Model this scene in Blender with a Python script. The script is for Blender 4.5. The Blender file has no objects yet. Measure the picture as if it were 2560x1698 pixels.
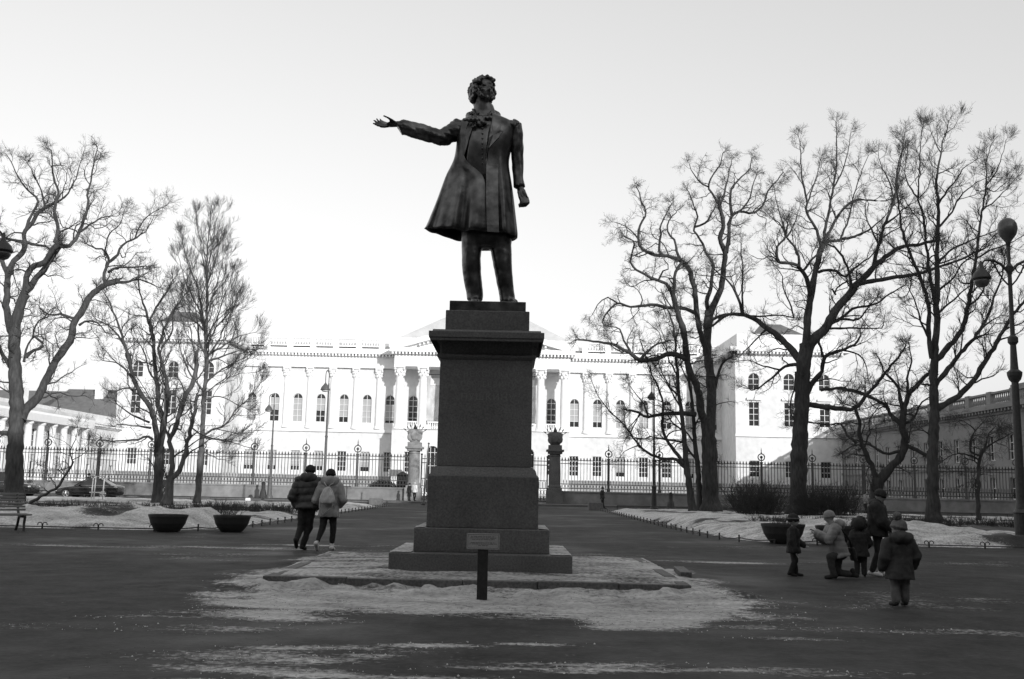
import bpy, bmesh, math, random
import numpy as np
from mathutils import Vector, Matrix
from mathutils import noise as mnoise

random.seed(7)
rng = np.random.default_rng(11)
SC = bpy.context.scene
COL = SC.collection
R = math.radians

# ------------------------------------------------------------------ camera
F = 2560.0                                  # focal length for a frame 2560 wide (36 mm on 36 mm film)
EYE = 1.4
PITCH = math.atan(371 / F)
ROLL = R(1.2)
cf = Vector((0, math.cos(PITCH), math.sin(PITCH)))
_r = Vector((1, 0, 0)); _u = Vector((0, -math.sin(PITCH), math.cos(PITCH)))
cr = _r * math.cos(ROLL) + _u * math.sin(ROLL)
cu = _u * math.cos(ROLL) - _r * math.sin(ROLL)
camd = bpy.data.cameras.new('camera'); cam = bpy.data.objects.new('camera', camd); COL.objects.link(cam)
camd.sensor_width = 36; camd.sensor_fit = 'HORIZONTAL'; camd.lens = 36 * F / 2560
camd.clip_start = 0.1; camd.clip_end = 3000
mw = Matrix.Identity(4)
for i in range(3):
    mw[i][0] = cr[i]; mw[i][1] = cu[i]; mw[i][2] = -cf[i]
mw[2][3] = EYE
cam.matrix_world = mw
SC.camera = cam

# ------------------------------------------------------------------ light
SUN_D = Vector((-0.53, 1.0, -0.31)).normalized()     # the way the light travels
SUN_EL = math.asin(-SUN_D.z)
SUN_ROT = math.atan2(-SUN_D.x, -SUN_D.y)
W = bpy.data.worlds.new("World"); SC.world = W; W.use_nodes = True
nt = W.node_tree; nt.nodes.clear()
sky = nt.nodes.new('ShaderNodeTexSky'); sky.sky_type = 'NISHITA'; sky.sun_disc = False
sky.sun_elevation = SUN_EL; sky.sun_rotation = SUN_ROT
sky.air_density = 1.0; sky.dust_density = 1.5; sky.ozone_density = 1.0; sky.altitude = 0
bw = nt.nodes.new('ShaderNodeSeparateColor')
bgn = nt.nodes.new('ShaderNodeBackground'); bgn.inputs['Strength'].default_value = 0.15
won = nt.nodes.new('ShaderNodeOutputWorld')
nt.links.new(sky.outputs[0], bw.inputs[0]); pw = nt.nodes.new('ShaderNodeMath'); pw.operation = 'POWER'; pw.inputs[1].default_value = 0.6      # film flattens the sky
ml = nt.nodes.new('ShaderNodeMath'); ml.operation = 'MULTIPLY'; ml.inputs[1].default_value = 2.0
nt.links.new(bw.outputs[2], pw.inputs[0]); nt.links.new(pw.outputs[0], ml.inputs[0])
nt.links.new(ml.outputs[0], bgn.inputs[0]); nt.links.new(bgn.outputs[0], won.inputs[0])
sund = bpy.data.lights.new('sun', 'SUN'); sund.energy = 2.8; sund.angle = R(0.5); sund.color = (1, 1, 1)
sun = bpy.data.objects.new('sun', sund); COL.objects.link(sun)
sun.location = (40, -60, 60)
sun.rotation_euler = SUN_D.to_track_quat('-Z', 'Y').to_euler()
SC.view_settings.view_transform = 'Standard'; SC.view_settings.look = 'None'
SC.view_settings.gamma = 1; SC.view_settings.use_curve_mapping = False
SC.view_settings.exposure = 0.3

# ------------------------------------------------------------------ helpers
def at(px, py, Y):
    """world point at distance Y in front of the viewer, seen at photo position px, py"""
    d = cf * F + cr * (px - 1280) - cu * (py - 849)
    return Vector((0, 0, EYE)) + d * (Y / d.y)
def gnd(px, py, z=0.0):
    d = cf * F + cr * (px - 1280) - cu * (py - 849)
    return Vector((0, 0, EYE)) + d * ((z - EYE) / d.z)

def tag(o, label=None, cat=None, group=None, kind=None):
    if label: o['label'] = label
    if cat: o['category'] = cat
    if group: o['group'] = group
    if kind: o['kind'] = kind
    return o
def thing(name, label, cat, loc=(0, 0, 0), rz=0.0, group=None):
    o = bpy.data.objects.new(name, None); COL.objects.link(o)
    o.location = loc; o.rotation_euler = (0, 0, rz); o.empty_display_size = 0.2
    return tag(o, label, cat, group)
def link_mesh(name, me, parent=None, loc=None, rot=None):
    o = bpy.data.objects.new(name, me); COL.objects.link(o)
    if parent is not None: o.parent = parent
    if loc is not None: o.location = loc
    if rot is not None: o.rotation_euler = rot
    return o
def kids(o): return [c for c in bpy.data.objects if c.parent == o]
def copy_thing(root, loc=None, rz=None, label=None, scale=None):
    r = root.copy(); COL.objects.link(r)
    if loc is not None: r.location = loc
    if rz is not None: r.rotation_euler = (0, 0, rz)
    if label: r['label'] = label
    if scale is not None: r.scale = scale
    for ch in root.children:
        c = ch.copy(); COL.objects.link(c); c.parent = r
        for g in ch.children:
            d = g.copy(); COL.objects.link(d); d.parent = c
    return r

class MB:
    def __init__(s): s.v = []; s.f = []; s.n = 0
    def add(s, V, Fs):
        b = len(s.v); s.v.extend([tuple(p) for p in V]); s.f.extend([tuple(i + b for i in q) for q in Fs]); return s
    def box(s, x0, x1, y0, y1, z0, z1, taper=0.0):
        t = taper
        V = [(x0, y0, z0), (x1, y0, z0), (x1, y1, z0), (x0, y1, z0), (x0 + t, y0 + t, z1), (x1 - t, y0 + t, z1), (x1 - t, y1 - t, z1), (x0 + t, y1 - t, z1)]
        return s.add(V, [(3, 2, 1, 0), (4, 5, 6, 7), (0, 1, 5, 4), (1, 2, 6, 5), (2, 3, 7, 6), (3, 0, 4, 7)])
    def loft(s, rings, cap=True, closed=True):
        n = len(rings[0]); V = [p for r in rings for p in r]; Fs = []
        for i in range(len(rings) - 1):
            for j in range(n if closed else n - 1):
                k = (j + 1) % n
                Fs.append((i * n + j, i * n + k, (i + 1) * n + k, (i + 1) * n + j))
        if cap:
            Fs.append(tuple(range(n - 1, -1, -1))); Fs.append(tuple((len(rings) - 1) * n + j for j in range(n)))
        return s.add(V, Fs)
    def tube(s, pts, rad, sides=8, ell=1.0, cap=True, up=(0, 0, 1)):
        pts = [Vector(p) for p in pts]; m = len(pts)
        if not hasattr(rad, '__len__'): rad = [rad] * m
        rings = []; prev = None
        for i, p in enumerate(pts):
            d = (pts[min(i + 1, m - 1)] - pts[max(i - 1, 0)]).normalized()
            if prev is None:
                a = d.cross(Vector(up))
                if a.length < 1e-3: a = d.cross(Vector((1, 0, 0)))
                a.normalize()
            else:
                a = (prev - d * prev.dot(d)).normalized()
            prev = a; b = d.cross(a)
            rr = rad[i]
            ra, rb = (rr if isinstance(rr, (tuple, list)) else (rr, rr * ell))
            rings.append([p + a * (ra * math.cos(2 * math.pi * j / sides)) + b * (rb * math.sin(2 * math.pi * j / sides)) for j in range(sides)])
        return s.loft(rings, cap)
    def capsule(s, p, q, r0, r1, sides=12):
        p = Vector(p); q = Vector(q); d = q - p
        if d.length < 1e-6: return s.ball(p, (r0, r0, r0))
        d.normalize(); pts = []; rad = []
        for a in (-80, -50, -20): pts.append(p + d * r0 * math.sin(R(a))); rad.append(r0 * math.cos(R(a)))
        for a in (20, 50, 80): pts.append(q + d * r1 * math.sin(R(a))); rad.append(r1 * math.cos(R(a)))
        return s.tube(pts, rad, sides)
    def ball(s, c, r, seg=12, rings=8, rot=None):
        if not hasattr(r, '__len__'): r = (r, r, r)
        c = Vector(c); V = []
        for i in range(1, rings):
            th = math.pi * i / rings
            for j in range(seg):
                ph = 2 * math.pi * j / seg
                V.append(Vector((r[0] * math.sin(th) * math.cos(ph), r[1] * math.sin(th) * math.sin(ph), r[2] * math.cos(th))))
        V += [Vector((0, 0, r[2])), Vector((0, 0, -r[2]))]
        if rot is not None: V = [rot @ v for v in V]
        V = [v + c for v in V]; Fs = []
        for i in range(rings - 2):
            for j in range(seg):
                k = (j + 1) % seg; Fs.append((i * seg + j, (i + 1) * seg + j, (i + 1) * seg + k, i * seg + k))
        t = (rings - 1) * seg
        for j in range(seg):
            k = (j + 1) % seg; Fs.append((t, j, k)); Fs.append((t + 1, (rings - 2) * seg + k, (rings - 2) * seg + j))
        return s.add(V, Fs)
    def lathe(s, prof, c=(0, 0, 0), sides=20, cap=True, sx=1.0, sy=1.0):
        c = Vector(c)
        return s.loft([[(c.x + r * sx * math.cos(2 * math.pi * j / sides), c.y + r * sy * math.sin(2 * math.pi * j / sides), c.z + z) for j in range(sides)] for r, z in prof], cap)
    def prism(s, poly, a0, a1, axis='y'):
        n = len(poly)
        def mk(p, a):
            return (p[0], a, p[1]) if axis == 'y' else ((a, p[0], p[1]) if axis == 'x' else (p[0], p[1], a))
        V = [mk(p, a0) for p in poly] + [mk(p, a1) for p in poly]
        Fs = [(j, (j + 1) % n, n + (j + 1) % n, n + j) for j in range(n)]
        Fs.append(tuple(range(n - 1, -1, -1))); Fs.append(tuple(range(n, 2 * n)))
        return s.add(V, Fs)
    def mesh(s, name, mat=None, smooth=False, fix=True):
        me = bpy.data.meshes.new(name); me.from_pydata(s.v, [], s.f)
        if fix:
            bm = bmesh.new(); bm.from_mesh(me); bmesh.ops.recalc_face_normals(bm, faces=bm.faces); bm.to_mesh(me); bm.free()
        if mat: me.materials.append(mat)
        if smooth: me.polygons.foreach_set('use_smooth', [True] * len(me.polygons))
        me.update(); return me
    def build(s, name, mat, parent=None, smooth=False, loc=None, bevel=0.0, autosmooth=None):
        me = s.mesh(name, mat, smooth)
        o = link_mesh(name, me, parent, loc)
        if bevel:
            m = o.modifiers.new('bevel', 'BEVEL'); m.width = bevel; m.segments = 2; m.limit_method = 'ANGLE'; m.angle_limit = R(40)
        return o

def np_mesh(name, V, Q, mat, smooth=True):
    """big mesh out of numpy arrays; Q is (n,4) or (n,3)"""
    me = bpy.data.meshes.new(name); k = Q.shape[1]
    me.vertices.add(len(V)); me.vertices.foreach_set('co', V.astype(np.float32).ravel())
    me.loops.add(Q.size); me.loops.foreach_set('vertex_index', Q.astype(np.int32).ravel())
    me.polygons.add(len(Q)); me.polygons.foreach_set('loop_start', np.arange(0, Q.size, k, dtype=np.int32))
    if smooth: me.polygons.foreach_set('use_smooth', np.ones(len(Q), dtype=bool))
    me.materials.append(mat); me.update(calc_edges=True); return me

def remesh(mb, name, mat, voxel, smooth=2, wrinkle=None):
    """fuse closed shapes into one continuous skin"""
    me = mb.mesh(name + '_src', None); o = bpy.data.objects.new(name + '_src', me); COL.objects.link(o)
    m = o.modifiers.new('r', 'REMESH'); m.mode = 'VOXEL'; m.voxel_size = voxel; m.use_smooth_shade = True
    if smooth:
        k = o.modifiers.new('s', 'SMOOTH'); k.iterations = smooth; k.factor = 0.5
    dg = bpy.context.evaluated_depsgraph_get(); dg.update()
    out = bpy.data.meshes.new_from_object(o.evaluated_get(dg)); out.name = name
    bpy.data.objects.remove(o); bpy.data.meshes.remove(me)
    out.materials.clear(); out.materials.append(mat)
    out.polygons.foreach_set('use_smooth', np.ones(len(out.polygons), dtype=bool))
    if wrinkle:
        n = len(out.vertices); co = np.empty(n * 3, np.float32); no = np.empty(n * 3, np.float32)
        out.vertices.foreach_get('co', co); out.vertices.foreach_get('normal', no)
        co = co.reshape(-1, 3); no = no.reshape(-1, 3)
        co += no * wrinkle(co, no)[:, None].astype(np.float32)
        out.vertices.foreach_set('co', co.ravel())
    out.update(); return out

def vnoise(x, y, seed=0):
    """smooth value noise on arrays"""
    x = np.asarray(x, float); y = np.asarray(y, float)
    xi = np.floor(x).astype(np.int64); yi = np.floor(y).astype(np.int64); fx = x - xi; fy = y - yi
    fx = fx * fx * (3 - 2 * fx); fy = fy * fy * (3 - 2 * fy)
    def h(a, b):
        n = (a * 374761393 + b * 668265263 + seed * 974634777) & 0xffffffff
        n = ((n ^ (n >> 13)) * 1274126177) & 0xffffffff
        return ((n ^ (n >> 16)) & 0xffff) / 65535.0
    return (h(xi, yi) * (1 - fx) + h(xi + 1, yi) * fx) * (1 - fy) + (h(xi, yi + 1) * (1 - fx) + h(xi + 1, yi + 1) * fx) * fy
def fbm(x, y, oct=4, seed=0):
    s = 0; a = 0.5; t = 0
    for i in range(oct):
        s = s + a * vnoise(np.asarray(x) * 2 ** i, np.asarray(y) * 2 ** i, seed + i); t += a; a *= 0.5
    return s / t
def sstep(a, b, x):
    t = np.clip((np.asarray(x, float) - a) / (b - a), 0, 1); return t * t * (3 - 2 * t)

# ------------------------------------------------------------------ materials
def mat(name, g, rough=0.7, var=0.25, scale=6.0, bump=0.15, metal=0.0, spec=0.5, detail=5.0, coarse=None, stretch=None):
    m = bpy.data.materials.new(name); m.use_nodes = True; t = m.node_tree; p = t.nodes['Principled BSDF']
    p.inputs['Roughness'].default_value = rough; p.inputs['Metallic'].default_value = metal
    p.inputs['Specular IOR Level'].default_value = spec
    tc = t.nodes.new('ShaderNodeTexCoord'); src = tc.outputs['Object']
    if stretch:
        mp = t.nodes.new('ShaderNodeMapping'); mp.inputs['Scale'].default_value = stretch; t.links.new(src, mp.inputs[0]); src = mp.outputs[0]
    nz = t.nodes.new('ShaderNodeTexNoise'); nz.inputs['Scale'].default_value = scale; nz.inputs['Detail'].default_value = detail
    t.links.new(src, nz.inputs['Vector'])
    cr_ = t.nodes.new('ShaderNodeValToRGB'); e = cr_.color_ramp.elements
    lo = g * (1 - var); hi = min(1.0, g * (1 + var))
    e[0].position = 0.3; e[0].color = (lo, lo, lo, 1); e[1].position = 0.7; e[1].color = (hi, hi, hi, 1)
    t.links.new(nz.outputs['Fac'], cr_.inputs[0]); out = cr_.outputs[0]
    if coarse:
        n2 = t.nodes.new('ShaderNodeTexNoise'); n2.inputs['Scale'].default_value = coarse[0]; n2.inputs['Detail'].default_value = 3
        t.links.new(tc.outputs['Object'], n2.inputs['Vector'])
        c2 = t.nodes.new('ShaderNodeValToRGB'); c2.color_ramp.elements[0].position = 0.35; c2.color_ramp.elements[1].position = 0.65
        c2.color_ramp.elements[0].color = (coarse[1],) * 3 + (1,); c2.color_ramp.elements[1].color = (1, 1, 1, 1)
        t.links.new(n2.outputs['Fac'], c2.inputs[0])
        mx = t.nodes.new('ShaderNodeMix'); mx.data_type = 'RGBA'; mx.blend_type = 'MULTIPLY'; mx.inputs[0].default_value = 1
        t.links.new(out, mx.inputs[6]); t.links.new(c2.outputs[0], mx.inputs[7]); out = mx.outputs[2]
    t.links.new(out, p.inputs['Base Color'])
    if bump:
        b = t.nodes.new('ShaderNodeBump'); b.inputs['Strength'].default_value = bump; b.inputs['Distance'].default_value = 0.02
        t.links.new(nz.outputs['Fac'], b.inputs['Height']); t.links.new(b.outputs[0], p.inputs['Normal'])
    return m

M = dict(
    bronze=mat('bronze', 0.115, 0.32, 0.55, 6, 0.22, metal=0.8, coarse=(1.6, 0.55)),
    granite=mat('dark granite', 0.125, 0.5, 0.32, 38, 0.06, coarse=(1.1, 0.72), detail=8),
    granite_rough=mat('kerb granite', 0.13, 0.75, 0.4, 25, 0.3, coarse=(1.5, 0.7)),
    letter=mat('incised letters', 0.145, 0.6, 0.2, 30, 0.0),
    iron=mat('black iron', 0.035, 0.5, 0.3, 12, 0.1),
    ironlight=mat('painted iron', 0.07, 0.5, 0.3, 10, 0.1),
    pole=mat('grey pole paint', 0.10, 0.5, 0.25, 10, 0.05),
    white=mat('white stucco', 0.78, 0.85, 0.09, 1.2, 0.05, coarse=(0.15, 0.86)),
    whitetrim=mat('white trim', 0.84, 0.8, 0.04, 2.0, 0.03),
    stone=mat('plinth stone', 0.36, 0.85, 0.2, 2.5, 0.2),
    wallstone=mat('fence wall granite', 0.25, 0.85, 0.22, 1.6, 0.2, coarse=(0.35, 0.72)),
    pillarstone=mat('gate pillar stone', 0.30, 0.8, 0.25, 3.0, 0.2, coarse=(0.6, 0.7)),
    roof=mat('dark metal roof', 0.13, 0.5, 0.2, 1.5, 0.05),
    roofsnow=mat('snowy roof', 0.52, 0.8, 0.12, 0.6, 0.1),
    glass=mat('window glass', 0.035, 0.12, 0.4, 0.7, 0.0, spec=0.6),
    blind=mat('window blind', 0.40, 0.9, 0.08, 0.8, 0.05),
    sash=mat('white sash', 0.72, 0.7, 0.05, 3, 0.0),
    bark=mat('dark bark', 0.060, 0.95, 0.4, 9, 0.9, stretch=(1, 1, 0.25), coarse=(0.9, 0.6)),
    barkpale=mat('pale bark', 0.12, 0.95, 0.35, 9, 0.8, stretch=(1, 1, 0.25), coarse=(0.9, 0.6)),
    barkmid=mat('grey bark', 0.07, 0.95, 0.4, 9, 0.8, stretch=(1, 1, 0.25), coarse=(0.9, 0.6)),
    twig=mat('twig bark', 0.055, 0.95, 0.2, 3, 0.0),
    twigpale=mat('pale twig bark', 0.07, 0.95, 0.2, 3, 0.0),
    hedge=mat('hedge twigs', 0.05, 0.95, 0.3, 3, 0.0),
    planter=mat('black planter', 0.03, 0.6, 0.25, 6, 0.1),
    lawncrumb=mat('ice crumbs', 0.55, 0.7, 0.25, 20, 0.1),
    soil=mat('soil', 0.06, 0.95, 0.3, 12, 0.4),
    plaque=mat('plaque metal', 0.30, 0.5, 0.15, 60, 0.05),
    ink=mat('dark print', 0.05, 0.8, 0.1, 10, 0.0),
    carpaint=mat('black car paint', 0.02, 0.12, 0.2, 2, 0.0, spec=0.8),
    carglass=mat('car glass', 0.015, 0.05, 0.2, 2, 0.0, spec=0.8),
    chrome=mat('alloy', 0.65, 0.3, 0.1, 8, 0.0, metal=0.8),
    rubber=mat('rubber', 0.025, 0.85, 0.2, 12, 0.1),
    lamp=mat('lamp lens', 0.6, 0.2, 0.1, 8, 0.0),
    wood=mat('weathered wood', 0.20, 0.8, 0.3, 9, 0.2, stretch=(0.3, 3, 3)),
    woodpale=mat('pale stake', 0.55, 0.8, 0.15, 9, 0.1),
    opal=mat('opal globe', 0.10, 0.25, 0.2, 4, 0.0, coarse=(2.0, 0.7)),
    skin=mat('skin', 0.32, 0.55, 0.1, 6, 0.02),
    hair=mat('hair', 0.05, 0.6, 0.3, 30, 0.2),
    black=mat('black cloth', 0.022, 0.9, 0.35, 18, 0.2),
    darkcoat=mat('dark quilted nylon', 0.045, 0.6, 0.3, 9, 0.25),
    darkgrey=mat('dark grey cloth', 0.045, 0.9, 0.3, 14, 0.2),
    midcoat=mat('grey quilted nylon', 0.31, 0.65, 0.2, 8, 0.25),
    midcloth=mat('grey cloth', 0.13, 0.9, 0.25, 12, 0.2),
    palecoat=mat('pale quilted nylon', 0.22, 0.65, 0.2, 8, 0.25),
    palecloth=mat('pale cloth', 0.50, 0.85, 0.15, 10, 0.2),
    whitecloth=mat('white cloth', 0.70, 0.85, 0.1, 8, 0.15),
    fur=mat('fur trim', 0.06, 0.95, 0.5, 40, 0.8),
    greyfur=mat('grey fur', 0.12, 0.95, 0.5, 40, 0.8),
    banner=mat('printed banner', 0.55, 0.85, 0.28, 0.55, 0.0, stretch=(1.6, 1, 0.8)),
    concrete=mat('concrete', 0.14, 0.9, 0.2, 6, 0.2),
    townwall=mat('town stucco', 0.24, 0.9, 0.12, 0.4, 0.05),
)

def ground_mat(name, base, basevar, snow, scale):
    """bare ground where the 'snow' attribute is low, trampled snow where it is high"""
    m = bpy.data.materials.new(name); m.use_nodes = True; t = m.node_tree; p = t.nodes['Principled BSDF']
    tc = t.nodes.new('ShaderNodeTexCoord')
    at_ = t.nodes.new('ShaderNodeAttribute'); at_.attribute_name = 'snow'
    def nz(s, d, st=(1, 1, 1)):
        mp = t.nodes.new('ShaderNodeMapping'); mp.inputs['Scale'].default_value = st
        t.links.new(tc.outputs['Object'], mp.inputs[0])
        n = t.nodes.new('ShaderNodeTexNoise'); n.inputs['Scale'].default_value = s; n.inputs['Detail'].default_value = d
        n.inputs['Roughness'].default_value = 0.65
        t.links.new(mp.outputs[0], n.inputs['Vector']); return n.outputs['Fac']
    def ramp(fac, p0, c0, p1, c1):
        c = t.nodes.new('ShaderNodeValToRGB'); e = c.color_ramp.elements
        e[0].position = p0; e[0].color = (c0, c0, c0, 1); e[1].position = p1; e[1].color = (c1, c1, c1, 1)
        t.links.new(fac, c.inputs[0]); return c.outputs[0]
    def mix(a, b, f, mode='MIX'):
        x = t.nodes.new('ShaderNodeMix'); x.data_type = 'RGBA'; x.blend_type = mode
        if hasattr(f, 'default_value'): t.links.new(f, x.inputs[0])
        else: x.inputs[0].default_value = f
        t.links.new(a, x.inputs[6]); t.links.new(b, x.inputs[7]); return x.outputs[2]
    fine = nz(scale * 14, 3); mid = nz(scale * 2.2, 6); big = nz(scale * 0.22, 4); streak = nz(scale * 1.6, 6, (0.55, 1.5, 1))
    bare = mix(ramp(mid, 0.3, base * (1 - basevar), 0.7, base * (1 + basevar)), ramp(fine, 0.35, 0.75, 0.65, 1.15), 1.0, 'MULTIPLY')
    bare = mix(bare, ramp(big, 0.35, 0.58, 0.65, 1.22), 1.0, 'MULTIPLY')
    white = mix(ramp(streak, 0.3, snow * 0.45, 0.68, snow), ramp(fine, 0.35, 0.62, 0.6, 1.0), 1.0, 'MULTIPLY')
    # ragged edge: attribute + noise
    ad = t.nodes.new('ShaderNodeMath'); ad.operation = 'ADD'; t.links.new(at_.outputs['Fac'], ad.inputs[0])
    s1 = t.nodes.new('ShaderNodeMath'); s1.operation = 'MULTIPLY_ADD'; t.links.new(streak, s1.inputs[0]); s1.inputs[1].default_value = 1.25; s1.inputs[2].default_value = -0.62
    t.links.new(s1.outputs[0], ad.inputs[1])
    s2 = t.nodes.new('ShaderNodeMath'); s2.operation = 'MULTIPLY_ADD'; t.links.new(fine, s2.inputs[0]); s2.inputs[1].default_value = 1.05; s2.inputs[2].default_value = -0.52
    ad2 = t.nodes.new('ShaderNodeMath'); ad2.operation = 'ADD'; t.links.new(ad.outputs[0], ad2.inputs[0]); t.links.new(s2.outputs[0], ad2.inputs[1])
    fac = ramp(ad2.outputs[0], 0.32, 0.0, 0.74, 1.0)
    t.links.new(mix(bare, white, fac), p.inputs['Base Color'])
    t.links.new(ramp(big, 0.35, 0.5, 0.6, 0.9), p.inputs['Roughness']); p.inputs['Specular IOR Level'].default_value = 0.14
    b = t.nodes.new('ShaderNodeBump'); b.inputs['Strength'].default_value = 0.55; b.inputs['Distance'].default_value = 0.03
    t.links.new(mix(mid, fine, 0.35), b.inputs['Height']); t.links.new(b.outputs[0], p.inputs['Normal'])
    return m
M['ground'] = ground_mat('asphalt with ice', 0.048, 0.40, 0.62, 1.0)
M['lawn'] = ground_mat('snow over dead grass', 0.065, 0.4, 0.80, 1.3)
# ================================================================== ground
def grid_mesh(name, xs, ys, hf, sf, m):
    X, Y = np.meshgrid(xs, ys); Z = hf(X, Y); S = sf(X, Y)
    nx, ny = len(xs), len(ys); idx = np.arange(nx * ny).reshape(ny, nx)
    Q = np.stack([idx[:-1, :-1], idx[:-1, 1:], idx[1:, 1:], idx[1:, :-1]], -1).reshape(-1, 4)
    me = np_mesh(name, np.stack([X, Y, Z], -1).reshape(-1, 3), Q, m)
    a = me.attributes.new('snow', 'FLOAT', 'POINT'); a.data.foreach_set('value', S.astype(np.float32).ravel())
    return me
def lines(*segs):
    out = []
    for a, b, st in segs: out.append(np.arange(a, b, st))
    out.append([segs[-1][1]]); return np.concatenate(out)

PL = dict(x0=-3.36, x1=2.54, y0=14.4, y1=20.0, z=0.13)          # kerbed square round the monument
def sdbox(X, Y, x0, x1, y0, y1, r=0.0):
    cx, cy = (x0 + x1) / 2, (y0 + y1) / 2; hx, hy = (x1 - x0) / 2 - r, (y1 - y0) / 2 - r
    dx = np.abs(X - cx) - hx; dy = np.abs(Y - cy) - hy
    return np.hypot(np.maximum(dx, 0), np.maximum(dy, 0)) + np.minimum(np.maximum(dx, dy), 0) - r
PATCH = [(-2.05, 8.55, 0.62, 0.24), (-1.75, 8.0, 0.75, 0.12), (-1.15, 7.85, 0.55, 0.10), (-0.55, 7.85, 0.4, 0.1), (-1.2, 8.75, 0.25, 0.12), (-2.0, 7.55, 0.35, 0.10), (-0.6, 9.4, 0.4, 0.12),
         (-1.6, 9.1, 0.6, 0.14), (-0.1, 8.3, 0.5, 0.1), (0.43, 8.6, 0.42, 0.06), (0.5, 8.2, 0.25, 0.06), (1.05, 8.6, 0.4, 0.12), (0.95, 8.35, 0.5, 0.08), (0.3, 9.6, 0.4, 0.08),
         (1.9, 8.45, 0.75, 0.09), (2.35, 8.4, 0.32, 0.1), (-5.6, 22.5, 1.6, 0.35), (-9, 22.2, 1.5, 0.25), (-4.6, 24.0, 0.8, 0.2), (2.75, 10.3, 0.4, 0.1), (0.6, 7.6, 0.7, 0.1), (4.4, 21.0, 1.2, 0.25)]
def ground_snow(X, Y):
    n = fbm(X * 0.8 + 3, Y * 1.1, 4, 5)
    d = sdbox(X, Y, -3.95, 3.25, 10.75, 20.4, 1.6) + (n - 0.5) * 2.0
    s = 1.02 * (1 - sstep(-0.9, 0.45, d))
    # worn, thinner strip in front of the plaque and towards the outside
    s = s - 0.40 * np.exp(-(((Y - 11.1) / 0.7) ** 2)) * np.exp(-(((X + 0.25) / 0.9) ** 2)) 
    s = s - 0.22 * sstep(0.45, 0.75, fbm(X * 0.7, Y * 1.5, 3, 33))
    brk = 0.55 + 0.75 * (fbm(X * 2.3, Y * 5.0, 4, 51) - 0.35)
    for (x, y, a, b) in PATCH:
        q = ((X - x) / (a * 1.35)) ** 2 + ((Y - y) / (b * 1.35)) ** 2
        s = np.maximum(s, brk * np.exp(-q * 0.9))
    # hollows of the trampled bank darkened through the snow mask, shading put into colour
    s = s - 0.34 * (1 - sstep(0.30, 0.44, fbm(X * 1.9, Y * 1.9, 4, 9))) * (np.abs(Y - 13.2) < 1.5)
    s = np.maximum(s, 0.28 * sstep(0.55, 0.8, fbm(X * 0.35, Y * 0.9, 4, 21)) * (Y < 30))
    return s
def bank(X, Y):
    """trampled snow against the kerb"""
    d = sdbox(X, Y, PL['x0'], PL['x1'], PL['y0'], PL['y1'])
    lump = fbm(X * 1.9, Y * 1.9, 4, 9)
    side = np.where(Y < PL['y0'] + 0.2, 1.0, 0.45)
    h = (0.02 + 0.36 * np.clip(lump - 0.36, 0, 1) + 0.16 * np.clip(fbm(X * 4.5, Y * 4.5, 3, 61) - 0.38, 0, 1)) * np.exp(-np.maximum(d, 0) / 0.8) * side * (1 - 0.5 * np.exp(-np.maximum(d, 0) / 0.10))
    foot = np.zeros_like(h)
    for k in range(46):
        fx = -4.2 + 7.6 * ((k * 0.6180339) % 1); fy = 12.0 + 2.3 * ((k * 0.7548776) % 1)
        foot += 0.085 * np.exp(-(((X - fx) / 0.15) ** 2 + ((Y - fy) / 0.2) ** 2))
    h = h - foot * np.exp(-np.maximum(d, 0) / 1.2) * (Y < 14.4)
    return np.where(d < -0.12, -0.06, np.maximum(h, -0.012))
def ground_h(X, Y):
    return bank(X, Y) + 0.012 * (fbm(X * 0.5, Y * 0.5, 3, 2) - 0.5) * (np.abs(X) < 40) * (Y < 70)
xs = lines((-700, -60, 80), (-60, -16, 2), (-16, -5.2, 0.35), (-5.2, 4.6, 0.06), (4.6, 16, 0.35), (16, 60, 2), (60, 700, 80))
ys = lines((-80, 4, 6), (4, 9.5, 0.12), (9.5, 15.2, 0.06), (15.2, 21.5, 0.14), (21.5, 32, 0.5), (32, 110, 3), (110, 1500, 60))
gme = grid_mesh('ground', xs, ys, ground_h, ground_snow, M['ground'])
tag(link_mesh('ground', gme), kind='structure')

# snow lying inside the kerb
def plat_h(X, Y):
    d = -sdbox(X, Y, PL['x0'], PL['x1'], PL['y0'], PL['y1'])
    st = -sdbox(X, Y, -1.9, 1.0, 15.4, 18.2)
    return PL['z'] - 0.012 + 0.055 * fbm(X * 2.2, Y * 2.2, 4, 41) * sstep(0.1, 0.5, d) + 0.06 * (fbm(X * 1.7 + 4, Y * 1.7, 3, 47) - 0.30) * np.exp(-((d - 0.08) / 0.16) ** 2) * (Y > PL['y0'] + 0.3) + 0.05 * np.exp(-np.abs(st) / 0.25) * fbm(X * 3, Y * 3, 3, 77)
def plat_s(X, Y):
    return 0.55 + 0.55 * (fbm(X * 1.1, Y * 1.6, 4, 13) - 0.45) + 0.14 * np.exp(-np.abs(sdbox(X, Y, PL['x0'], PL['x1'], PL['y0'], PL['y1'])) / 0.8)
px_ = np.linspace(PL['x0'] - 0.06, PL['x1'] + 0.06, 110); py_ = np.linspace(PL['y0'] + 0.15, PL['y1'] + 0.08, 90)
tag(link_mesh('snow_cover', grid_mesh('snow_cover', px_, py_, plat_h, plat_s, M['ground'])), kind='structure')

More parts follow.
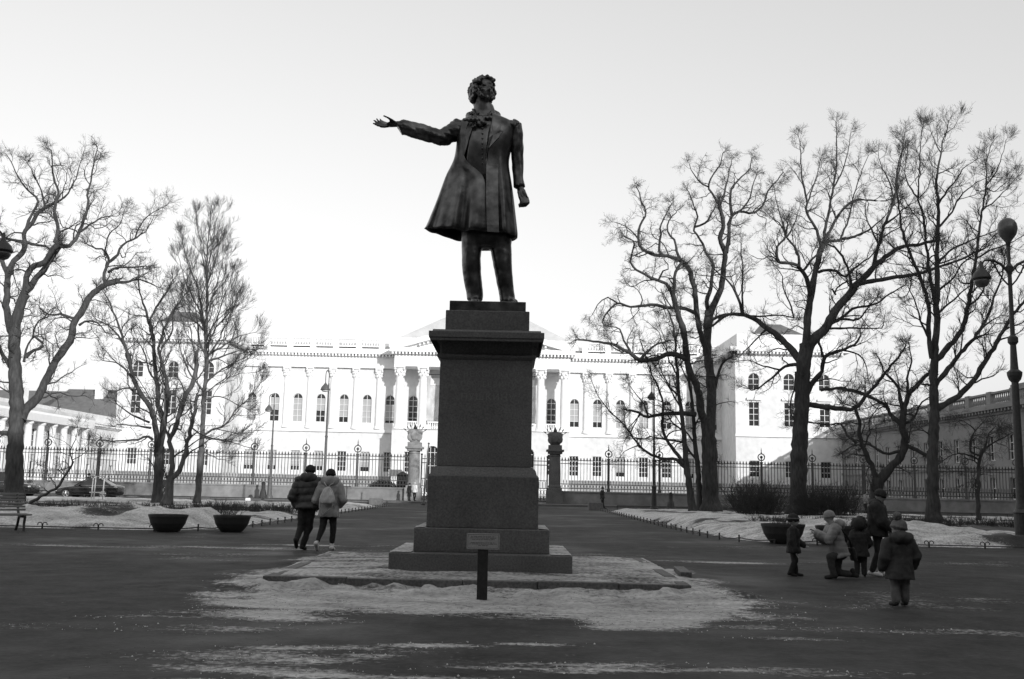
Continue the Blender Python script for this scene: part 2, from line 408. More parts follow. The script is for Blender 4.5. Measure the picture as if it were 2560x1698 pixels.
# lawns either side of the alley
AL, AR = -8.3, 6.4
def lawn(side):
    if side < 0: x0, x1 = -75.0, AL
    else: x0, x1 = AR, 75.0
    y0, y1 = 29.2, 71.0
    inner = x1 if side < 0 else x0
    def sd(X, Y):
        return sdbox(X, Y, x0 - (40 if side < 0 else 0), x1 + (40 if side > 0 else 0), y0, y1, 3.2) + 0.25 * (fbm(X * 0.6, Y * 0.6, 3, 3) - 0.5)
    def mound(X, Y):
        if side < 0:
            m = 0.36 * np.exp(-(((X + 11.9) / 4.4) ** 2 + ((Y - 32.4) / 1.7) ** 2)) + 0.06 * np.exp(-(((X + 9.0) / 2.0) ** 2 + ((Y - 33) / 2.0) ** 2)) \
                + 0.16 * np.exp(-(((X + 15.5) / 3.0) ** 2 + ((Y - 31.3) / 1.0) ** 2))
        else:
            m = 0.30 * np.exp(-(((X - 9.6) / 1.6) ** 2 + ((Y - 32.2) / 1.4) ** 2)) + 0.34 * np.exp(-(((X - 12.6) / 3.0) ** 2 + ((Y - 32.0) / 1.6) ** 2)) \
                + 0.3 * np.exp(-(((X - 9.0) / 2.0) ** 2 + ((Y - 44) / 6.0) ** 2))
        return m
    def h(X, Y):
        d = sd(X, Y); e = 1 - sstep(-1.3, 0.05, d)
        n = fbm(X * 0.45, Y * 0.45, 4, 17); f = fbm(X * 1.7, Y * 1.7, 4, 19)
        return -0.05 + e * (0.07 + 0.18 * n + 0.16 * f + mound(X, Y) * (0.75 + 0.5 * f))
    def s(X, Y):
        n = fbm(X * 0.33 + 5, Y * 0.33, 4, 29 + side)
        v = 0.80 - 0.9 * sstep(0.52, 0.68, n) + mound(X, Y) * 1.0
        if side < 0:
            v = np.where((Y > 36) & (Y < 38.5) & (X < -14.5), v - 0.5, v)      # bare strip under the hedge
            v = v + 0.3 * (X > -11.5) * (Y > 38) + 0.35 * (Y > 54)
        else:
            v = v - 0.12 * (Y < 44); v = np.where((Y > 36) & (Y < 47) & (X > 15), v - 0.5, v)
            v = v - 0.75 * np.exp(-(((X - 10.6) / 1.5) ** 2 + ((Y - 57) / 2.4) ** 2)) - 0.4 * np.exp(-(((X - 8.6) / 0.8) ** 2 + ((Y - 33) / 0.9) ** 2))
        d = sd(X, Y)
        return v - 0.5 * sstep(-0.45, -0.1, d)
    if side < 0: gx = lines((x0, -34, 2.5), (-34, -16, 0.5), (-16, x1 + 0.6, 0.16))
    else: gx = lines((x0 - 0.6, 17.5, 0.16), (17.5, 34, 0.5), (34, x1, 2.5))
    gy = lines((y0 - 0.5, 37, 0.14), (37, 50, 0.4), (50, y1 + 0.5, 0.8))
    tag(link_mesh('lawn', grid_mesh('lawn', gx, gy, h, s, M['lawn'])), kind='structure')
    return h
LAWN_H = {-1: lawn(-1), 1: lawn(1)}
def lawn_z(x, y):
    s = -1 if x < 0 else 1
    return float(LAWN_H[s](np.array([[x]], float), np.array([[y]], float))[0, 0]) if (x < AL or x > AR) and 29 < y < 71.4 else 0.0

# street and the pavement along the palace fence
b = MB(); b.box(-300, 300, 72.5, 84.0, -0.3, 0.006); tag(b.build('road', M['ground']), kind='structure')
b = MB(); b.box(-300, 300, 84.2, 93.0, -0.3, 0.13); tag(b.build('pavement', M['granite_rough']), kind='structure')
b = MB()
for i in range(150):
    b.box(-150 + 2 * i + 0.006, -148 + 2 * i - 0.006, 84.0, 84.2, -0.2, 0.137)
tag(b.build('kerb', M['granite_rough']), kind='structure')

# loose crumbs of ice and grit on the paving near the viewer
def crumbs(name, n, r0, r1, m, seed, test):
    g = np.random.default_rng(seed); x = g.uniform(-4.8, 4.8, n * 4); y = 6.5 + 9.0 * g.random(n * 4) ** 1.3; s = ground_snow(x[None], y[None])[0]
    k = test(s, g.random(n * 4)); x, y = x[k][:n], y[k][:n]; n = len(x); z = ground_h(x[None], y[None])[0]
    T4 = np.array([[1, 0, -0.3], [-0.5, 0.87, -0.3], [-0.5, -0.87, -0.3], [0, 0, 0.8]]); a = g.uniform(0, 6.3, n); r = r0 + (r1 - r0) * g.random(n) ** 3
    V = T4[None] * (r[:, None, None] * g.uniform(0.6, 1.4, (n, 4, 3))); c, q = np.cos(a)[:, None], np.sin(a)[:, None]
    V = np.stack([V[..., 0] * c - V[..., 1] * q + x[:, None], V[..., 0] * q + V[..., 1] * c + y[:, None], V[..., 2] + z[:, None] + 0.3 * r[:, None]], -1)
    Q = (np.arange(n)[:, None, None] * 4 + np.array([[0, 1, 3], [1, 2, 3], [2, 0, 3]])[None]).reshape(-1, 3)
    tag(link_mesh(name, np_mesh(name, V.reshape(-1, 3), Q, m, False)), kind='stuff')
crumbs('snow_crumbs', 2600, 0.003, 0.013, M['lawncrumb'], 71, lambda s, u: (s > 0.12) & (s < 0.75) & (u < s * 1.5))
crumbs('grit', 5000, 0.002, 0.008, M['soil'], 72, lambda s, u: (u < 0.25 + s))
# ================================================================== kerb, pedestal, sign
def kerb_square():
    x0, x1, y0, y1, z = PL['x0'], PL['x1'], PL['y0'], PL['y1'], PL['z']
    t = thing('stone_kerb', 'low square granite kerb round the monument, half buried in trampled snow', 'kerb', ((x0 + x1) / 2, (y0 + y1) / 2, 0))
    cx, cy = (x0 + x1) / 2, (y0 + y1) / 2
    def stone(ax, bx, ay, by, dz=0.0):
        b = MB(); b.box(ax - cx, bx - cx, ay - cy, by - cy, -0.12, z + dz); b.build('kerb_stone', M['granite_rough'], t, bevel=0.012)
    w = 0.17
    for f in (y0, y1 - w):
        cuts = [x0, x0 + 1.15, x0 + 2.75, x0 + 3.78, x0 + 4.9, x1]
        for i in range(5): stone(cuts[i] + 0.004, cuts[i + 1] - 0.004, f, f + w, (0.006, -0.004, 0.0, 0.008, -0.002)[i])
    for f in (x0, x1 - w):
        cuts = [y0 + w, y0 + 1.4, y0 + 2.7, y0 + 4.1, y1 - w]
        for i in range(4): stone(f, f + w, cuts[i] + 0.004, cuts[i + 1] - 0.004, (0.0, 0.007, -0.004, 0.004)[i])
    b = MB()                                                        # loose kerb length lying in the snow on the right
    b.box(-0.09, 0.09, -0.85, 0.45, -0.02, 0.10); o = b.build('kerb_stone', M['granite_rough'], t, bevel=0.012); o.location = (2.98 - cx, 17.9 - cy, 0.0)
    o.rotation_euler = (0, 0, R(-4)); 
kerb_square()

MX, MYF = -0.40, 15.55            # monument axis and the front of its lowest step
MY = MYF + 1.29
def zz(px, py, Y): return at(px, py, Y).z
def pedestal():
    t = thing('pedestal', 'tall dark granite pedestal with two steps and a wide cornice', 'pedestal', (MX, MY, PL['z']))
    g = M['granite']
    def blk(name, px0, px1, py, Yf, z0, z1=None, depth=None, bev=0.012):
        """block whose front face runs from px0 to px1 at height of photo row py"""
        a = at(px0, py, Yf); c = at(px1, py, Yf); hw = (c.x - a.x) / 2; return hw
    def box(name, hw, hd, z0, z1, taper=0.0, bev=0.012, m=g):
        b = MB(); b.box(-hw, hw, -hd, hd, z0 - PL['z'], z1 - PL['z'], taper); return b.build(name, m, t, bevel=bev)
    Y0 = MYF
    z_s1 = zz(1204, 1386, Y0); hw1 = (at(1431.6, 1391, Y0).x - at(972, 1381, Y0).x) / 2
    box('step', hw1, 1.29, 0.02, z_s1)
    hw2 = hw1 * 1.008 * (1690 - 430) / (1910 - 195) * 1.02; Y2 = MY - 0.98
    z_s2 = zz(1204, 1322.5, Y2); box('step', hw2, 0.98, z_s1, z_s2)
    snow_on = [(hw1, 1.29, z_s1, hw2, 0.98), (hw2, 0.98, z_s2, 0, 0)]
    hw3 = (at(1345, 1320, MY - 0.8).x - at(1065, 1315, MY - 0.8).x) / 2; Y3 = MY - 0.80
    z_b0 = zz(1204, 1190, Y3)
    box('base_block', hw3, 0.80, z_s2, z_b0)
    Yd = MY - 0.66
    hwd0 = (at(1327, 1172, Yd).x - at(1090, 1172, Yd).x) / 2; hwd1 = (at(1329.5, 905, Yd).x - at(1098, 900, Yd).x) / 2
    z_d0 = zz(1204, 1172, Yd); z_d1 = zz(1204, 899, Yd)
    # sloping shoulder between base block and die
    b = MB(); b.loft([[(-a, -d, z), (a, -d, z), (a, d, z), (-a, d, z)] for a, d, z in
                      [(hw3 - 0.01, 0.79, z_b0 - PL['z']), (hw3 - 0.03, 0.77, z_b0 + 0.02 - PL['z']), (hwd0 + 0.07, 0.72, z_d0 - 0.02 - PL['z']), (hwd0 + 0.02, 0.68, z_d0 + 0.03 - PL['z'])]]); b.build('base_moulding', g, t)
    b = MB(); b.loft([[(-a, -d, z - PL['z']), (a, -d, z - PL['z']), (a, d, z - PL['z']), (-a, d, z - PL['z'])] for a, d, z in [(hwd0, 0.66, z_d0 + 0.03), (hwd1, 0.64, z_d1)]])
    b.build('die', g, t, bevel=0.012)
    # necking moulding, frieze and cornice
    zn = zz(1204, 893, Yd); zf = zz(1204, 866, Yd); zc = zz(1204, 834, MY - 1.0)
    def ring(lst, name):
        b = MB(); b.loft([[(-a, -d, z - PL['z']), (a, -d, z - PL['z']), (a, d, z - PL['z']), (-a, d, z - PL['z'])] for a, d, z in lst]); b.build(name, g, t, bevel=0.006)
    ring([(hwd1, 0.64, z_d1), (hwd1 + 0.05, 0.69, z_d1 + 0.035), (hwd1 + 0.055, 0.70, zn + 0.03), (hwd1 + 0.02, 0.665, zn + 0.05)], 'necking')
    hwc = (at(1361, 834, MY - 0.98).x - at(1072, 826, MY - 0.98).x) / 2
    z_f1 = zn + 0.30
    ring([(hwd1 - 0.005, 0.64, zn + 0.05), (hwd1 - 0.005, 0.64, z_f1)], 'frieze')
    zt = zz(1204, 829, MY - 0.98)
    ring([(hwd1 + 0.01, 0.655, z_f1), (hwd1 + 0.04, 0.685, z_f1 + 0.02), (hwd1 + 0.07, 0.72, z_f1 + 0.07), (hwd1 + 0.12, 0.79, z_f1 + 0.12), (hwc - 0.03, 0.95, zt - 0.15), (hwc - 0.02, 0.96, zt - 0.14), (hwc - 0.02, 0.96, zt - 0.10), (hwc, 0.98, zt - 0.095), (hwc, 0.98, zt)], 'cornice')
    hwt = (at(1323, 831, MY - 0.62).x - at(1113, 826, MY - 0.62).x) / 2
    z_t1 = zz(1204, 776.5, MY - 0.62)
    box('top_block', hwt, 0.62, zt, z_t1)
    # inscription cut into the front of the die
    slope = math.atan2(0.02, z_d1 - z_d0)
    for k, (txt, py, hgt) in enumerate((("АЛЕКСАНДРУ", 942, 0.125), ("СЕРГЕЕВИЧУ", 967, 0.115), ("ПУШКИНУ", 1000, 0.145))):
        cu_ = bpy.data.curves.new('inscription', 'FONT'); cu_.body = txt; cu_.size = hgt; cu_.align_x = 'CENTER'; cu_.space_character = 1.25
        cu_.extrude = 0.001
        o = bpy.data.objects.new('tmp', cu_); COL.objects.link(o); dg = bpy.context.evaluated_depsgraph_get()
        me = bpy.data.meshes.new_from_object(o.evaluated_get(dg)); bpy.data.objects.remove(o)
        me.materials.clear(); me.materials.append(M['letter'])
        z = zz(1212, py, Yd); q = 0.66 - 0.02 * (z - z_d0) / (z_d1 - z_d0)
        link_mesh('inscription', me, t, (0.03, -q - 0.0025, z - PL['z']), (R(90) - slope, 0, 0))
    # thin snow left on the tops of the steps, at the sides and behind
    for (a, d, z, ai, di), inner in zip(snow_on, (hw2, hw3)):
        dd = {hw2: 0.98, hw3: 0.80}[inner]
        for s in (-1, 1):
            xa, xb = sorted((s * (inner + 0.01), s * (a - 0.012)))
            gx = np.linspace(xa, xb, 14) + MX; gy = np.linspace(-d + 0.03, d - 0.03, 60) + MY
            f = lambda X, Y: z + 0.004 + 0.016 * fbm(X * 6, Y * 6, 3, 5)
            g_ = lambda X, Y: 0.72 + 0.5 * (fbm(X * 3, Y * 3, 3, 8) - 0.45)
            tag(link_mesh('snow_cover', grid_mesh('snow_cover', gx, gy, f, g_, M['lawn'])), kind='structure')
    return z_t1, t
Z_TOP, PED = pedestal()

def sign():
    g0 = gnd(1204.5, 1503)
    t = thing('information_sign', 'small grey plaque on a short black post in front of the monument', 'sign', g0)
    b = MB(); b.box(-0.065, 0.065, -0.05, 0.05, -0.1, 0.66); b.build('post', M['black'], t, bevel=0.006)
    p = thing('plaque', None, None); p.parent = t
    bpy.data.objects.remove(p)
    b = MB(); b.box(-0.205, 0.205, -0.062, -0.052, 0.635, 0.83); pl = b.build('plaque', M['plaque'], t, bevel=0.004)
    # engraved border with cut corners
    b = MB(); y = -0.0632
    x0, x1, z0, z1, c, w = -0.192, 0.192, 0.648, 0.817, 0.016, 0.003
    for (ax, bx, az, bz) in ((x0 + c, x1 - c, z0, z0 + w), (x0 + c, x1 - c, z1 - w, z1), (x0, x0 + w, z0 + c, z1 - c), (x1 - w, x1, z0 + c, z1 - c)):
        b.box(ax, bx, y, y + 0.0015, az, bz)
    for sx in (-1, 1):
        for sz, zc in ((-1, z0), (1, z1)):
            xa = x1 if sx > 0 else x0
            b.tube([(xa, y + 0.001, zc - sz * c), (xa - sx * c, y + 0.001, zc)], 0.0017, 4)
    b.build('border', M['ink'], pl)
    # rows of small print, too fine to read
    rr = random.Random(3); b = MB()
    for (z, half) in ((0.786, 0.15), (0.770, 0.165), (0.752, 0.14), (0.712, 0.155), (0.696, 0.165), (0.677, 0.06)):
        x = -half
        while x < half:
            n = rr.randint(2, 7)
            for k in range(n):
                if x > half: break
                h = rr.choice((0.007, 0.007, 0.0095)); b.box(x, x + 0.0045, y, y + 0.001, z, z + h); 
                if rr.random() < 0.6: b.box(x, x + 0.006, y, y + 0.001, z + h * 0.42, z + h * 0.42 + 0.0018)
                x += 0.0078
            x += 0.007
    o = b.build('lettering', M['ink'], pl); o['kind'] = 'stuff'
    b = MB()
    for sx in (-1, 1):
        for z in (0.643, 0.822): b.ball((sx * 0.197, -0.064, z), 0.004, 8, 5)
    o = b.build('screws', M['iron'], pl); o['kind'] = 'stuff'
sign()

# ================================================================== the bronze figure
YS = MY - 0.02
def sp(px, py, dy=0.0):
    """point of the figure; px,py photo position, dy metres towards (-) or away (+) from the viewer"""
    return at(px, py, YS + dy)
PXM = (at(1300, 500, YS).x - at(1200, 500, YS).x) / 100          # metres per photo pixel on the figure
def fig():
    z0 = Z_TOP
    base = Vector((MX, YS, z0))
    t = thing('statue', 'dark bronze statue of a curly haired man in a frock coat, one arm held out', 'statue', base)
    br = M['bronze']
    def L(p): return Vector(p) - base
    def S(px, py, dy=0.0): return L(sp(px, py, dy))
    def W(name, me, parent=t): return link_mesh(name, me, parent)
    # ---- plinth
    hw = (at(1315, 755, MY - 0.5).x - at(1124, 750.5, MY - 0.5).x) / 2; zt = zz(1204, 755, MY - 0.4) - z0
    cx = (at(1315, 755, MY - 0.5).x + at(1124, 750.5, MY - 0.5).x) / 2 - base.x
    b = MB(); b.box(cx - hw, cx + hw, -0.46, 0.50, 0, zt); b.build('plinth', br, t, bevel=0.01)
    # ---- body: torso, legs, head, neck, hands as one skin
    b = MB()
    def ell(px, py, w, d, dy=0.0):                 # horizontal ellipse ring, w in photo px (full width), d depth m (full)
        c = S(px, py, dy); a = w * PXM / 2
        return [c + Vector((a * math.cos(2 * math.pi * j / 28), d / 2 * math.sin(2 * math.pi * j / 28), 0)) for j in range(28)]
    b.loft([ell(1212, 622, 70, 0.36, 0.02), ell(1214, 596, 92, 0.46, 0.0), ell(1212, 540, 104, 0.52), ell(1211, 470, 100, 0.50), ell(1209, 420, 92, 0.46), ell(1208, 380, 104, 0.50), ell(1210, 335, 122, 0.54), ell(1214, 312, 118, 0.44), ell(1213, 298, 80, 0.34), ell(1211, 284, 60, 0.32), ell(1209, 262, 48, 0.29, -0.02)])
    zpl = zt + base.z
    def leg(pts):
        b.loft([ell(x, y, w * 1.09, d, dy) for x, y, w, d, dy in pts])
    leg([(1184, 575, 56, 0.42, -0.02), (1180, 606, 48, 0.38, -0.03), (1178, 644, 43, 0.35, -0.05), (1179, 680, 42, 0.33, -0.04), (1184, 712, 41, 0.33, -0.02), (1187, 738, 38, 0.32, 0.0), (1187, 752, 35, 0.34, 0.0)])
    leg([(1248, 575, 60, 0.42, 0.02), (1251, 612, 50, 0.38, 0.03), (1255, 650, 44, 0.35, 0.02), (1260, 690, 40, 0.33, 0.03), (1265, 722, 37, 0.33, 0.06), (1268, 745, 36, 0.34, 0.07), (1270, 756, 38, 0.36, 0.07)])
    # shoes
    b.capsule(S(1187, 751, 0.04), S(1188, 754, -0.22), 0.085, 0.06); b.capsule(S(1272, 753, 0.08), S(1287, 756, -0.04), 0.085, 0.06)
    b.capsule(S(1270, 753, 0.10), S(1281, 757, -0.12), 0.08, 0.06)
    # head: facing slightly to the viewer's right and lifted
    HS = 1.0; hc = S(1208, 231.5, -0.04); hr = Matrix.Rotation(R(33), 3, 'Z') @ Matrix.Rotation(R(-9), 3, 'X') @ Matrix.Rotation(R(4), 3, 'Y')
    def H(x, y, z): return hc + hr @ (Vector((x, y, z)) * HS)
    def hb(x, y, z, r): b.ball(H(x, y, z), tuple(q * HS for q in r), 14, 10, hr)
    hb(0, 0.025, 0.055, (0.158, 0.195, 0.185)); hb(0, -0.035, -0.05, (0.128, 0.155, 0.165)); hb(0, -0.115, -0.165, (0.062, 0.055, 0.05))
    hb(0, -0.06, -0.13, (0.10, 0.11, 0.085))
    for s in (-1, 1):
        hb(s * 0.062, -0.150, 0.048, (0.062, 0.035, 0.022)); hb(s * 0.085, -0.125, -0.035, (0.045, 0.045, 0.035)); hb(s * 0.058, -0.143, 0.008, (0.026, 0.02, 0.016))
        hb(s * 0.155, 0.0, -0.02, (0.02, 0.035, 0.055))
    b.tube([H(0, -0.165, 0.045), H(0, -0.195, -0.005), H(0, -0.222, -0.042), H(0, -0.185, -0.062)], [0.016, 0.022, 0.030, 0.02], 10)
    for s in (-1, 1): hb(s * 0.022, -0.183, -0.052, (0.02, 0.022, 0.016))
    hb(0, -0.168, -0.098, (0.048, 0.02, 0.012)); hb(0, -0.160, -0.120, (0.042, 0.02, 0.013)); hb(0, -0.12, 0.115, (0.115, 0.07, 0.075))
    b.capsule(S(1210, 292, 0.02), H(0, 0.01, -0.10), 0.155, 0.135)
    # hands --------------------------------------------------------------
    def hand(wrist, palm_end, nrm, size, fingers, thumb, r=0.026):
        """palm from wrist to palm_end, nrm = normal of the palm, fingers = list of joint chains"""
        w = Vector(wrist); e = Vector(palm_end); n = Vector(nrm).normalized(); d = (e - w).normalized(); s = d.cross(n)
        b.loft([[c + s * (a * math.cos(2 * math.pi * j / 14)) + n * (h * math.sin(2 * math.pi * j / 14)) for j in range(14)]
                for c, a, h in ((w - d * 0.05, size * 0.33, size * 0.26), (w, size * 0.34, size * 0.24), (w.lerp(e, 0.45), size * 0.46, size * 0.20), (w.lerp(e, 0.85), size * 0.50, size * 0.17), (e, size * 0.46, size * 0.13))])
        for ch in fingers + [thumb]:
            for i in range(len(ch) - 1):
                b.capsule(ch[i], ch[i + 1], r * (1.0 - 0.13 * i), r * (0.9 - 0.13 * i), 8)
    # outstretched right hand, palm up
    wr = S(993, 311, -0.20); pe = S(966, 312, -0.23)
    fs = [[S(969, 316, -0.27), S(956, 317, -0.30), S(944, 314, -0.31), S(934, 309, -0.30)],
          [S(967, 313, -0.24), S(953, 312, -0.26), S(942, 306, -0.27), S(935, 301, -0.27)],
          [S(966, 311, -0.20), S(955, 309, -0.20), S(946, 303, -0.20), S(942, 298, -0.20)],
          [S(967, 309, -0.16), S(958, 306, -0.15), S(953, 302, -0.15), S(950, 298, -0.15)]]
    th = [S(990, 308, -0.30), S(979, 300, -0.33), S(969, 294, -0.33), S(960, 290, -0.31)]
    hand(wr, pe, (0.08, 0.10, 1), 0.185, fs, th, 0.030)
    # hanging left hand, loosely closed
    wr = S(1300, 470, -0.04); pe = S(1309, 497, -0.07)
    fs = [[S(1318 - 5 * k, 495 + 1.2 * k, -0.05 - 0.03 * k), S(1321 - 6 * k, 507 + 1.6 * k, -0.09 - 0.02 * k), S(1314 - 5 * k, 515 + 0.4 * k, -0.08 - 0.02 * k), S(1307 - 3 * k, 510, -0.05)] for k in range(4)]
    th = [S(1297, 480, -0.10), S(1299, 492, -0.14), S(1303, 503, -0.15), S(1306, 509, -0.13)]
    hand(wr, pe, (-0.6, -0.8, 0.1), 0.19, fs, th, 0.034)
    body = W('body', remesh(b, 'body', br, 0.019, 2, lambda co, no: 0.020 * (fbm(co[:, 0] * 7 + co[:, 2] * 2.5 + 9, co[:, 2] * 6 - co[:, 0] * 4 + 9, 3, 3) - 0.5) * (co[:, 2] < 1.5)))
    # ---- hair: many curls
    b = MB(); rr = random.Random(5)
    def onhead(az, el, out=0.0):
        d = Vector((math.sin(az) * math.cos(el), -math.cos(az) * math.cos(el), math.sin(el)))
        return Vector((d.x * (0.165 + out), 0.025 + d.y * (0.20 + out), 0.05 + d.z * (0.19 + out)))
    n = 0
    while n < 230:
        az = rr.uniform(-math.pi, math.pi); el = rr.uniform(-0.75, 1.45); a = abs(az)
        if a < 0.85 and el < 0.75: continue
        if a < 1.15 and el < 0.25: continue
        bk = max(0.0, math.cos(az - 2.6)) * 0.045; p = onhead(az, el, rr.uniform(0.0, 0.05) * (0.45 if el > 0.8 else 1.0) + bk * (0.3 if el > 0.9 else 1.0) - (0.02 if el > 0.9 else 0.0)); r = rr.uniform(0.028, 0.050)
        b.ball(H(*p), (r, r, r * rr.uniform(0.7, 1.1)), 8, 6); n += 1
        if rr.random() < 0.5:
            q = onhead(az + rr.uniform(-0.3, 0.3), el + rr.uniform(-0.3, 0.3), (0.06 if el < 0.8 else 0.015) + bk * 0.6); b.capsule(H(*p), H(*q), r * 0.8, r * 0.55, 7)
    for s in (-1, 1):                                   # side whiskers
        for k in range(16):
            u = k / 15; p = (s * (0.148 - 0.05 * u + rr.uniform(-0.012, 0.012)), -0.02 - 0.10 * u + rr.uniform(-0.03, 0.03), 0.0 - 0.17 * u)
            b.ball(H(*p), rr.uniform(0.028, 0.04), 8, 6)
    for (x, y, z, q, y2, z2) in ((0.02, -0.12, 0.18, 0.06, -0.16, 0.215), (-0.04, -0.10, 0.19, -0.01, -0.15, 0.235), (0.07, -0.13, 0.16, 0.11, -0.17, 0.19), (-0.05, -0.04, 0.21, -0.09, -0.06, 0.24)):
        b.capsule(H(x, y, z), H(q, y2, z2), 0.05, 0.036, 8)
    for k in range(22):
        b.ball(H(rr.uniform(-0.13, 0.13), 0.17 + rr.uniform(-0.03, 0.03), rr.uniform(-0.20, -0.02)), rr.uniform(0.035, 0.05), 8, 6)
    W('hair', remesh(b, 'hair', br, 0.0125, 1))
    # ---- coat: open shell with thickness plus sleeves
    rows = [  # py, xL, xR, front edge left flap (x), front edge right flap (x), depth front, depth back, flare dy of left edge
        (289, 1182, 1246, 1204, 1226, 0.17, 0.18), (297, 1168, 1262, 1196, 1226, 0.21, 0.22), (304, 1152, 1281, 1188, 1226, 0.24, 0.24), (312, 1144, 1289, 1184, 1226, 0.27, 0.25), (330, 1142, 1287, 1174, 1223, 0.30, 0.27), (350, 1141, 1284, 1169, 1219, 0.32, 0.28), (372, 1140, 1279, 1166, 1216, 0.32, 0.28),
        (398, 1136, 1273, 1165, 1214, 0.31, 0.27), (414, 1129, 1273, 1170, 1213.5, 0.318, 0.275), (430, 1120, 1275, 1186, 1213, 0.33, 0.29), (447, 1112, 1278, 1206, 1213, 0.34, 0.31), (480, 1101, 1283, 1213.5, 1214, 0.37, 0.34),
        (515, 1088, 1287, 1214.5, 1215, 0.39, 0.37), (545, 1075, 1290, 1215.5, 1216, 0.41, 0.40), (572, 1065, 1293, 1216.5, 1217, 0.43, 0.42), (592, 1058, 1295, 1216.5, 1217, 0.44, 0.43)]
    N = 120
    def ringpts(row, inset, last):
        py, xl, xr, fl, fr, df, db = row
        c = S((xl + xr) / 2, py, 0.0); a = (xr - xl) / 2 * PXM - inset; k = np.clip((py - 380) / 210, 0, 1)
        fle = (S(fl, py).x - c.x); fre = (S(fr, py).x - c.x)
        t0 = math.asin(max(-0.999, min(0.999, fre / a))); t1 = 2 * math.pi + math.asin(max(-0.999, min(0.999, fle / a)))
        out = []
        for j in range(N + 1):
            u = j / N; th = t0 + (t1 - t0) * u               # 0 = front, grows over the right side, back, left side
            sx, cy = math.sin(th), -math.cos(th)
            e = 0.82 + (0.42 * k * k if sx < 0 else 0.0)
            x = a * math.copysign(abs(sx) ** e, sx); y = (df if cy < 0 else db) * math.copysign(abs(cy) ** e, cy)
            if cy < 0: y -= -inset if inset else 0
            fold = k * (0.042 * math.sin(th * 9 + 0.6 + 0.4 * math.sin(th * 3)) + 0.028 * math.sin(th * 16 + 1.9)) * (0.3 + abs(cy))
            y += fold * (1 if cy > 0 else -1) * (1 if abs(cy) > 0.15 else 0.4)
            if inset: y *= 0.93
            z = c.z
            if last:                                          # hem dips towards the back flap, lifts at the far left corner
                z += 0.135 * max(0, -sx) ** 1.5 - 0.015
            out.append(Vector((c.x + x, y, z)))
        return out
    outer = [ringpts(r, 0.0, i == len(rows) - 1) for i, r in enumerate(rows)]
    inner = [ringpts(r, 0.045, i == len(rows) - 1) for i, r in enumerate(rows)]
    b = MB(); n1 = N + 1; m = len(rows)
    V = [p for r in outer for p in r] + [p for r in inner for p in r]; off = n1 * m; Fs = []
    for i in range(m - 1):
        for j in range(N):
            Fs.append((i * n1 + j, i * n1 + j + 1, (i + 1) * n1 + j + 1, (i + 1) * n1 + j))
            Fs.append((off + i * n1 + j + 1, off + i * n1 + j, off + (i + 1) * n1 + j, off + (i + 1) * n1 + j + 1))
        for j in (0, N): Fs.append((i * n1 + j, (i + 1) * n1 + j, off + (i + 1) * n1 + j, off + i * n1 + j))
    for j in range(N):
        for i in (0, m - 1): Fs.append((i * n1 + j, i * n1 + j + 1, off + i * n1 + j + 1, off + i * n1 + j))
    b.add(V, Fs)
    coat = b.build('coat', br, t, smooth=True); sm = coat.modifiers.new('sub', 'SUBSURF'); sm.levels = 1; sm.render_levels = 1
    # sleeves
    def sleeve(pts, wr, wf=1.0):
        b = MB(); rings = []
        P = [S(x, y, dy) for x, y, _, dy in pts]; m = len(P)
        for i in range(m):
            d = (P[min(i + 1, m - 1)] - P[max(0, i - 1)]).normalized(); s = d.cross(Vector((0, 1, 0))).normalized(); q = s.cross(d)
            rr_ = pts[i][2] * PXM / 2 * wf
            rings.append([P[i] + s * (rr_ * math.cos(2 * math.pi * j / 26)) + q * (rr_ * 0.92 * math.sin(2 * math.pi * j / 26)) for j in range(26)])
        # finer rings
        fine = []
        for i in range(m - 1):
            for u in np.linspace(0, 1, 7)[:-1]: fine.append([a.lerp(c, float(u)) for a, c in zip(rings[i], rings[i + 1])])
        fine.append(rings[-1]); b.loft(fine)
        return remesh(b, 'sleeve', br, 0.016, 2, wr)
    def wr_l(co, no):
        u = co[:, 0] * 0.62 + co[:, 2] * 0.78; w = -co[:, 0] * 0.78 + co[:, 2] * 0.62
        return (0.085 * (fbm(u * 10 + 20, w * 3.2 + co[:, 1] * 3 + 20, 2, 4) - 0.5) * np.clip((co[:, 0] + 1.3) / 0.7, 0.35, 1) + 0.02 * (fbm(u * 30 + 20, w * 14 + 30, 2, 6) - 0.5))
    def wr_r(co, no):
        return 0.030 * (fbm(co[:, 2] * 4 + co[:, 0] * 9 + 20, co[:, 0] * 10 - co[:, 2] * 3.0 + co[:, 1] * 9 + 20, 2, 14) - 0.5)
    W('sleeve', sleeve([(1160, 326, 50, 0.0), (1146, 326, 60, -0.01), (1131, 333, 52, -0.03), (1113, 341, 46, -0.06), (1096, 343, 42, -0.10), (1078, 337, 40, -0.13), (1055, 330, 39, -0.15), (1030, 323, 38, -0.17), (1008, 317, 38, -0.19), (997, 322, 38, -0.195)], wr_l))
    W('sleeve', sleeve([(1278, 312, 30, 0.0), (1288, 316, 32, 0.0), (1291, 336, 31, 0.0), (1292, 365, 29, 0.01), (1293, 395, 28, 0.02), (1294, 418, 27, 0.01), (1296, 446, 25, -0.02), (1298, 468, 26, -0.04)], wr_r, 1.13))
    sw = lambda co, no: 0.03 * (fbm(co[:, 0] * 16 + 20, co[:, 2] * 12 + 20, 2, 5) - 0.5)
    b = MB(); b.ball(S(1288, 314, 0), (0.095, 0.14, 0.095)); b.ball(S(1278, 318, 0), (0.11, 0.18, 0.12)); W('shoulder', remesh(b, 'shoulder', br, 0.016, 3, sw))
    b = MB(); b.ball(S(1142, 310, 0), (0.085, 0.14, 0.085)); b.ball(S(1151, 320, 0), (0.12, 0.17, 0.13)); W('shoulder', remesh(b, 'shoulder', br, 0.016, 3, sw))
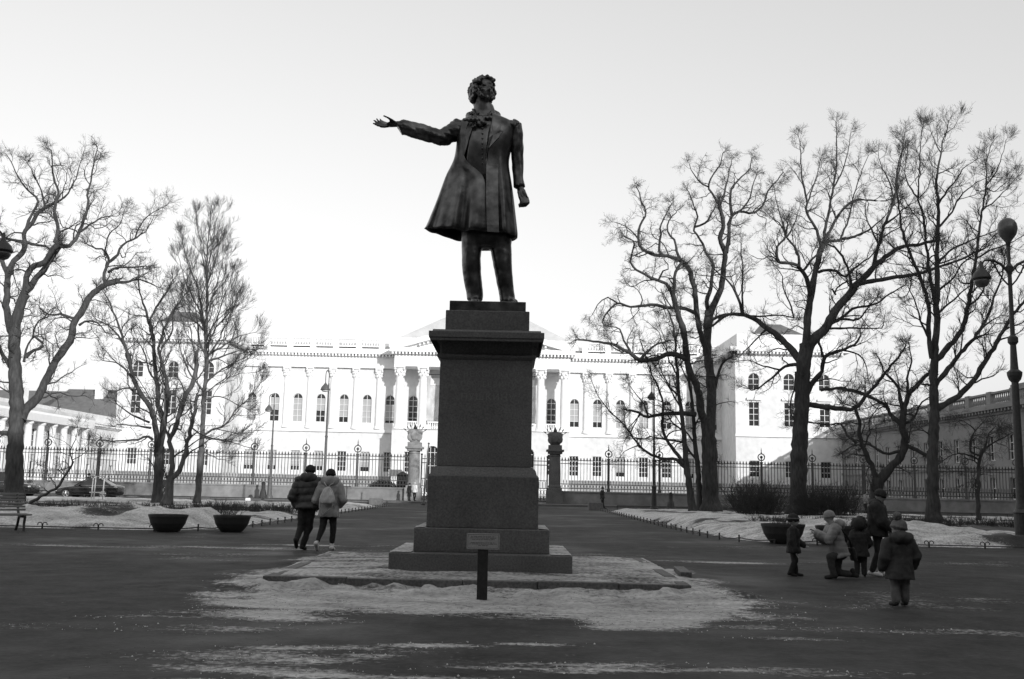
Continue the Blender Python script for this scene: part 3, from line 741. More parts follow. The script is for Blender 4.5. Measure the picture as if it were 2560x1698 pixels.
    # ---- lapels and collar: thick shaped plates lying on the chest
    def plate(name, poly, y_of, th, sub=1):
        b = MB(); n = len(poly)
        f = [S(x, y, y_of(x, y)) for x, y in poly]
        A = [Vector((p.x, y_of(x, y) - th, p.z)) for p, (x, y) in zip(f, poly)]; B = [Vector((p.x, y_of(x, y) + 0.03, p.z)) for p, (x, y) in zip(f, poly)]
        cA = sum(A, Vector()) / n; cA.y -= 0.015
        b.add(A + B + [cA], [(j, (j + 1) % n, 2 * n) for j in range(n)] + [(j, n + j, n + (j + 1) % n, (j + 1) % n) for j in range(n)] + [tuple(range(n, 2 * n))])
        return b.build(name, br, t, smooth=False, bevel=0.008)
    def chest(x, y):
        u = (x - 1212) / 72; k = np.interp(y, [285, 300, 312, 330, 350, 372, 398, 430], [0.17, 0.21, 0.27, 0.305, 0.325, 0.325, 0.315, 0.30])
        return -float(k * max(0.05, 1 - abs(u) ** 2.4) ** 0.45)
    plate('lapel', [(1236, 287), (1244, 296), (1254, 313), (1250, 326), (1258, 330), (1246, 346), (1231, 363), (1221, 373), (1217, 384), (1214, 400), (1217, 372), (1224, 345), (1230, 318), (1232, 300)], chest, 0.035)
    plate('lapel', [(1176, 300), (1186, 304), (1180, 325), (1173, 346), (1168, 366), (1163, 384), (1159, 396), (1156, 380), (1152, 356), (1150, 334), (1152, 318)], chest, 0.035)
    b = MB(); b.tube([S(1176, 296, -0.12), S(1170, 290, 0.02), S(1196, 282, 0.17), S(1228, 278, 0.17), S(1244, 286, 0.05), S(1240, 296, -0.13)], [0.03, 0.05, 0.055, 0.055, 0.05, 0.03], 10, 1.4); W('collar', remesh(b, 'collar', br, 0.014, 2))
    # ---- shirt collar points and cravat
    b = MB()
    b.loft([[S(1182, 285, -0.10), S(1186, 286, -0.14), S(1188, 292, -0.1)], [S(1175, 279, -0.13), S(1180, 277, -0.17), S(1184, 286, -0.12)], [S(1173, 284, -0.15), S(1179, 284, -0.18), S(1185, 290, -0.14)]])
    b.capsule(S(1184, 276, -0.09), S(1192, 294, -0.2), 0.035, 0.03, 8); b.capsule(S(1228, 282, -0.15), S(1216, 294, -0.22), 0.03, 0.03, 8)
    b.capsule(S(1200, 298, -0.27), S(1203, 301, -0.28), 0.065, 0.06, 10); b.capsule(S(1194, 300, -0.29), S(1180, 299, -0.31), 0.055, 0.05, 10); b.capsule(S(1176, 300, -0.31), S(1160, 299, -0.33), 0.05, 0.025, 8)
    b.capsule(S(1206, 306, -0.30), S(1213, 309, -0.30), 0.05, 0.025, 8); b.capsule(S(1198, 310, -0.31), S(1203, 314, -0.31), 0.04, 0.025, 8); b.capsule(S(1186, 316, -0.33), S(1181, 319, -0.33), 0.035, 0.02, 8)
    b.capsule(S(1190, 296, -0.20), S(1226, 296, -0.2), 0.06, 0.055, 10)
    W('cravat', remesh(b, 'cravat', br, 0.013, 1, lambda co, no: 0.006 * np.sin(co[:, 0] * 90 + co[:, 2] * 50)))
    # ---- waistcoat front with buttons, watch pocket line
    b = MB(); rows2 = [(312, 1188, 1226), (330, 1178, 1222), (350, 1172, 1219), (372, 1169, 1217), (398, 1166, 1216), (416, 1168, 1218), (432, 1172, 1218), (448, 1176, 1218)]
    V = []; 
    for (py, xa, xb) in rows2:
        for j in range(13):
            x = xa + (xb - xa) * j / 12; p = S(x, py, chest(x, py)); V.append(Vector((p.x, chest(x, py) - 0.012 + 0.05 * 0, p.z)))
    nb = len(V); V += [v + Vector((0, 0.06, 0)) for v in V]; Fs = []
    for i in range(len(rows2) - 1):
        for j in range(12):
            a = i * 13 + j; Fs.append((a, a + 1, a + 14, a + 13)); Fs.append((nb + a + 1, nb + a, nb + a + 13, nb + a + 14))
    for i in range(len(rows2) - 1):
        for j in (0, 12): a = i * 13 + j; Fs.append((a, a + 13, nb + a + 13, nb + a))
    for j in range(12):
        for i in (0, len(rows2) - 1): a = i * 13 + j; Fs.append((a, a + 1, nb + a + 1, nb + a))
    b.add(V, Fs); wc = b.build('waistcoat', br, t, smooth=True)
    for k in range(8):
        py = 322 + 12.5 * k; p = S(1206, py, chest(1206, py)); b = MB(); b.ball((p.x, chest(1206, py) - 0.022, p.z), (0.017, 0.012, 0.017), 10, 6); b.build('button', br, wc, smooth=True)
    # coat flap edge on the viewer's right, a hand's breadth proud
    b = MB(); ed = [(1217, 376), (1215.5, 430), (1215, 480), (1216, 525), (1217, 562), (1218, 579)]
    for (x, y) in ed: pass
    A = [Vector((S(x, y, d).x, d, S(x, y, d).z)) for (x, y), d in zip(ed, (-0.26, -0.355, -0.40, -0.43, -0.455, -0.46))]
    C = [Vector((S(x + 30, y, d).x, d + 0.035, S(x, y, d).z)) for (x, y), d in zip(ed, (-0.25, -0.345, -0.385, -0.415, -0.44, -0.445))]
    D = [v + Vector((0.0, 0.05, 0)) for v in A]; E = [v + Vector((0, 0.05, 0)) for v in C]
    b.loft([[a, c, e, d] for a, c, e, d in zip(A, C, E, D)]); b.build('coat_flap', br, t)
    return t
STATUE = fig()
# ================================================================== buildings
from mathutils import geometry as mgeo
def hole(uc, zb, w, zs, arch):
    """outline of an opening in wall coordinates (u, z)"""
    h = w / 2; P = [(uc - h, zb), (uc + h, zb), (uc + h, zs)]
    if arch: P += [(uc + h * math.cos(R(a)), zs + h * math.sin(R(a))) for a in range(20, 180, 20)]
    P.append((uc - h, zs)); return P
def wall_mesh(name, outer, holes, depth, m):
    """flat wall (u -> x, z), front at y=0 facing -y, with openings cut through and reveals going back to y=depth"""
    loops = [[Vector((u, 0, z)) for u, z in outer]] + [[Vector((u, 0, z)) for u, z in h] for h in holes]
    tri = mgeo.tessellate_polygon(loops); V = [p for l in loops for p in l]; b = MB()
    b.add(V, [tuple(t) for t in tri])
    for l in loops[1:]:
        n = len(l); b.add(l + [p + Vector((0, depth, 0)) for p in l], [(j, (j + 1) % n, n + (j + 1) % n, n + j) for j in range(n)])
    me = b.mesh(name, m, fix=False)
    bm = bmesh.new(); bm.from_mesh(me)
    for f in bm.faces:
        c = f.calc_center_median()
        if abs(f.normal.y) > 0.9 and f.normal.y > 0: f.normal_flip()
    bm.to_mesh(me); bm.free(); return me
def window_meshes(w, zs, arch, rows, cols, nm):
    """sash bars and pane around an opening whose sill middle is the origin; pane sits behind the bars"""
    b = MB(); h = w / 2; t = 0.075
    b.box(-h, -h + t, 0, 0.08, 0, zs); b.box(h - t, h, 0, 0.08, 0, zs); b.box(-h + t, h - t, 0, 0.08, 0, t)
    for c in range(1, cols): x = -h + w * c / cols; b.box(x - 0.04, x + 0.04, 0.003, 0.07, t, zs + (h * 0.9 if arch else 0))
    for r in range(1, rows + 1):
        z = zs * r / rows
        if r == rows: z -= t / 2
        b.box(-h + t, h - t, 0.006, 0.066, z - 0.035, z + 0.035)
    if arch:
        P = [Vector((h * 0.96 * math.cos(R(a)), 0.04, zs + h * 0.96 * math.sin(R(a)))) for a in range(0, 181, 20)]; b.tube(P, 0.05, 4)
    f = b.mesh('window', M['sash'])
    b = MB(); P = hole(0, 0, w, zs, arch); n = len(P); b.add([(u, 0.12, z) for u, z in P], [tuple(range(n))]); g = b.mesh('pane', M['glass'])
    return f, g
def blind_mesh(w, z0, z1):
    b = MB(); b.box(-w / 2 + 0.08, w / 2 - 0.08, 0.085, 0.112, z0, z1); return b.mesh('blind', M['blind'])
def add_window(fm, gm, parent, loc, rz=0.0, blind=None):
    w = link_mesh('window', fm, parent, loc, (0, 0, rz)); link_mesh('pane', gm, w)
    if blind is not None: link_mesh('blind', blind, w)
    return w
def Z(py, Y, px=700): return at(px, py, Y).z
XC = -4.45; YF = 160.0
BAY = 57.7 * 160 / 2560
z_pl, z_gb, z_gt, z_belt = Z(1186, YF), Z(1175, YF), Z(1125, YF), Z(1073, YF)
z_wb, z_ws, z_ca, z_cb, z_ct, z_bb, z_bt = Z(1053, YF), Z(994, YF), Z(917, YF), Z(884, YF), Z(874, YF), Z(863, YF), Z(842, YF)
HALF = 37.4
def palace():
    t = thing('palace', 'long white neoclassical palace with columned portico and rows of arched windows', 'palace', (XC, YF, 0))
    wm, tr = M['white'], M['whitetrim']
    def bx(name, x0, x1, y0, y1, z0, z1, m=wm, bevel=0.0): b = MB(); b.box(x0, x1, y0, y1, z0, z1); return b.build(name, m, t, bevel=bevel)
    bays = [k * BAY for k in range(-10, 11)]
    W1, W2 = 1.46, 1.40
    # ---- main front with openings
    hs = [hole(u, z_wb, W1, z_ws, True) for u in bays] + [hole(u, z_gb, W2, z_gt, False) for u in bays]
    link_mesh('wall', wall_mesh('wall', [(-HALF, z_pl), (HALF, z_pl), (HALF, z_cb), (-HALF, z_cb)], hs, 0.3, wm), t)
    bx('core', -HALF, HALF, 0.62, 24, 0, z_cb - 0.02, M['whitetrim'])
    bx('plinth', -HALF, HALF, -0.18, 0.25, 0, z_pl, M['stone'])
    f1, g1 = window_meshes(W1, z_ws - z_wb, True, 4, 2, 'w'); f2, g2 = window_meshes(W2, z_gt - z_gb, False, 4, 3, 'w')
    hb = z_ws - z_wb
    bl = [blind_mesh(W1, 0.1, hb), blind_mesh(W1, 0.1, hb * 0.97), blind_mesh(W1, hb * 0.25, hb), blind_mesh(W1, hb * 0.52, hb), blind_mesh(W1, hb * 0.12, hb * 0.8)]
    bl2 = blind_mesh(W2, (z_gt - z_gb) * 0.28, z_gt - z_gb - 0.1)
    rr = random.Random(4)
    for k, u in enumerate(bays):
        a = abs(k - 10)
        add_window(f1, g1, t, (u, 0.20, z_wb), 0, None if a <= 3 else bl[rr.randrange(5)])
        add_window(f2, g2, t, (u, 0.20, z_gb), 0, bl2 if (a > 4 and rr.random() < 0.6) else None)
    # belt, architrave, cornice with modillions
    bx('belt_course', -HALF, HALF, -0.30, -0.002, z_belt - 0.25, z_belt + 0.2, tr)
    bx('architrave', -HALF, HALF, -0.62, -0.002, z_ca, z_ca + 0.7, tr); bx('frieze', -HALF, HALF, -0.52, -0.003, z_ca + 0.7, z_cb, tr)
    bx('cornice', -HALF, HALF, -1.25, 0.4, z_cb + 0.06, z_ct + 0.1, tr)
    def modillions(x0, x1, yf, z, slope=0.0, name='modillion'):
        b = MB(); n = int((x1 - x0) / 0.52)
        for i in range(n):
            x = x0 + (i + 0.5) * (x1 - x0) / n; zz_ = z - abs(x) * slope
            b.box(x - 0.13, x + 0.13, yf, yf + 0.62, zz_ - 0.34, zz_)
        o = b.build(name, tr, t); o['kind'] = 'stuff'; return o
    modillions(-HALF, HALF, -1.15, z_cb + 0.05)
    # balustrade on the roof line
    bx('parapet', -HALF, HALF, -0.35, 0.15, z_ct + 0.1, z_bb - 0.32, tr); bx('shade_strip', -HALF, HALF, 0.16, 0.5, z_ct + 0.11, z_bb + 0.1, M['roof'])  # dark strip behind the gap under the rail, standing in for shade
    for s in (-1, 1):
        xs_ = [s * (16.0 + 1.8 * BAY * i / 1.8) for i in range(0, 7)]
        for i, x in enumerate(xs_):
            if abs(x) < HALF: bx('pier', x - 0.45, x + 0.45, -0.36, 0.155, z_bb - 0.32, z_bt, tr)
        bl_ = MB(); 
        a, c = (15.5, HALF - 0.2)
        n = int((c - a) / 0.42)
        for i in range(n):
            x = s * (a + 0.42 * i)
            if min(abs(x - q) for q in xs_) < 0.6: continue
            bl_.lathe([(0.06, 0), (0.14, 0.35), (0.06, 0.75), (0.09, 1.0)], (x, -0.1, z_bb + 0.15), 6)
        o = bl_.build('balusters', tr, t); o['kind'] = 'stuff'
        xa, xb = sorted((s * a, s * c))
        bx('rail', xa, xb, -0.3, 0.1, z_bt - 0.22, z_bt, tr); bx('rail', xa, xb, -0.3, 0.1, z_bb - 0.05, z_bb + 0.15, tr)
    b = MB(); b.prism([(2.0, z_bb), (12, z_bt + 0.9), (22, z_bb)], -HALF + 1, HALF - 1, 'x'); b.build('roof', M['roofsnow'], t)
    # engaged half columns between the bays
    def column(x, y, r, z0, z1, nm='column'):
        b = MB(); H = z1 - z0; ch = 1.5
        b.lathe([(r * 1.35, 0), (r * 1.35, 0.25), (r * 1.15, 0.32), (r * 1.2, 0.45), (r, 0.55), (r * 0.98, H * 0.4), (r * 0.86, H - ch - 0.1), (r * 0.95, H - ch - 0.05), (r * 0.88, H - ch)], (x, y, z0), 20)
        o = b.build(nm, tr, t, smooth=False)
        b = MB(); b.lathe([(r * 0.88, 0), (r * 0.95, 0.4), (r * 1.1, 0.9), (r * 1.35, 1.2)], (x, y, z1 - ch), 14)
        for lvl, zz_, rr_, n in ((0, 0.28, 1.08, 8), (1, 0.72, 1.22, 8)):
            for j in range(n):
                a = 2 * math.pi * (j + 0.5 * lvl) / n; b.ball((x + r * rr_ * math.cos(a), y + r * rr_ * math.sin(a), z1 - ch + zz_), (0.17, 0.17, 0.24), 6, 4)
        for sx in (-1, 1):
            for sy in (-1, 1): b.ball((x + sx * r * 1.12, y + sy * r * 1.12, z1 - ch + 1.08), (0.2, 0.2, 0.2), 7, 5)
        b.box(x - r * 1.4, x + r * 1.4, y - r * 1.4, y + r * 1.4, z1 - 0.22, z1 - 0.003)
        c = b.build('capital', tr, o); return o
    xs_cols = [(-9.5 + k) * BAY for k in range(0, 20)]
    for k in range(0, 20):
        x = xs_cols[k] 
        if abs(x) > 3.7 * BAY: column(x, -0.05, 0.42, z_belt + 0.25, z_ca, 'half_column')
    # ---- portico
    PY = -4.4
    for k in range(8): column((k - 3.5) * BAY, PY + 0.75, 0.62, z_belt + 0.25, z_ca)
    PX = 3.5 * BAY + 0.85
    arch = [hole(k * BAY, 0.4, 1.9, Z(1123, 156), True) for k in (-2, -1, 0, 1, 2)] + [hole(k * BAY, z_gb, 1.3, z_gt, False) for k in (-3, 3)]
    link_mesh('podium', wall_mesh('podium', [(-PX, 0), (PX, 0), (PX, z_belt + 0.2), (-PX, z_belt + 0.2)], arch, 0.5, wm), t, (0, PY, 0))
    bx('podium_side', -PX, -PX + 0.4, PY + 0.003, -0.302, 0, z_belt + 0.2, wm); bx('podium_side', PX - 0.4, PX, PY + 0.003, -0.302, 0, z_belt + 0.2, wm)
    bx('podium_floor', -PX, PX, PY - 0.25, -0.302, z_belt + 0.2, z_belt + 0.25, tr); bx('podium_back', -PX + 0.4, PX - 0.4, PY + 0.9, PY + 1.1, 0, z_belt + 0.19, M['roof'])
    fa, ga = window_meshes(1.9, Z(1123, 156) - 0.4, True, 3, 3, 'w')
    for k in (-2, -1, 0, 1, 2): add_window(fa, ga, t, (k * BAY, PY + 0.4, 0.4))
    f3, g3 = window_meshes(1.3, z_gt - z_gb, False, 4, 3, 'w')
    for k in (-3, 3): add_window(f3, g3, t, (k * BAY, PY + 0.4, z_gb))
    # balustrades between the columns
    for k in range(7):
        xc = (k - 3) * BAY; b = MB(); b.box(xc - BAY / 2 + 0.8, xc + BAY / 2 - 0.8, PY + 0.5, PY + 0.9, z_belt + 1.25, z_belt + 1.45)
        for j in range(6): b.lathe([(0.07, 0), (0.14, 0.3), (0.06, 0.7), (0.1, 1.0)], (xc + (j - 2.5) * 0.33, PY + 0.7, z_belt + 0.26), 6)
        o = b.build('portico_balustrade', tr, t)
    bx('entablature', -PX, PX, PY, -0.63, z_ca, z_cb, tr); bx('portico_cornice', -PX - 0.7, PX + 0.7, PY - 0.75, -0.63, z_cb + 0.06, z_ct + 0.1, tr)
    modillions(-PX - 0.5, PX + 0.5, PY - 0.68, z_cb + 0.055)
    zr = Z(810, 156, 1210); zc0 = z_ct + 0.1; sl = (zr - zc0) / (PX + 0.7)
    b = MB(); b.prism([(-PX + 0.2, zc0), (PX - 0.2, zc0), (0, zr - 0.9)], PY + 0.1, -0.3); b.build('tympanum', wm, t)
    for s in (-1, 1):
        b = MB(); b.prism([(s * (PX + 0.75), zc0 + 0.003), (s * (PX + 0.75), zc0 + 0.35), (0, zr + 0.2), (0, zr - 0.55), (s * (PX - 1.2), zc0 + 0.003)], PY - 0.8, -0.3); b.build('raking_cornice', tr, t)
    b = MB()
    for i in range(44):
        x = (i - 21.5) * 0.62; z = zr - 0.62 - abs(x) * sl
        if z < zc0 + 0.5: continue
        b.box(x - 0.14, x + 0.14, PY - 0.65, PY + 0.1, z - 0.34, z - 0.05)
    o = b.build('raking_modillion', tr, t); o['kind'] = 'stuff'
    # attic and low hipped roof behind the pediment
    za = Z(850, 166, 1000); zrf = Z(770, 172, 1216)
    bx('attic', -15.0, 15.0, 0.5, 12, z_ct, z_bt + 0.35, wm)
    b = MB(); b.loft([[(-13.8, 1.5, z_bt + 0.36), (13.8, 1.5, z_bt + 0.36), (13.8, 21, z_bt + 0.36), (-13.8, 21, z_bt + 0.36)], [(-2, 9, zrf), (2, 9, zrf), (2, 13, zrf), (-2, 13, zrf)]]); b.build('attic_roof', M['roofsnow'], t)
    # ---- projecting end pavilions
    RY = -10.2
    f4, g4 = window_meshes(1.5, Z(981, 150) - Z(1041, 150), False, 4, 2, 'w'); f5, g5 = window_meshes(1.62, (Z(922, 150) - Z(950, 150)), True, 2, 2, 'w')
    f6, g6 = window_meshes(1.42, Z(1127, 150) - Z(1168, 150), False, 3, 3, 'w')
    for s in (-1, 1):
        x0, x1 = sorted((s * (HALF - 0.01), s * (HALF + 15.8))); xm = (x0 + x1) / 2
        us = [xm - 5.2, xm, xm + 5.2]
        zc_, zct_, zp = z_cb, z_ct, Z(1186, 150)
        hs = [hole(u, Z(1041, 150), 1.5, Z(981, 150), False) for u in us] + [hole(u, Z(950, 150), 1.62, Z(922, 150), True) for u in us] + [hole(u, Z(1168, 150), 1.42, Z(1127, 150), False) for u in us]
        link_mesh('pavilion_wall', wall_mesh('pavilion_wall', [(x0, zp), (x1, zp), (x1, zc_), (x0, zc_)], hs, 0.3, wm), t, (0, RY, 0))
        bx('pavilion_body', x0 + 0.003, x1 - 0.003, RY + 0.62, 24, 0, zc_ - 0.01, wm); 
        for xx in (x0, x1 - 0.3): bx('pavilion_side', xx, xx + 0.3, RY + 0.003, RY + 0.63, 0, zc_ - 0.012, wm)
        bx('plinth', x0 - 0.1, x1 + 0.1, RY - 0.18, RY + 0.25, 0, zp, M['stone'])
        for u in us:
            add_window(f4, g4, t, (u, RY + 0.2, Z(1041, 150))); add_window(f5, g5, t, (u, RY + 0.2, Z(950, 150))); add_window(f6, g6, t, (u, RY + 0.2, Z(1168, 150)))
        for u in us:                                   # hood over the tall windows, relieving arch above
            b = MB(); b.box(u - 1.1, u + 1.1, RY - 0.3, RY - 0.003, Z(976, 150), Z(971, 150)); b.build('window_hood', tr, t)
        bx('belt_course', x0 - 0.1, x1 + 0.1, RY - 0.25, RY - 0.003, z_belt - 0.2, z_belt + 0.2, tr)
        bx('pavilion_frieze', x0 - 0.15, x1 + 0.15, RY - 0.35, RY + 0.4, zc_, zc_ + 0.4, tr)
        bx('pavilion_cornice', x0 - 0.9, x1 + 0.9, RY - 1.1, 20, zc_ + 0.4, zct_ + 0.45, tr)
        b = MB(); n = 30
        for i in range(n): x = x0 + (i + 0.5) * (x1 - x0) / n; b.box(x - 0.12, x + 0.12, RY - 1.0, RY - 0.4, zc_ + 0.08, zc_ + 0.395)
        o = b.build('modillion', tr, t); o['kind'] = 'stuff'
        za0, za1 = zct_ + 0.45, Z(812, 151)
        bx('pavilion_attic', x0 + 0.4, x1 - 0.4, RY + 0.4, 18, za0, za1, wm)
        for u in (xm + 0.6 * s, xm - 5.4 * s): bx('attic_vent', u - 0.75, u + 0.75, RY + 0.38, RY + 0.42, Z(847, 150), Z(843, 150), M['roof'])
        b = MB(); xr = xm - s * 0.6
        b.loft([[(xr - 3.6, RY + 1.2, za1), (xr + 3.6, RY + 1.2, za1), (xr + 3.6, RY + 9, za1), (xr - 3.6, RY + 9, za1)], [(xr - 2.2, RY + 4.4, Z(790, 156)), (xr + 0.7, RY + 4.4, Z(790, 156)), (xr + 0.7, RY + 5.5, Z(790, 156)), (xr - 2.2, RY + 5.5, Z(790, 156))]])
        b.build('pavilion_roof', M['roof'], t)
    return t
palace()
# banners hung in the portico
for s, lab in ((-1, 'pale printed banner hung between the portico columns left of the pedestal'), (1, 'pale printed banner hung between the portico columns right of the pedestal')):
    x = XC + s * 2 * BAY; y = YF - 1.15; z0, z1 = Z(1053, 159, 1095), Z(938, 159, 1095)
    t = thing('banner', lab, 'banner', (x, y, z0), 0, 'exhibition banners in the portico')
    b = MB(); n = 16; H = z1 - z0
    b.loft([[(-1.45, -0.01 + 0.05 * math.sin(i * 0.9), H * i / n), (1.45, -0.01 + 0.05 * math.sin(i * 0.9 + 1), H * i / n), (1.45, 0.02 + 0.05 * math.sin(i * 0.9 + 1), H * i / n), (-1.45, 0.02 + 0.05 * math.sin(i * 0.9), H * i / n)] for i in range(n + 1)])
    b.build('cloth', M['banner'], t); b = MB(); b.tube([(-1.6, 0, H + 0.06), (1.6, 0, H + 0.06)], 0.05, 6); b.tube([(-1.6, 0, -0.06), (1.6, 0, -0.06)], 0.05, 6); b.build('batten', M['iron'], t)
    b = MB(); b.box(-0.9, 0.9, -0.115, -0.075, H * 0.78, H * 0.93); b.build('panel', M['whitetrim'], t)

def wing(name, label, X, s, zc, zt, y0, y1, lit):
    """side wing along the courtyard; its front is at X and faces the courtyard (s = +1 faces +x)"""
    t = thing(name, label, 'building', (X, y0, 0)); wm = M['white'] if lit else M['townwall']; tr = M['whitetrim'] if lit else M['townwall']  # unlit wing gets darker stucco and trim, its shade put into the colour
    Ln = y1 - y0
    def bx(nm, u0, u1, d0, d1, z0, z1, m): 
        b = MB(); a, c = sorted((-s * d0, -s * d1)); b.box(a, c, u0, u1, z0, z1); return b.build(nm, m, t)
    pitch = 3.9; n = int(Ln / pitch); us = [(i + 0.5) * Ln / n for i in range(n)]
    zl0, zl1, zu0, zu1 = 1.3, 3.4, 5.1, min(7.6, zc - 1.6)
    hs = [hole(u, zl0, 1.3, zl1, False) for u in us] + [hole(u, zu0, 1.35, zu1, False) for u in us]
    me = wall_mesh('wall', [(0, 0), (Ln, 0), (Ln, zc - 0.5), (0, zc - 0.5)], hs, 0.3, wm)
    # wall_mesh faces -y: turn it to face +-x
    o = link_mesh('wall', me, t, (0, 0, 0) if s > 0 else (0, Ln, 0), (0, 0, R(90) if s > 0 else R(-90)))
    f1, g1 = window_meshes(1.3, zl1 - zl0, False, 2, 2, 'w'); f2, g2 = window_meshes(1.35, zu1 - zu0, False, 3, 2, 'w')
    for u in us:
        for f, g, z in ((f1, g1, zl0), (f2, g2, zu0)): add_window(f, g, t, (-s * 0.18, u, z), R(90) if s > 0 else R(-90))
    bx('core', 0.003, Ln - 0.003, 0.6, 13, 0, zc - 0.51, wm)
    bx('end_wall', 0.0, 0.3, 0.0, 0.6, 0, zc - 0.52, wm)
    bx('string_course', 0, Ln, -0.15, -0.002, 4.2, 4.5, tr)
    bx('frieze', -0.2, Ln, -0.2, 13.2, zc - 0.5, zc, tr); bx('cornice', -0.6, Ln, -0.75, 13.6, zc, zc + 0.35, tr)
    b = MB()
    for i in range(int(Ln / 0.7)): 
        a, c = sorted((s * 0.65, s * 0.22)); b.box(a, c, 0.7 * i, 0.7 * i + 0.3, zc - 0.28, zc - 0.003)
    o = b.build('modillion', tr, t); o['kind'] = 'stuff'
    return t, bx, us, Ln, tr, wm
# right wing, in the shade, with a balustrade against the sky
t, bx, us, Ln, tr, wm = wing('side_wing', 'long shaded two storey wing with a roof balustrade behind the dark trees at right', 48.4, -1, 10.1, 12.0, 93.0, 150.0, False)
bx('parapet', 0, Ln, -0.1, 0.4, 10.45, 10.75, tr)
k = 0; u = 0.0
while u < Ln:
    bx('pier', u, u + 0.9, -0.12, 0.42, 10.75, 12.0, tr)
    b = MB()
    for j in range(9): b.lathe([(0.07, 0), (0.13, 0.3), (0.06, 0.7), (0.1, 0.95)], (0.16, u + 1.25 + 0.4 * j, 10.76), 6)
    o = b.build('balusters', tr, t); o['kind'] = 'stuff'
    bx('rail', u + 0.9, min(u + 4.9, Ln), -0.05, 0.35, 11.72, 11.92, tr); u += 4.9
bx('roof_block', 5, 16, 5, 12, 10.4, 13.4, M['roof'])
# left wing, sunlit, columns along its middle, dark roof
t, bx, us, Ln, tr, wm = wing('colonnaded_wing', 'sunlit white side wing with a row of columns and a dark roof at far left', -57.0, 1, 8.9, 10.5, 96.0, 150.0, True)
for i in range(9):
    y = 14.0 + 3.2 * i; b = MB(); b.lathe([(0.62, 0), (0.62, 0.2), (0.48, 0.3), (0.46, 3), (0.38, 6.3), (0.55, 6.55), (0.55, 6.8)], (0.95, y, 1.2), 16); b.build('column', tr, t)
b = MB(); b.box(0.003, 1.7, 12.5, 41.2, 0, 1.2); b.build('podium', M['stone'], t)
b = MB(); b.box(0.21, 1.6, 12.7, 41.0, 8.003, 8.898); b.build('entablature', tr, t)
b = MB(); b.box(-12.6, 0.2, 10, 66, 9.26, 10.2); b.build('attic', wm, t)
b = MB(); b.loft([[(-8.6, 47, 10.21), (-0.55, 47, 10.21), (-0.55, 66, 10.21), (-8.6, 66, 10.21)], [(-8.3, 55, 14.5), (-0.9, 55, 14.5), (-0.9, 62, 14.5), (-8.3, 62, 14.5)]]); rf = b.build('roof', M['roof'], t)
b = MB(); b.prism([(0.5, 9.27), (0.5, 9.5), (-0.2, 10.15), (-0.2, 9.27)], 10.2, 43.8, 'y'); b.build('snow_ledge', M['roofsnow'], t)
for y, x in ((35, -5.5), (52, -2.0)): b = MB(); b.box(x - 1.2, x, y, y + 1.6, 10.3, 12.9 if x < -3 else 16.0); b.build('chimney', wm, rf)
# blocks farther off
for (nm, lab, x0, x1, y0, y1, z, pitch) in (('apartment_house', 'distant grey roofed house just visible behind the colonnaded wing', -92, -70, 150, 172, 11.5, 3.5),):
    t = thing(nm, lab, 'house', ((x0 + x1) / 2, y0, 0)); hx = (x1 - x0) / 2
    hs = [hole(-hx + 2 + 3.0 * i, zb, 1.3, zb + 2.0, False) for i in range(7) for zb in (1.5, 5.0, 8.4)]
    link_mesh('wall', wall_mesh('wall', [(-hx, 0), (hx, 0), (hx, z), (-hx, z)], hs, 0.3, M['townwall']), t)
    f, g = window_meshes(1.3, 2.0, False, 2, 2, 'w')
    for i in range(7):
        for zb in (1.5, 5.0, 8.4): add_window(f, g, t, (-hx + 2 + 3.0 * i, 0.18, zb))
    b = MB(); b.box(-hx, hx, 0.6, y1 - y0, 0, z - 0.01); b.build('core', M['townwall'], t)
    b = MB(); b.prism([(-0.4, z), ((y1 - y0) / 2, z + pitch), (y1 - y0 + 0.4, z)], -hx - 0.4, hx + 0.4, 'x'); rf = b.build('roof', M['roof'], t)
    b = MB(); b.box(-3, -1.8, 5, 6.2, z + 1, z + pitch + 1.2); b.build('chimney', M['townwall'], rf)

# ---- the houses that close the square behind the viewer and along its right hand side
def town_house(label, loc, rz, length, depth, height, pitch=4.2):
    t = thing('town_house', label, 'building', loc, rz, 'houses closing the square'); n = int(length / pitch); rows = 6
    us = [-length / 2 + (i + 0.5) * length / n for i in range(n)]; zs_ = [1.2 + r * (height - 3.5) / rows for r in range(rows)]
    hs = [hole(u, z, 1.4, z + 2.2, False) for u in us for z in zs_]
    link_mesh('wall', wall_mesh('wall', [(-length / 2, 0), (length / 2, 0), (length / 2, height - 1), (-length / 2, height - 1)], hs, 0.3, M['townwall']), t)
    b = MB()
    for u in us:
        for z in zs_: b.box(u - 0.7, u + 0.7, 0.2, 0.3, z, z + 2.2)
    o = b.build('panes', M['glass'], t); o['kind'] = 'stuff'
    b = MB()
    for u in us:
        for z in zs_: b.box(u - 0.04, u + 0.04, 0.12, 0.19, z, z + 2.2); b.box(u - 0.7, u + 0.7, 0.13, 0.18, z + 1.3, z + 1.38)
    o = b.build('sashes', M['sash'], t); o['kind'] = 'stuff'
    b = MB(); b.box(-length / 2, length / 2, 0.55, depth, 0, height - 1.01); b.build('core', M['townwall'], t)
    for xx in (-length / 2, length / 2 - 0.25): b = MB(); b.box(xx, xx + 0.25, 0.003, 0.56, 0, height - 1.02); b.build('end_wall', M['townwall'], t)
    b = MB(); b.box(-length / 2 - 0.5, length / 2 + 0.5, -0.7, depth, height - 1, height - 0.3); b.build('cornice', M['townwall'], t)
    b = MB(); b.prism([(-0.2, height - 0.3), (depth / 2, height + 2.0), (depth - 0.2, height - 0.3)], -length / 2, length / 2, 'x'); b.build('roof', M['roof'], t)
    return t
town_house('long shaded town house closing the square behind the viewer', (10, -22, 0), R(180), 190, 16, 27.0)
town_house('tall town house along the right hand edge of the square', (41, 15, 0), R(-90), 88, 42, 29.0)
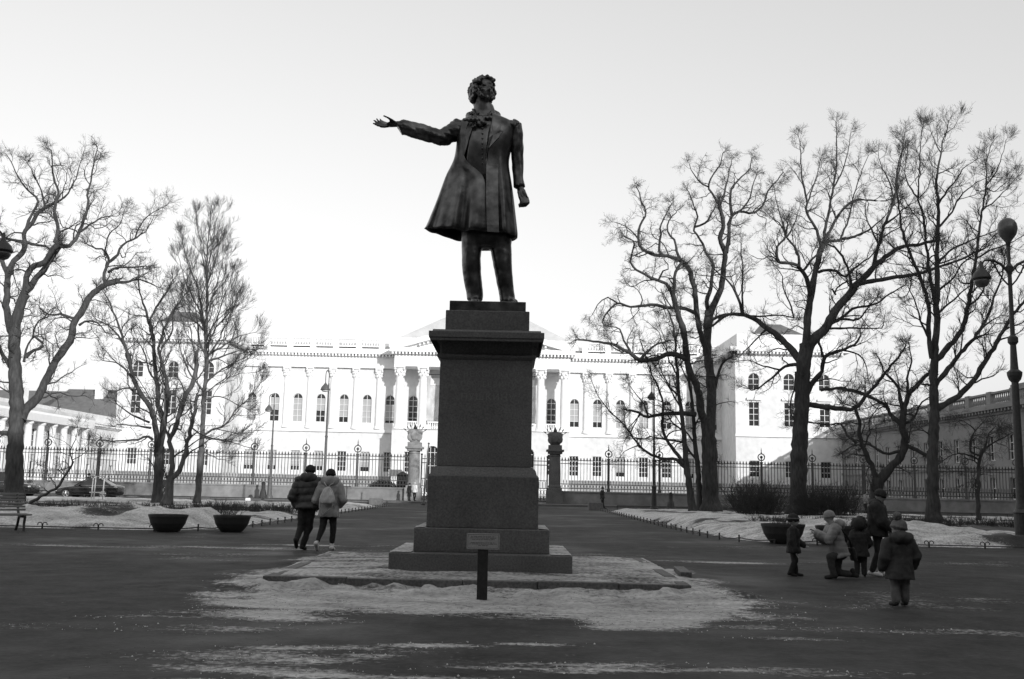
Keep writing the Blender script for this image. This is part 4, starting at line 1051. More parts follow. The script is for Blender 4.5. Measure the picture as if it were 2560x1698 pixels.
# ================================================================== palace fence and gate
FY = 90.0
FS = FY / F
def zf(px, py): return at(px, py, FY).z
Z_WT = zf(550, 1209.5)                   # top of the granite base wall
Z_R1, Z_R2, Z_R3 = zf(550, 1203), zf(550, 1192), zf(550, 1133)
Z_R4 = zf(550, 1141); Z_TIP = zf(550, 1125)
def fence(label, xa, xb, posts, group):
    t = thing('iron_fence', label, 'fence', ((xa + xb) / 2, FY, 0), 0, group); cx = (xa + xb) / 2
    b = MB(); b.box(xa - cx, xb - cx, -0.32, 0.32, 0.1, Z_WT - 0.14); w = b.build('base_wall', M['wallstone'], t, bevel=0.01)
    # coping stones on the wall
    x = xa
    while x < xb - 0.1:
        e = min(x + 2.24, xb); b = MB(); b.box(x - cx + 0.005, e - cx - 0.005, -0.38, 0.38, Z_WT - 0.14, Z_WT); b.build('coping_stone', M['wallstone'], w, bevel=0.015); x = e
    for z in (Z_R1, Z_R2, Z_R3, Z_R4):
        b = MB(); b.box(xa - cx, xb - cx, -0.025, 0.025, z - 0.03, z + 0.03); b.build('rail', M['iron'], t)
    b = MB(); b.box(-0.024, 0.024, -0.020, 0.020, Z_WT - 0.02, Z_TIP - 0.30)
    b.loft([[(-0.05, -0.015, Z_TIP - 0.30), (0.05, -0.015, Z_TIP - 0.30), (0.05, 0.015, Z_TIP - 0.30), (-0.05, 0.015, Z_TIP - 0.30)], [(-0.062, -0.015, Z_TIP - 0.2), (0.062, -0.015, Z_TIP - 0.2), (0.062, 0.015, Z_TIP - 0.2), (-0.062, 0.015, Z_TIP - 0.2)], [(-0.008, -0.008, Z_TIP), (0.008, -0.008, Z_TIP), (0.008, 0.008, Z_TIP), (-0.008, 0.008, Z_TIP)]])
    pk = b.mesh('picket', M['iron'])
    n = int(round((xb - xa) / 0.272))
    for i in range(n):
        x = xa + (i + 0.5) * (xb - xa) / n
        if min(abs(x - p) for p in posts) > 0.12: link_mesh('picket', pk, t, (x - cx, 0, 0))
    # low ornament between the two bottom rails
    b = MB()
    for i in range(n):
        x = xa + (i + 1.0) * (xb - xa) / n - cx
        P = [(x + 0.10 * math.cos(a), 0, (Z_R1 + Z_R2) / 2 + 0.15 * math.sin(a)) for a in np.linspace(0, 2 * math.pi, 9)]; b.tube(P, 0.016, 3, cap=False)
        b.loft([[(x - 0.02, -0.015, Z_R2 + 0.03), (x + 0.02, -0.015, Z_R2 + 0.03), (x + 0.02, 0.015, Z_R2 + 0.03), (x - 0.02, 0.015, Z_R2 + 0.03)], [(x - 0.04, -0.01, Z_R2 + 0.25), (x + 0.04, -0.01, Z_R2 + 0.25), (x + 0.04, 0.01, Z_R2 + 0.25), (x - 0.04, 0.01, Z_R2 + 0.25)], [(x - 0.005, -0.005, Z_R2 + 0.40), (x + 0.005, -0.005, Z_R2 + 0.40), (x + 0.005, 0.005, Z_R2 + 0.40), (x - 0.005, 0.005, Z_R2 + 0.40)]])
    o = b.build('scrollwork', M['iron'], t); o['kind'] = 'stuff'
    zp = zf(550, 1127); zr = zf(550, 1115)
    b = MB(); b.lathe([(0.16, Z_WT), (0.16, Z_WT + 0.2), (0.11, Z_WT + 0.26), (0.11, zp - 0.15), (0.15, zp - 0.1), (0.15, zp)], (0, 0, 0), 12); pm = b.mesh('fence_post', M['ironlight'])
    b = MB(); P = [(0.29 * math.cos(a), 0, zr + 0.29 * math.sin(a)) for a in np.linspace(0, 2 * math.pi, 25)]; b.tube(P, 0.05, 6, cap=False)
    b.tube([(0, 0, zp), (0, 0, zr - 0.1)], 0.05, 6); b.ball((0, 0, zr), (0.13, 0.07, 0.13), 8, 6)
    b.lathe([(0.05, zr + 0.31), (0.07, zr + 0.38), (0.03, zr + 0.45), (0.045, zr + 0.55), (0.005, zr + 0.85)], (0, 0, 0), 8); rm = b.mesh('finial', M['ironlight'])
    for p in posts:
        if xa <= p <= xb: o = link_mesh('fence_post', pm, t, (p - cx, 0, 0)); link_mesh('finial', rm, o)
    return t
XGL, XGR = at(1034, 1200, FY).x, at(1386.5, 1200, FY).x
fence('tall iron fence on a granite base running left from the gate', -50.0, XGL - 0.5, [at(119.6 + 129.2 * k, 1120, FY).x for k in range(-1, 7)], 'iron railings along the palace courtyard')
fence('tall iron fence on a granite base running right from the gate', XGR + 0.5, 50.0, [at(1521.6 + 127.2 * k, 1140, FY).x for k in range(0, 10)], 'iron railings along the palace courtyard')
def gate_pillar(label, x, m):
    t = thing('gate_pillar', label, 'pillar', (x, FY, 0), 0, 'gate pillars crowned with trophies'); zt = zf(1034, 1119)
    b = MB(); b.box(-0.72, 0.72, -0.72, 0.72, 0.1, 1.25); b.box(-0.62, 0.62, -0.62, 0.62, 1.25, 1.45); b.build('base', m, t, bevel=0.02)
    b = MB(); b.lathe([(0.56, 1.45), (0.58, 1.6), (0.52, 1.75), (0.52, 2.6), (0.47, zt - 0.55), (0.52, zt - 0.5), (0.47, zt - 0.42), (0.5, zt - 0.3)], (0, 0, 0), 24); b.build('shaft', m, t, smooth=False)
    b = MB(); b.box(-0.62, 0.62, -0.62, 0.62, zt - 0.3, zt - 0.12); b.box(-0.76, 0.76, -0.76, 0.76, zt - 0.117, zt + 0.06); b.box(-0.58, 0.58, -0.58, 0.58, zt + 0.06, zt + 0.45); b.build('capital', m, t, bevel=0.015)
    # trophy: round shield, helmet and a fan of spears
    b = MB(); z0 = zt + 0.45
    b.loft([[(a * math.cos(u), 0.5 * a * math.sin(u), z0 + h) for u in np.linspace(0, 2 * math.pi, 17)[:-1]] for a, h in ((0.42, 0.0), (0.46, 0.15), (0.58, 0.4), (0.66, 0.8), (0.68, 1.0), (0.45, 1.12), (0.2, 1.18))])
    b.ball((0, -0.34, z0 + 0.6), (0.36, 0.10, 0.42), 14, 10); b.ball((-0.38, -0.24, z0 + 0.45), (0.28, 0.09, 0.36), 12, 8); b.ball((0.38, -0.24, z0 + 0.5), (0.28, 0.09, 0.38), 12, 8)
    body = b.build('trophy', M['granite_rough'] if m is M['granite_rough'] else M['pillarstone'], t, smooth=True)
    b = MB(); b.ball((0, 0, z0 + 1.24), (0.17, 0.2, 0.2), 12, 8); b.lathe([(0.24, 0), (0.24, 0.04), (0.1, 0.06)], (0, 0, z0 + 1.14), 14); b.ball((0, 0.03, z0 + 1.48), (0.06, 0.17, 0.10), 10, 6); b.build('helmet', M['iron'], body, smooth=True)
    for k, a in enumerate((-48, -34, -20, 20, 34, 48)):
        d = Vector((math.sin(R(a)), 0, math.cos(R(a)))); b = MB(); p = Vector((0, 0.06, z0 + 0.3)); b.tube([p + d * 0.3, p + d * 1.15], 0.022, 6); b.tube([p + d * 1.1, p + d * 1.2, p + d * 1.42], [0.035, 0.065, 0.004], 6); b.build('spear', M['iron'], body)
    return t
gate_pillar('pale round stone gate pillar with trophy, left of the pedestal', XGL, M['pillarstone'])
gate_pillar('dark round stone gate pillar with trophy, right of the pedestal', XGR, M['granite_rough'])
def gate_leaf(label, x, rz, w):
    t = thing('gate_leaf', label, 'gate', (x, FY, 0.13), rz, 'iron gate leaves'); H = Z_TIP - 0.35
    for xx in (0.0, w): b = MB(); b.box(xx - 0.06, xx + 0.06, -0.06, 0.06, 0.05, H + 0.1); b.ball((xx, 0, H + 0.2), 0.1, 10, 6); b.build('stile', M['iron'], t)
    for z in (0.12, 1.25, 1.9, H - 0.55, H - 0.2): b = MB(); b.box(0.06, w - 0.06, -0.03, 0.03, z, z + 0.07); b.build('rail', M['iron'], t)
    b = MB(); b.box(-0.022, 0.022, -0.02, 0.02, 0.12, H); b.loft([[(-0.05, -0.01, H), (0.05, -0.01, H), (0.05, 0.01, H), (-0.05, 0.01, H)], [(-0.005, -0.005, H + 0.25), (0.005, -0.005, H + 0.25), (0.005, 0.005, H + 0.25), (-0.005, 0.005, H + 0.25)]]); pk = b.mesh('picket', M['iron'])
    n = int(w / 0.27)
    for i in range(1, n): link_mesh('picket', pk, t, (w * i / n, 0, 0))
    b = MB()
    for i in range(n):
        for zc in (0.45, 0.95): P = [(w * (i + 0.5) / n + 0.11 * math.cos(a), 0, zc + 0.2 * math.sin(a)) for a in np.linspace(0, 2 * math.pi, 9)]; b.tube(P, 0.02, 3, cap=False)
        b.box(w * (i + 0.5) / n - 0.03, w * (i + 0.5) / n + 0.03, -0.015, 0.015, 1.32, 1.85)
    o = b.build('scrollwork', M['iron'], t); o['kind'] = 'stuff'
gate_leaf('iron gate leaf beside the left gate pillar', XGL + 0.65, R(2), 3.0)
gate_leaf('iron gate leaf standing open beside the right gate pillar', XGR - 0.65, R(180), 3.0)
# things just inside and at the gate
def clump(mesh_name, n, rx, ry, rz_, leaf, m, seed):
    rr = random.Random(seed); b = MB()
    for i in range(n):
        u = Vector((rr.gauss(0, 1), rr.gauss(0, 1), rr.gauss(0, 1))).normalized() * (rr.random() ** 0.25); c = Vector((u.x * rx, u.y * ry, rz_ + u.z * rz_))
        a = Vector((rr.gauss(0, 1), rr.gauss(0, 1), rr.gauss(0, 1))).normalized() * leaf; d = a.cross(Vector((rr.gauss(0, 1), rr.gauss(0, 1), rr.gauss(0, 1)))).normalized() * leaf
        b.add([c - a, c + d * 0.5, c + a, c - d * 0.5], [(0, 1, 2, 3)])
    return b.mesh(mesh_name, m)
p = at(957, 1211, 97); p.z = 0.13
t = thing('clipped_shrub', 'dark clipped shrub behind the fence left of the gate', 'shrub', (p.x, 97, 0.0))
link_mesh('foliage', clump('foliage', 1600, 1.5, 0.8, 0.95, 0.13, M['hedge'], 3), t)
b = MB(); b.tube([(0, 0, 0), (0.05, 0, 0.7)], 0.06, 6); b.tube([(0.3, 0, 0), (0.45, 0, 0.8)], 0.04, 6); b.build('stem', M['bark'], t)
p = at(988, 1183, 94)
t = thing('notice_board', 'small white notice board on posts inside the fence', 'sign', (p.x, 94, 0)); b = MB(); b.box(-0.62, 0.62, -0.03, 0.03, p.z - 0.3, p.z + 0.32); b.build('board', M['whitetrim'], t)
b = MB(); b.tube([(-0.45, 0.06, 0), (-0.45, 0.06, p.z)], 0.04, 6); b.build('post', M['pole'], t); b = MB(); b.tube([(0.45, 0.06, 0), (0.45, 0.06, p.z)], 0.04, 6); b.build('post', M['pole'], t)
p = at(1009, 1200, 93)
t = thing('guard_booth', 'dark guard booth beside the left gate pillar', 'booth', (p.x, 93.2, 0)); b = MB(); b.box(-0.55, 0.35, -0.5, 0.5, 0.1, 2.35); b.build('cabin', M['iron'], t, bevel=0.02)
b = MB(); b.loft([[(-0.65, -0.6, 2.35), (0.45, -0.6, 2.35), (0.45, 0.6, 2.35), (-0.65, 0.6, 2.35)], [(-0.12, -0.05, 2.7), (-0.08, -0.05, 2.7), (-0.08, 0.05, 2.7), (-0.12, 0.05, 2.7)]]); b.build('roof', M['iron'], t); b = MB(); b.box(-0.4, 0.2, -0.52, -0.503, 1.2, 1.95); b.build('pane', M['glass'], t)
p0 = gnd(1058, 1263); 
t = thing('flagpole', 'thin leaning metal pole at the path end left of the pedestal', 'pole', (p0.x, p0.y, 0)); q = at(1072, 1109, p0.y) - Vector((p0.x, p0.y, 0))
b = MB(); b.tube([(0, 0, 0), (q.x, q.y, q.z)], [0.07, 0.045], 8); b.build('shaft', M['pole'], t); b = MB(); b.lathe([(0.16, 0), (0.16, 0.1), (0.07, 0.2)], (0, 0, 0), 10); b.build('foot', M['iron'], t); b = MB(); b.ball((q.x, q.y, q.z), 0.08, 8, 6); b.build('finial', M['pole'], t)
# ================================================================== bare trees
def tube_batch(P, Rad, sides):
    """P (n,k,3) centre lines, Rad (n,k) -> vertices, quads"""
    n, k, _ = P.shape
    D = np.empty_like(P); D[:, 1:-1] = P[:, 2:] - P[:, :-2]; D[:, 0] = P[:, 1] - P[:, 0]; D[:, -1] = P[:, -1] - P[:, -2]
    D /= np.linalg.norm(D, axis=2, keepdims=True) + 1e-9
    ref = np.where(np.abs(D[:, :1, 2:3]) > 0.8, np.array([1.0, 0, 0]), np.array([0, 0, 1.0])); ref = np.broadcast_to(ref, D.shape)
    A = np.cross(D, ref); A /= np.linalg.norm(A, axis=2, keepdims=True) + 1e-9; B = np.cross(D, A)
    ang = 2 * np.pi * np.arange(sides) / sides
    V = P[:, :, None, :] + Rad[:, :, None, None] * (np.cos(ang)[None, None, :, None] * A[:, :, None, :] + np.sin(ang)[None, None, :, None] * B[:, :, None, :])
    idx = np.arange(n * k * sides).reshape(n, k, sides); nx = np.roll(idx, -1, axis=2)
    Q = np.stack([idx[:, :-1], nx[:, :-1], nx[:, 1:], idx[:, 1:]], -1).reshape(-1, 4)
    return V.reshape(-1, 3), Q
def merge(parts):
    V = []; Q = []; o = 0
    for v, q in parts: V.append(v); Q.append(q + o); o += len(v)
    return np.concatenate(V), np.concatenate(Q)
def unit(v): return v / (np.linalg.norm(v, axis=-1, keepdims=True) + 1e-9)
def grow(P0, D0, L, r0, r1, K, wander, up, g):
    """random walks: n branches of K segments"""
    n = len(P0); P = np.empty((n, K + 1, 3)); P[:, 0] = P0; d = unit(D0); st = (L / K)[:, None]
    for i in range(K):
        d = unit(d + g.normal(0, wander, (n, 3)) + np.array([0, 0, up]) * (i + 1) / K)
        P[:, i + 1] = P[:, i] + d * st
    t = np.linspace(0, 1, K + 1)[None, :]
    return P, r0[:, None] * (1 - t) + r1[:, None] * t
def sprout(P, Rad, per, tlo, angle, lf, lvar, rf, rmax, g, flat=1.0):
    """children along branches P: per = children per branch"""
    n, k, _ = P.shape; per = max(1, per); m = n * per
    bi = np.repeat(np.arange(n), per)
    t = tlo + (1 - tlo) * ((np.tile(np.arange(per), n) + g.random(m)) / per)
    f = t * (k - 1); i = np.minimum(f.astype(int), k - 2); u = (f - i)[:, None]
    a = P[bi, i]; b = P[bi, i + 1]; p = a * (1 - u) + b * u; d = unit(b - a)
    r = Rad[bi, i] * (1 - u[:, 0]) + Rad[bi, i + 1] * u[:, 0]
    rnd = g.normal(0, 1, (m, 3)); rnd[:, 1] *= flat; s = unit(rnd - d * np.sum(rnd * d, 1, keepdims=True))
    an = np.radians(angle) * g.uniform(0.65, 1.35, m)[:, None]
    D = d * np.cos(an) + s * np.sin(an)
    L = lf * g.uniform(1 - lvar, 1 + lvar, m) * (1 - 0.68 * t)
    return p, D, L, np.minimum(r * rf, rmax)
def smooth_path(pts, n):
    pts = np.asarray(pts, float); seg = np.r_[0, np.cumsum(np.linalg.norm(np.diff(pts, axis=0), axis=1))]
    q = np.linspace(0, seg[-1], n); m = len(pts)
    if m < 3: return np.stack([np.interp(q, seg, pts[:, c]) for c in range(pts.shape[1])], 1)
    tan = np.empty_like(pts); tan[1:-1] = (pts[2:] - pts[:-2]) / (seg[2:] - seg[:-2])[:, None]; tan[0] = (pts[1] - pts[0]) / (seg[1] - seg[0]); tan[-1] = (pts[-1] - pts[-2]) / (seg[-1] - seg[-2])
    i = np.clip(np.searchsorted(seg, q, 'right') - 1, 0, m - 2); h = (seg[i + 1] - seg[i])[:, None]; t = ((q - seg[i]) / (seg[i + 1] - seg[i]))[:, None]
    return (2 * t ** 3 - 3 * t ** 2 + 1) * pts[i] + (t ** 3 - 2 * t ** 2 + t) * h * tan[i] + (-2 * t ** 3 + 3 * t ** 2) * pts[i + 1] + (t ** 3 - t ** 2) * h * tan[i + 1]

def tree(name, label, cat, Y, trunk, limbs, bark, twig, seed, group='bare trees in the square', dens=1.6, l1=2.0, l2=0.85, l3=0.42, wander=0.34, up=0.12, angle=48, n2=7, n3=5, rt=0.0060, spread=0.55, extra=(), rscale=1.0, tipgrow=1.0, lowcut=0.0):
    """trunk/limbs: lists of (points in photo pixels, width px at start, width px at end); depth wanders around distance Y"""
    g = np.random.default_rng(seed); s = Y / F * rscale; known = []; dens *= 1.2; n2 += 2; n3 += 4; wander *= 0.85; l1 *= 1.45; l2 *= 1.1
    def path3(pts, w0, w1, first=False):
        n = max(6, int(sum(math.hypot(pts[i + 1][0] - pts[i][0], pts[i + 1][1] - pts[i][1]) for i in range(len(pts) - 1)) / 12))
        q = smooth_path(pts, n); 
        if first or not known: y0 = Y
        else:
            K = np.array(known); y0 = K[np.argmin((K[:, 0] - pts[0][0]) ** 2 + (K[:, 1] - pts[0][1]) ** 2), 2]
        lm = np.r_[0, np.cumsum(np.linalg.norm(np.diff(q, axis=0), axis=1))] * Y / F
        slope = 0 if first else g.uniform(-spread, spread)
        wob = np.cumsum(g.normal(0, 0.05, n)) * (0.0 if first else 1.0)
        yy = y0 + slope * lm + wob * lm / (lm[-1] + 0.1)
        for a, b in zip(q, yy): known.append((a[0], a[1], b))
        W3 = np.array([at(a[0], a[1], b) for a, b in zip(q, yy)])
        jit = g.normal(0, 0.02, W3.shape); jit[0] = 0; W3 += jit
        t = np.linspace(0, 1, n); rad = (w0 + (w1 - w0) * t ** 0.85) * s / 2
        return W3, rad
    T0 = path3(trunk[0], trunk[1], trunk[2], True)
    base = Vector((T0[0][0][0], T0[0][0][1], lawn_z(T0[0][0][0], T0[0][0][1])))
    root = thing(name, label, cat, base, 0, group); bo = np.array(base)
    # flare at the foot, run down into the ground
    W3, rad = T0; W3 = W3.copy(); W3[0, 2] = min(W3[0, 2], base.z - 0.15); rad = rad.copy(); z = W3[:, 2] - base.z; rad *= 1 + 0.45 * np.exp(-np.maximum(z, 0) / 0.35)
    kn = 1 + 0.05 * g.normal(0, 1, len(rad)); rad *= kn
    v, q = tube_batch((W3 - bo)[None], rad[None], 12); link_mesh('trunk', np_mesh('trunk', v, q, bark), root)
    allp = [(W3, rad, True)]
    for L in limbs:
        W3, rad = path3(L[0], L[1], L[2]); rad = rad * (1 + 0.06 * g.normal(0, 1, len(rad)))
        if len(L) > 3 and L[3] == 'trunk':
            W3[0, 2] = min(W3[0, 2], base.z - 0.15)
        v, q = tube_batch((W3 - bo)[None], rad[None], 8); link_mesh('limb', np_mesh('limb', v, q, bark), root); allp.append((W3, rad, False))
    # side branches -> twigs
    K1 = 8; Ps, Ds, Ls, R0 = [], [], [], []
    for W3, rad, tr in allp:
        ln = np.sum(np.linalg.norm(np.diff(W3, axis=0), axis=1)); n = int(ln * dens * (0.55 if tr else 1.0))
        if n < 1: continue
        p, d, l, r = sprout(W3[None], rad[None], n, 0.45 if tr else 0.12, angle, l1, 0.5, 0.5, 0.05, g)
        keep = (p[:, 2] - base.z) > lowcut
        Ps.append(p[keep]); Ds.append(d[keep]); Ls.append(l[keep]); R0.append(r[keep])
        if not tr:                                                  # the limb itself runs on into finer wood
            e = np.repeat(W3[-1:], 2, 0); dd = unit(W3[-1] - W3[-3]) + g.normal(0, 0.3, (2, 3)); Ps.append(e); Ds.append(dd); Ls.append(np.full(2, l1 * 0.18 * tipgrow)); R0.append(np.full(2, rad[-1] * 0.7))
    P0 = np.concatenate(Ps); D0 = np.concatenate(Ds); L0 = np.concatenate(Ls); R0 = np.concatenate(R0)
    P1, A1 = grow(P0, D0, L0, R0, np.minimum(R0 * 0.4, 0.009), K1, wander, up, g)
    p, d, l, r = sprout(P1, A1, n2, 0.15, angle, l2, 0.45, 0.6, 0.013, g); P2, A2 = grow(p, d, l, r, np.full(len(p), rt), 5, wander * 0.65, up, g)
    p, d, l, r = sprout(P2, A2, n3, 0.15, angle * 0.9, l3, 0.5, 0.7, rt * 1.25, g); P3, A3 = grow(p, d, l, r, np.full(len(p), rt * 0.6), 1, wander * 0.7, up, g)
    v, q = merge([tube_batch(P1 - bo, A1, 4), tube_batch(P2 - bo, A2, 3), tube_batch(P3 - bo, A3, 3)])
    o = link_mesh('crown', np_mesh('crown', v, q, twig, True), root); o['kind'] = 'stuff'
    return root, len(q)
def pl(s): 
    a = [float(x) for x in s.split()]; return list(zip(a[0::2], a[1::2]))
BK, BM, BP, TW, TP = M['bark'], M['barkmid'], M['barkpale'], M['twig'], M['twigpale']
NQ = 0
def T(*a, **k):
    global NQ
    r, n = tree(*a, **k); NQ += n; return r
# --- far left tree
T('bare_tree', 'huge spreading bare tree with a thick pale foot at the far left edge', 'tree', 54,
  (pl("31 1266 35 1230 36 1180 38 1120 41 1060 41 993 38 936 36 872 40 806 51 768 62 735"), 46, 24),
  [(pl("62 735 66 704 69 685 83 666 110 657 128 630 147 612"), 18, 13), (pl("66 728 80 711 105 679 128 646 150 615"), 17, 12),
   (pl("147 612 139 606 145 583 143 558 136 532 138 508 147 481 136 450 131 424 129 379"), 12, 3),
   (pl("147 614 172 617 188 602 201 577 210 545 220 513 218 488 226 462 234 417 242 376"), 11, 3), (pl("201 580 230 558 255 545 293 539"), 6, 2),
   (pl("40 860 24 810 16 775 19 720 21 682 38 650 61 625 61 583 77 561 96 532 112 521 137 508"), 22, 9), (pl("64 577 77 539 96 503 64 468 41 437 29 405 13 385"), 9, 2), (pl("112 521 104 480 85 440 70 410"), 6, 2), (pl("137 508 160 495 178 470 192 440 200 405"), 6, 2),
   (pl("64 605 96 615 123 621 118 640"), 8, 5), (pl("61 605 30 600 0 588 -30 560"), 9, 4), (pl("21 690 5 650 -12 600 -25 540"), 14, 5), (pl("38 936 15 900 -8 860 -30 820"), 14, 6), (pl("48 1108 20 1085 -10 1080 -40 1060"), 13, 8),
   (pl("52 1052 64 1025 96 990 124 932 153 881 178 846 183 819 190 800 207 774 230 736 265 711 290 704"), 24, 15), (pl("290 704 319 706 338 698 360 703 392 716"), 9, 3),
   (pl("265 710 258 690 266 666 274 653 265 634 257 623 236 621 215 610"), 12, 3), (pl("274 655 297 634 306 615 338 596 364 577 384 545"), 9, 2), (pl("271 681 293 669 330 668 360 666"), 8, 4), (pl("338 596 352 560 385 530 418 512"), 5, 1.5), (pl("262 640 270 590 300 560 312 520"), 5, 1.5),
   (pl("191 797 159 787 121 786 100 770"), 9, 3), (pl("198 813 217 802 242 806 262 830"), 8, 2.5), (pl("64 894 89 875 110 867 92 846 83 835 96 806 118 784"), 9, 3), (pl("60 905 70 860 95 840 130 860"), 7, 2)],
  BM, TW, 101, dens=1.35, l1=1.9, wander=0.42, n2=6, n3=4)
# --- leaning sapling
T('leaning_tree', 'slender leaning sapling with a pale stem rising from a dark root ball at left', 'tree', 39.5,
  (pl("40 1290 47 1277 73 1261 92 1247 119 1230 145 1215 159 1195 176 1169 181 1153"), 9, 5), [(pl("181 1153 175 1131 178 1120 187 1103 196 1070"), 4, 1.2), (pl("178 1165 150 1175 122 1171 104 1168"), 2.5, 1), (pl("181 1150 200 1138 222 1128 240 1132"), 2.5, 1), (pl("176 1135 200 1125 215 1118"), 2, 0.8)],
  BP, TP, 102, dens=2.2, l1=0.9, l2=0.45, l3=0.25, n2=5, n3=3, rt=0.004)
# --- the pair left of centre
T('bare_tree', 'dark many stemmed bare tree behind the left planter', 'tree', 57,
  (pl("394 1268 394 1247 396 1197 398 1150 398 1118"), 25, 24),
  [(pl("394 1125 391 1084 385 1051 374 1017 351 983 335 950 323 902 312 866 299 818 280 770 262 735"), 17, 3), (pl("399 1120 408 1051 396 1011 394 972 388 916 382 850 375 818 368 786 356 751 348 722 346 671"), 17, 3), (pl("382 850 377 799 391 767 417 729 432 700"), 8, 2.5),
   (pl("402 1120 413 1042 419 995 416 955 405 908 396 871 404 847 420 802 442 764 471 729"), 15, 3), (pl("312 866 296 840 270 815 245 800"), 6, 2), (pl("335 950 310 920 285 905 262 902"), 6, 2),
   (pl("383 1100 368 1090 351 1098 318 1101 276 1103 250 1100"), 7, 2), (pl("377 1070 351 1066 323 1065 300 1060"), 6, 2), (pl("373 1056 335 1040 307 1023 285 1000"), 6, 2), (pl("396 960 372 925 360 880 335 845"), 6, 2), (pl("404 870 430 830 432 790 450 740"), 6, 2)],
  BM, TW, 103, dens=1.4, l1=1.9, n2=6, n3=4, up=0.2, wander=0.3, angle=42)
T('bare_tree', 'pale barked tree forked low above the ground, in front of the dark many stemmed one', 'tree', 51,
  (pl("413 1278 418 1250 424 1211 428 1190"), 24, 18),
  [(pl("427 1192 429 1174 430 1135 424 1101 438 1073 447 1040 461 995 483 953 491 920 489 888"), 13, 11), (pl("430 1195 444 1183 458 1152 467 1113 478 1068 486 1028 492 990"), 13, 8), (pl("489 890 480 850 470 800 455 740"), 4, 1.5), (pl("424 1101 410 1060 412 1010 406 960"), 7, 3), (pl("478 1068 500 1085 520 1093 548 1101 590 1108"), 4, 1.2), (pl("447 1045 470 1030 480 1010"), 4, 2)],
  BP, TP, 104, dens=1.3, l1=1.5, n2=6, n3=4, angle=45)
T('upright_tree', 'tall upright bare tree with a dense cone of fine rising twigs', 'tree', 58,
  (pl("491 1274 492 1253 497 1197 502 1127 506 1084 507 1028 511 972 517 916 514 847 516 799 519 751 517 671 520 608 525 560 527 528"), 17, 2),
  [(pl("514 850 507 790 493 716 474 671 462 630 452 590"), 6, 1.2), (pl("514 840 500 780 480 740 462 700 446 640"), 6, 1.2), (pl("516 895 500 860 492 800 488 760"), 7, 2), (pl("517 760 520 700 540 650 552 600"), 5, 1), (pl("516 800 530 745 548 690 560 640"), 5, 1), (pl("518 700 505 640 498 590 492 540"), 4, 1), (pl("519 680 530 620 540 560 548 530"), 4, 1), (pl("516 900 540 860 570 800 590 760"), 6, 1.2), (pl("517 890 550 870 600 840 640 830"), 6, 1.2),
   (pl("516 905 546 895 590 880 640 872"), 6, 1.5), (pl("512 960 545 930 590 905 620 890"), 6, 1.5), (pl("516 870 540 820 575 780 600 740"), 5, 1), (pl("514 850 540 800 560 745 580 690"), 5, 1), (pl("514 830 480 800 455 790 430 740"), 5, 1.2), (pl("510 980 480 940 460 900 445 850"), 6, 1.5),
   (pl("507 1090 537 1073 565 1062 587 1028 621 995 650 960"), 6, 1.2), (pl("508 1093 551 1101 593 1110 625 1120"), 5, 1.2), (pl("505 1125 532 1142 560 1150"), 4, 1.2), (pl("509 1000 545 990 580 1005 610 1020"), 4, 1.2), (pl("510 985 560 950 600 935 640 930"), 4, 1.2)],
  BP, TW, 105, dens=1.9, l1=1.7, l2=0.9, wander=0.2, up=0.28, angle=34, n2=7, n3=4, tipgrow=0.8)
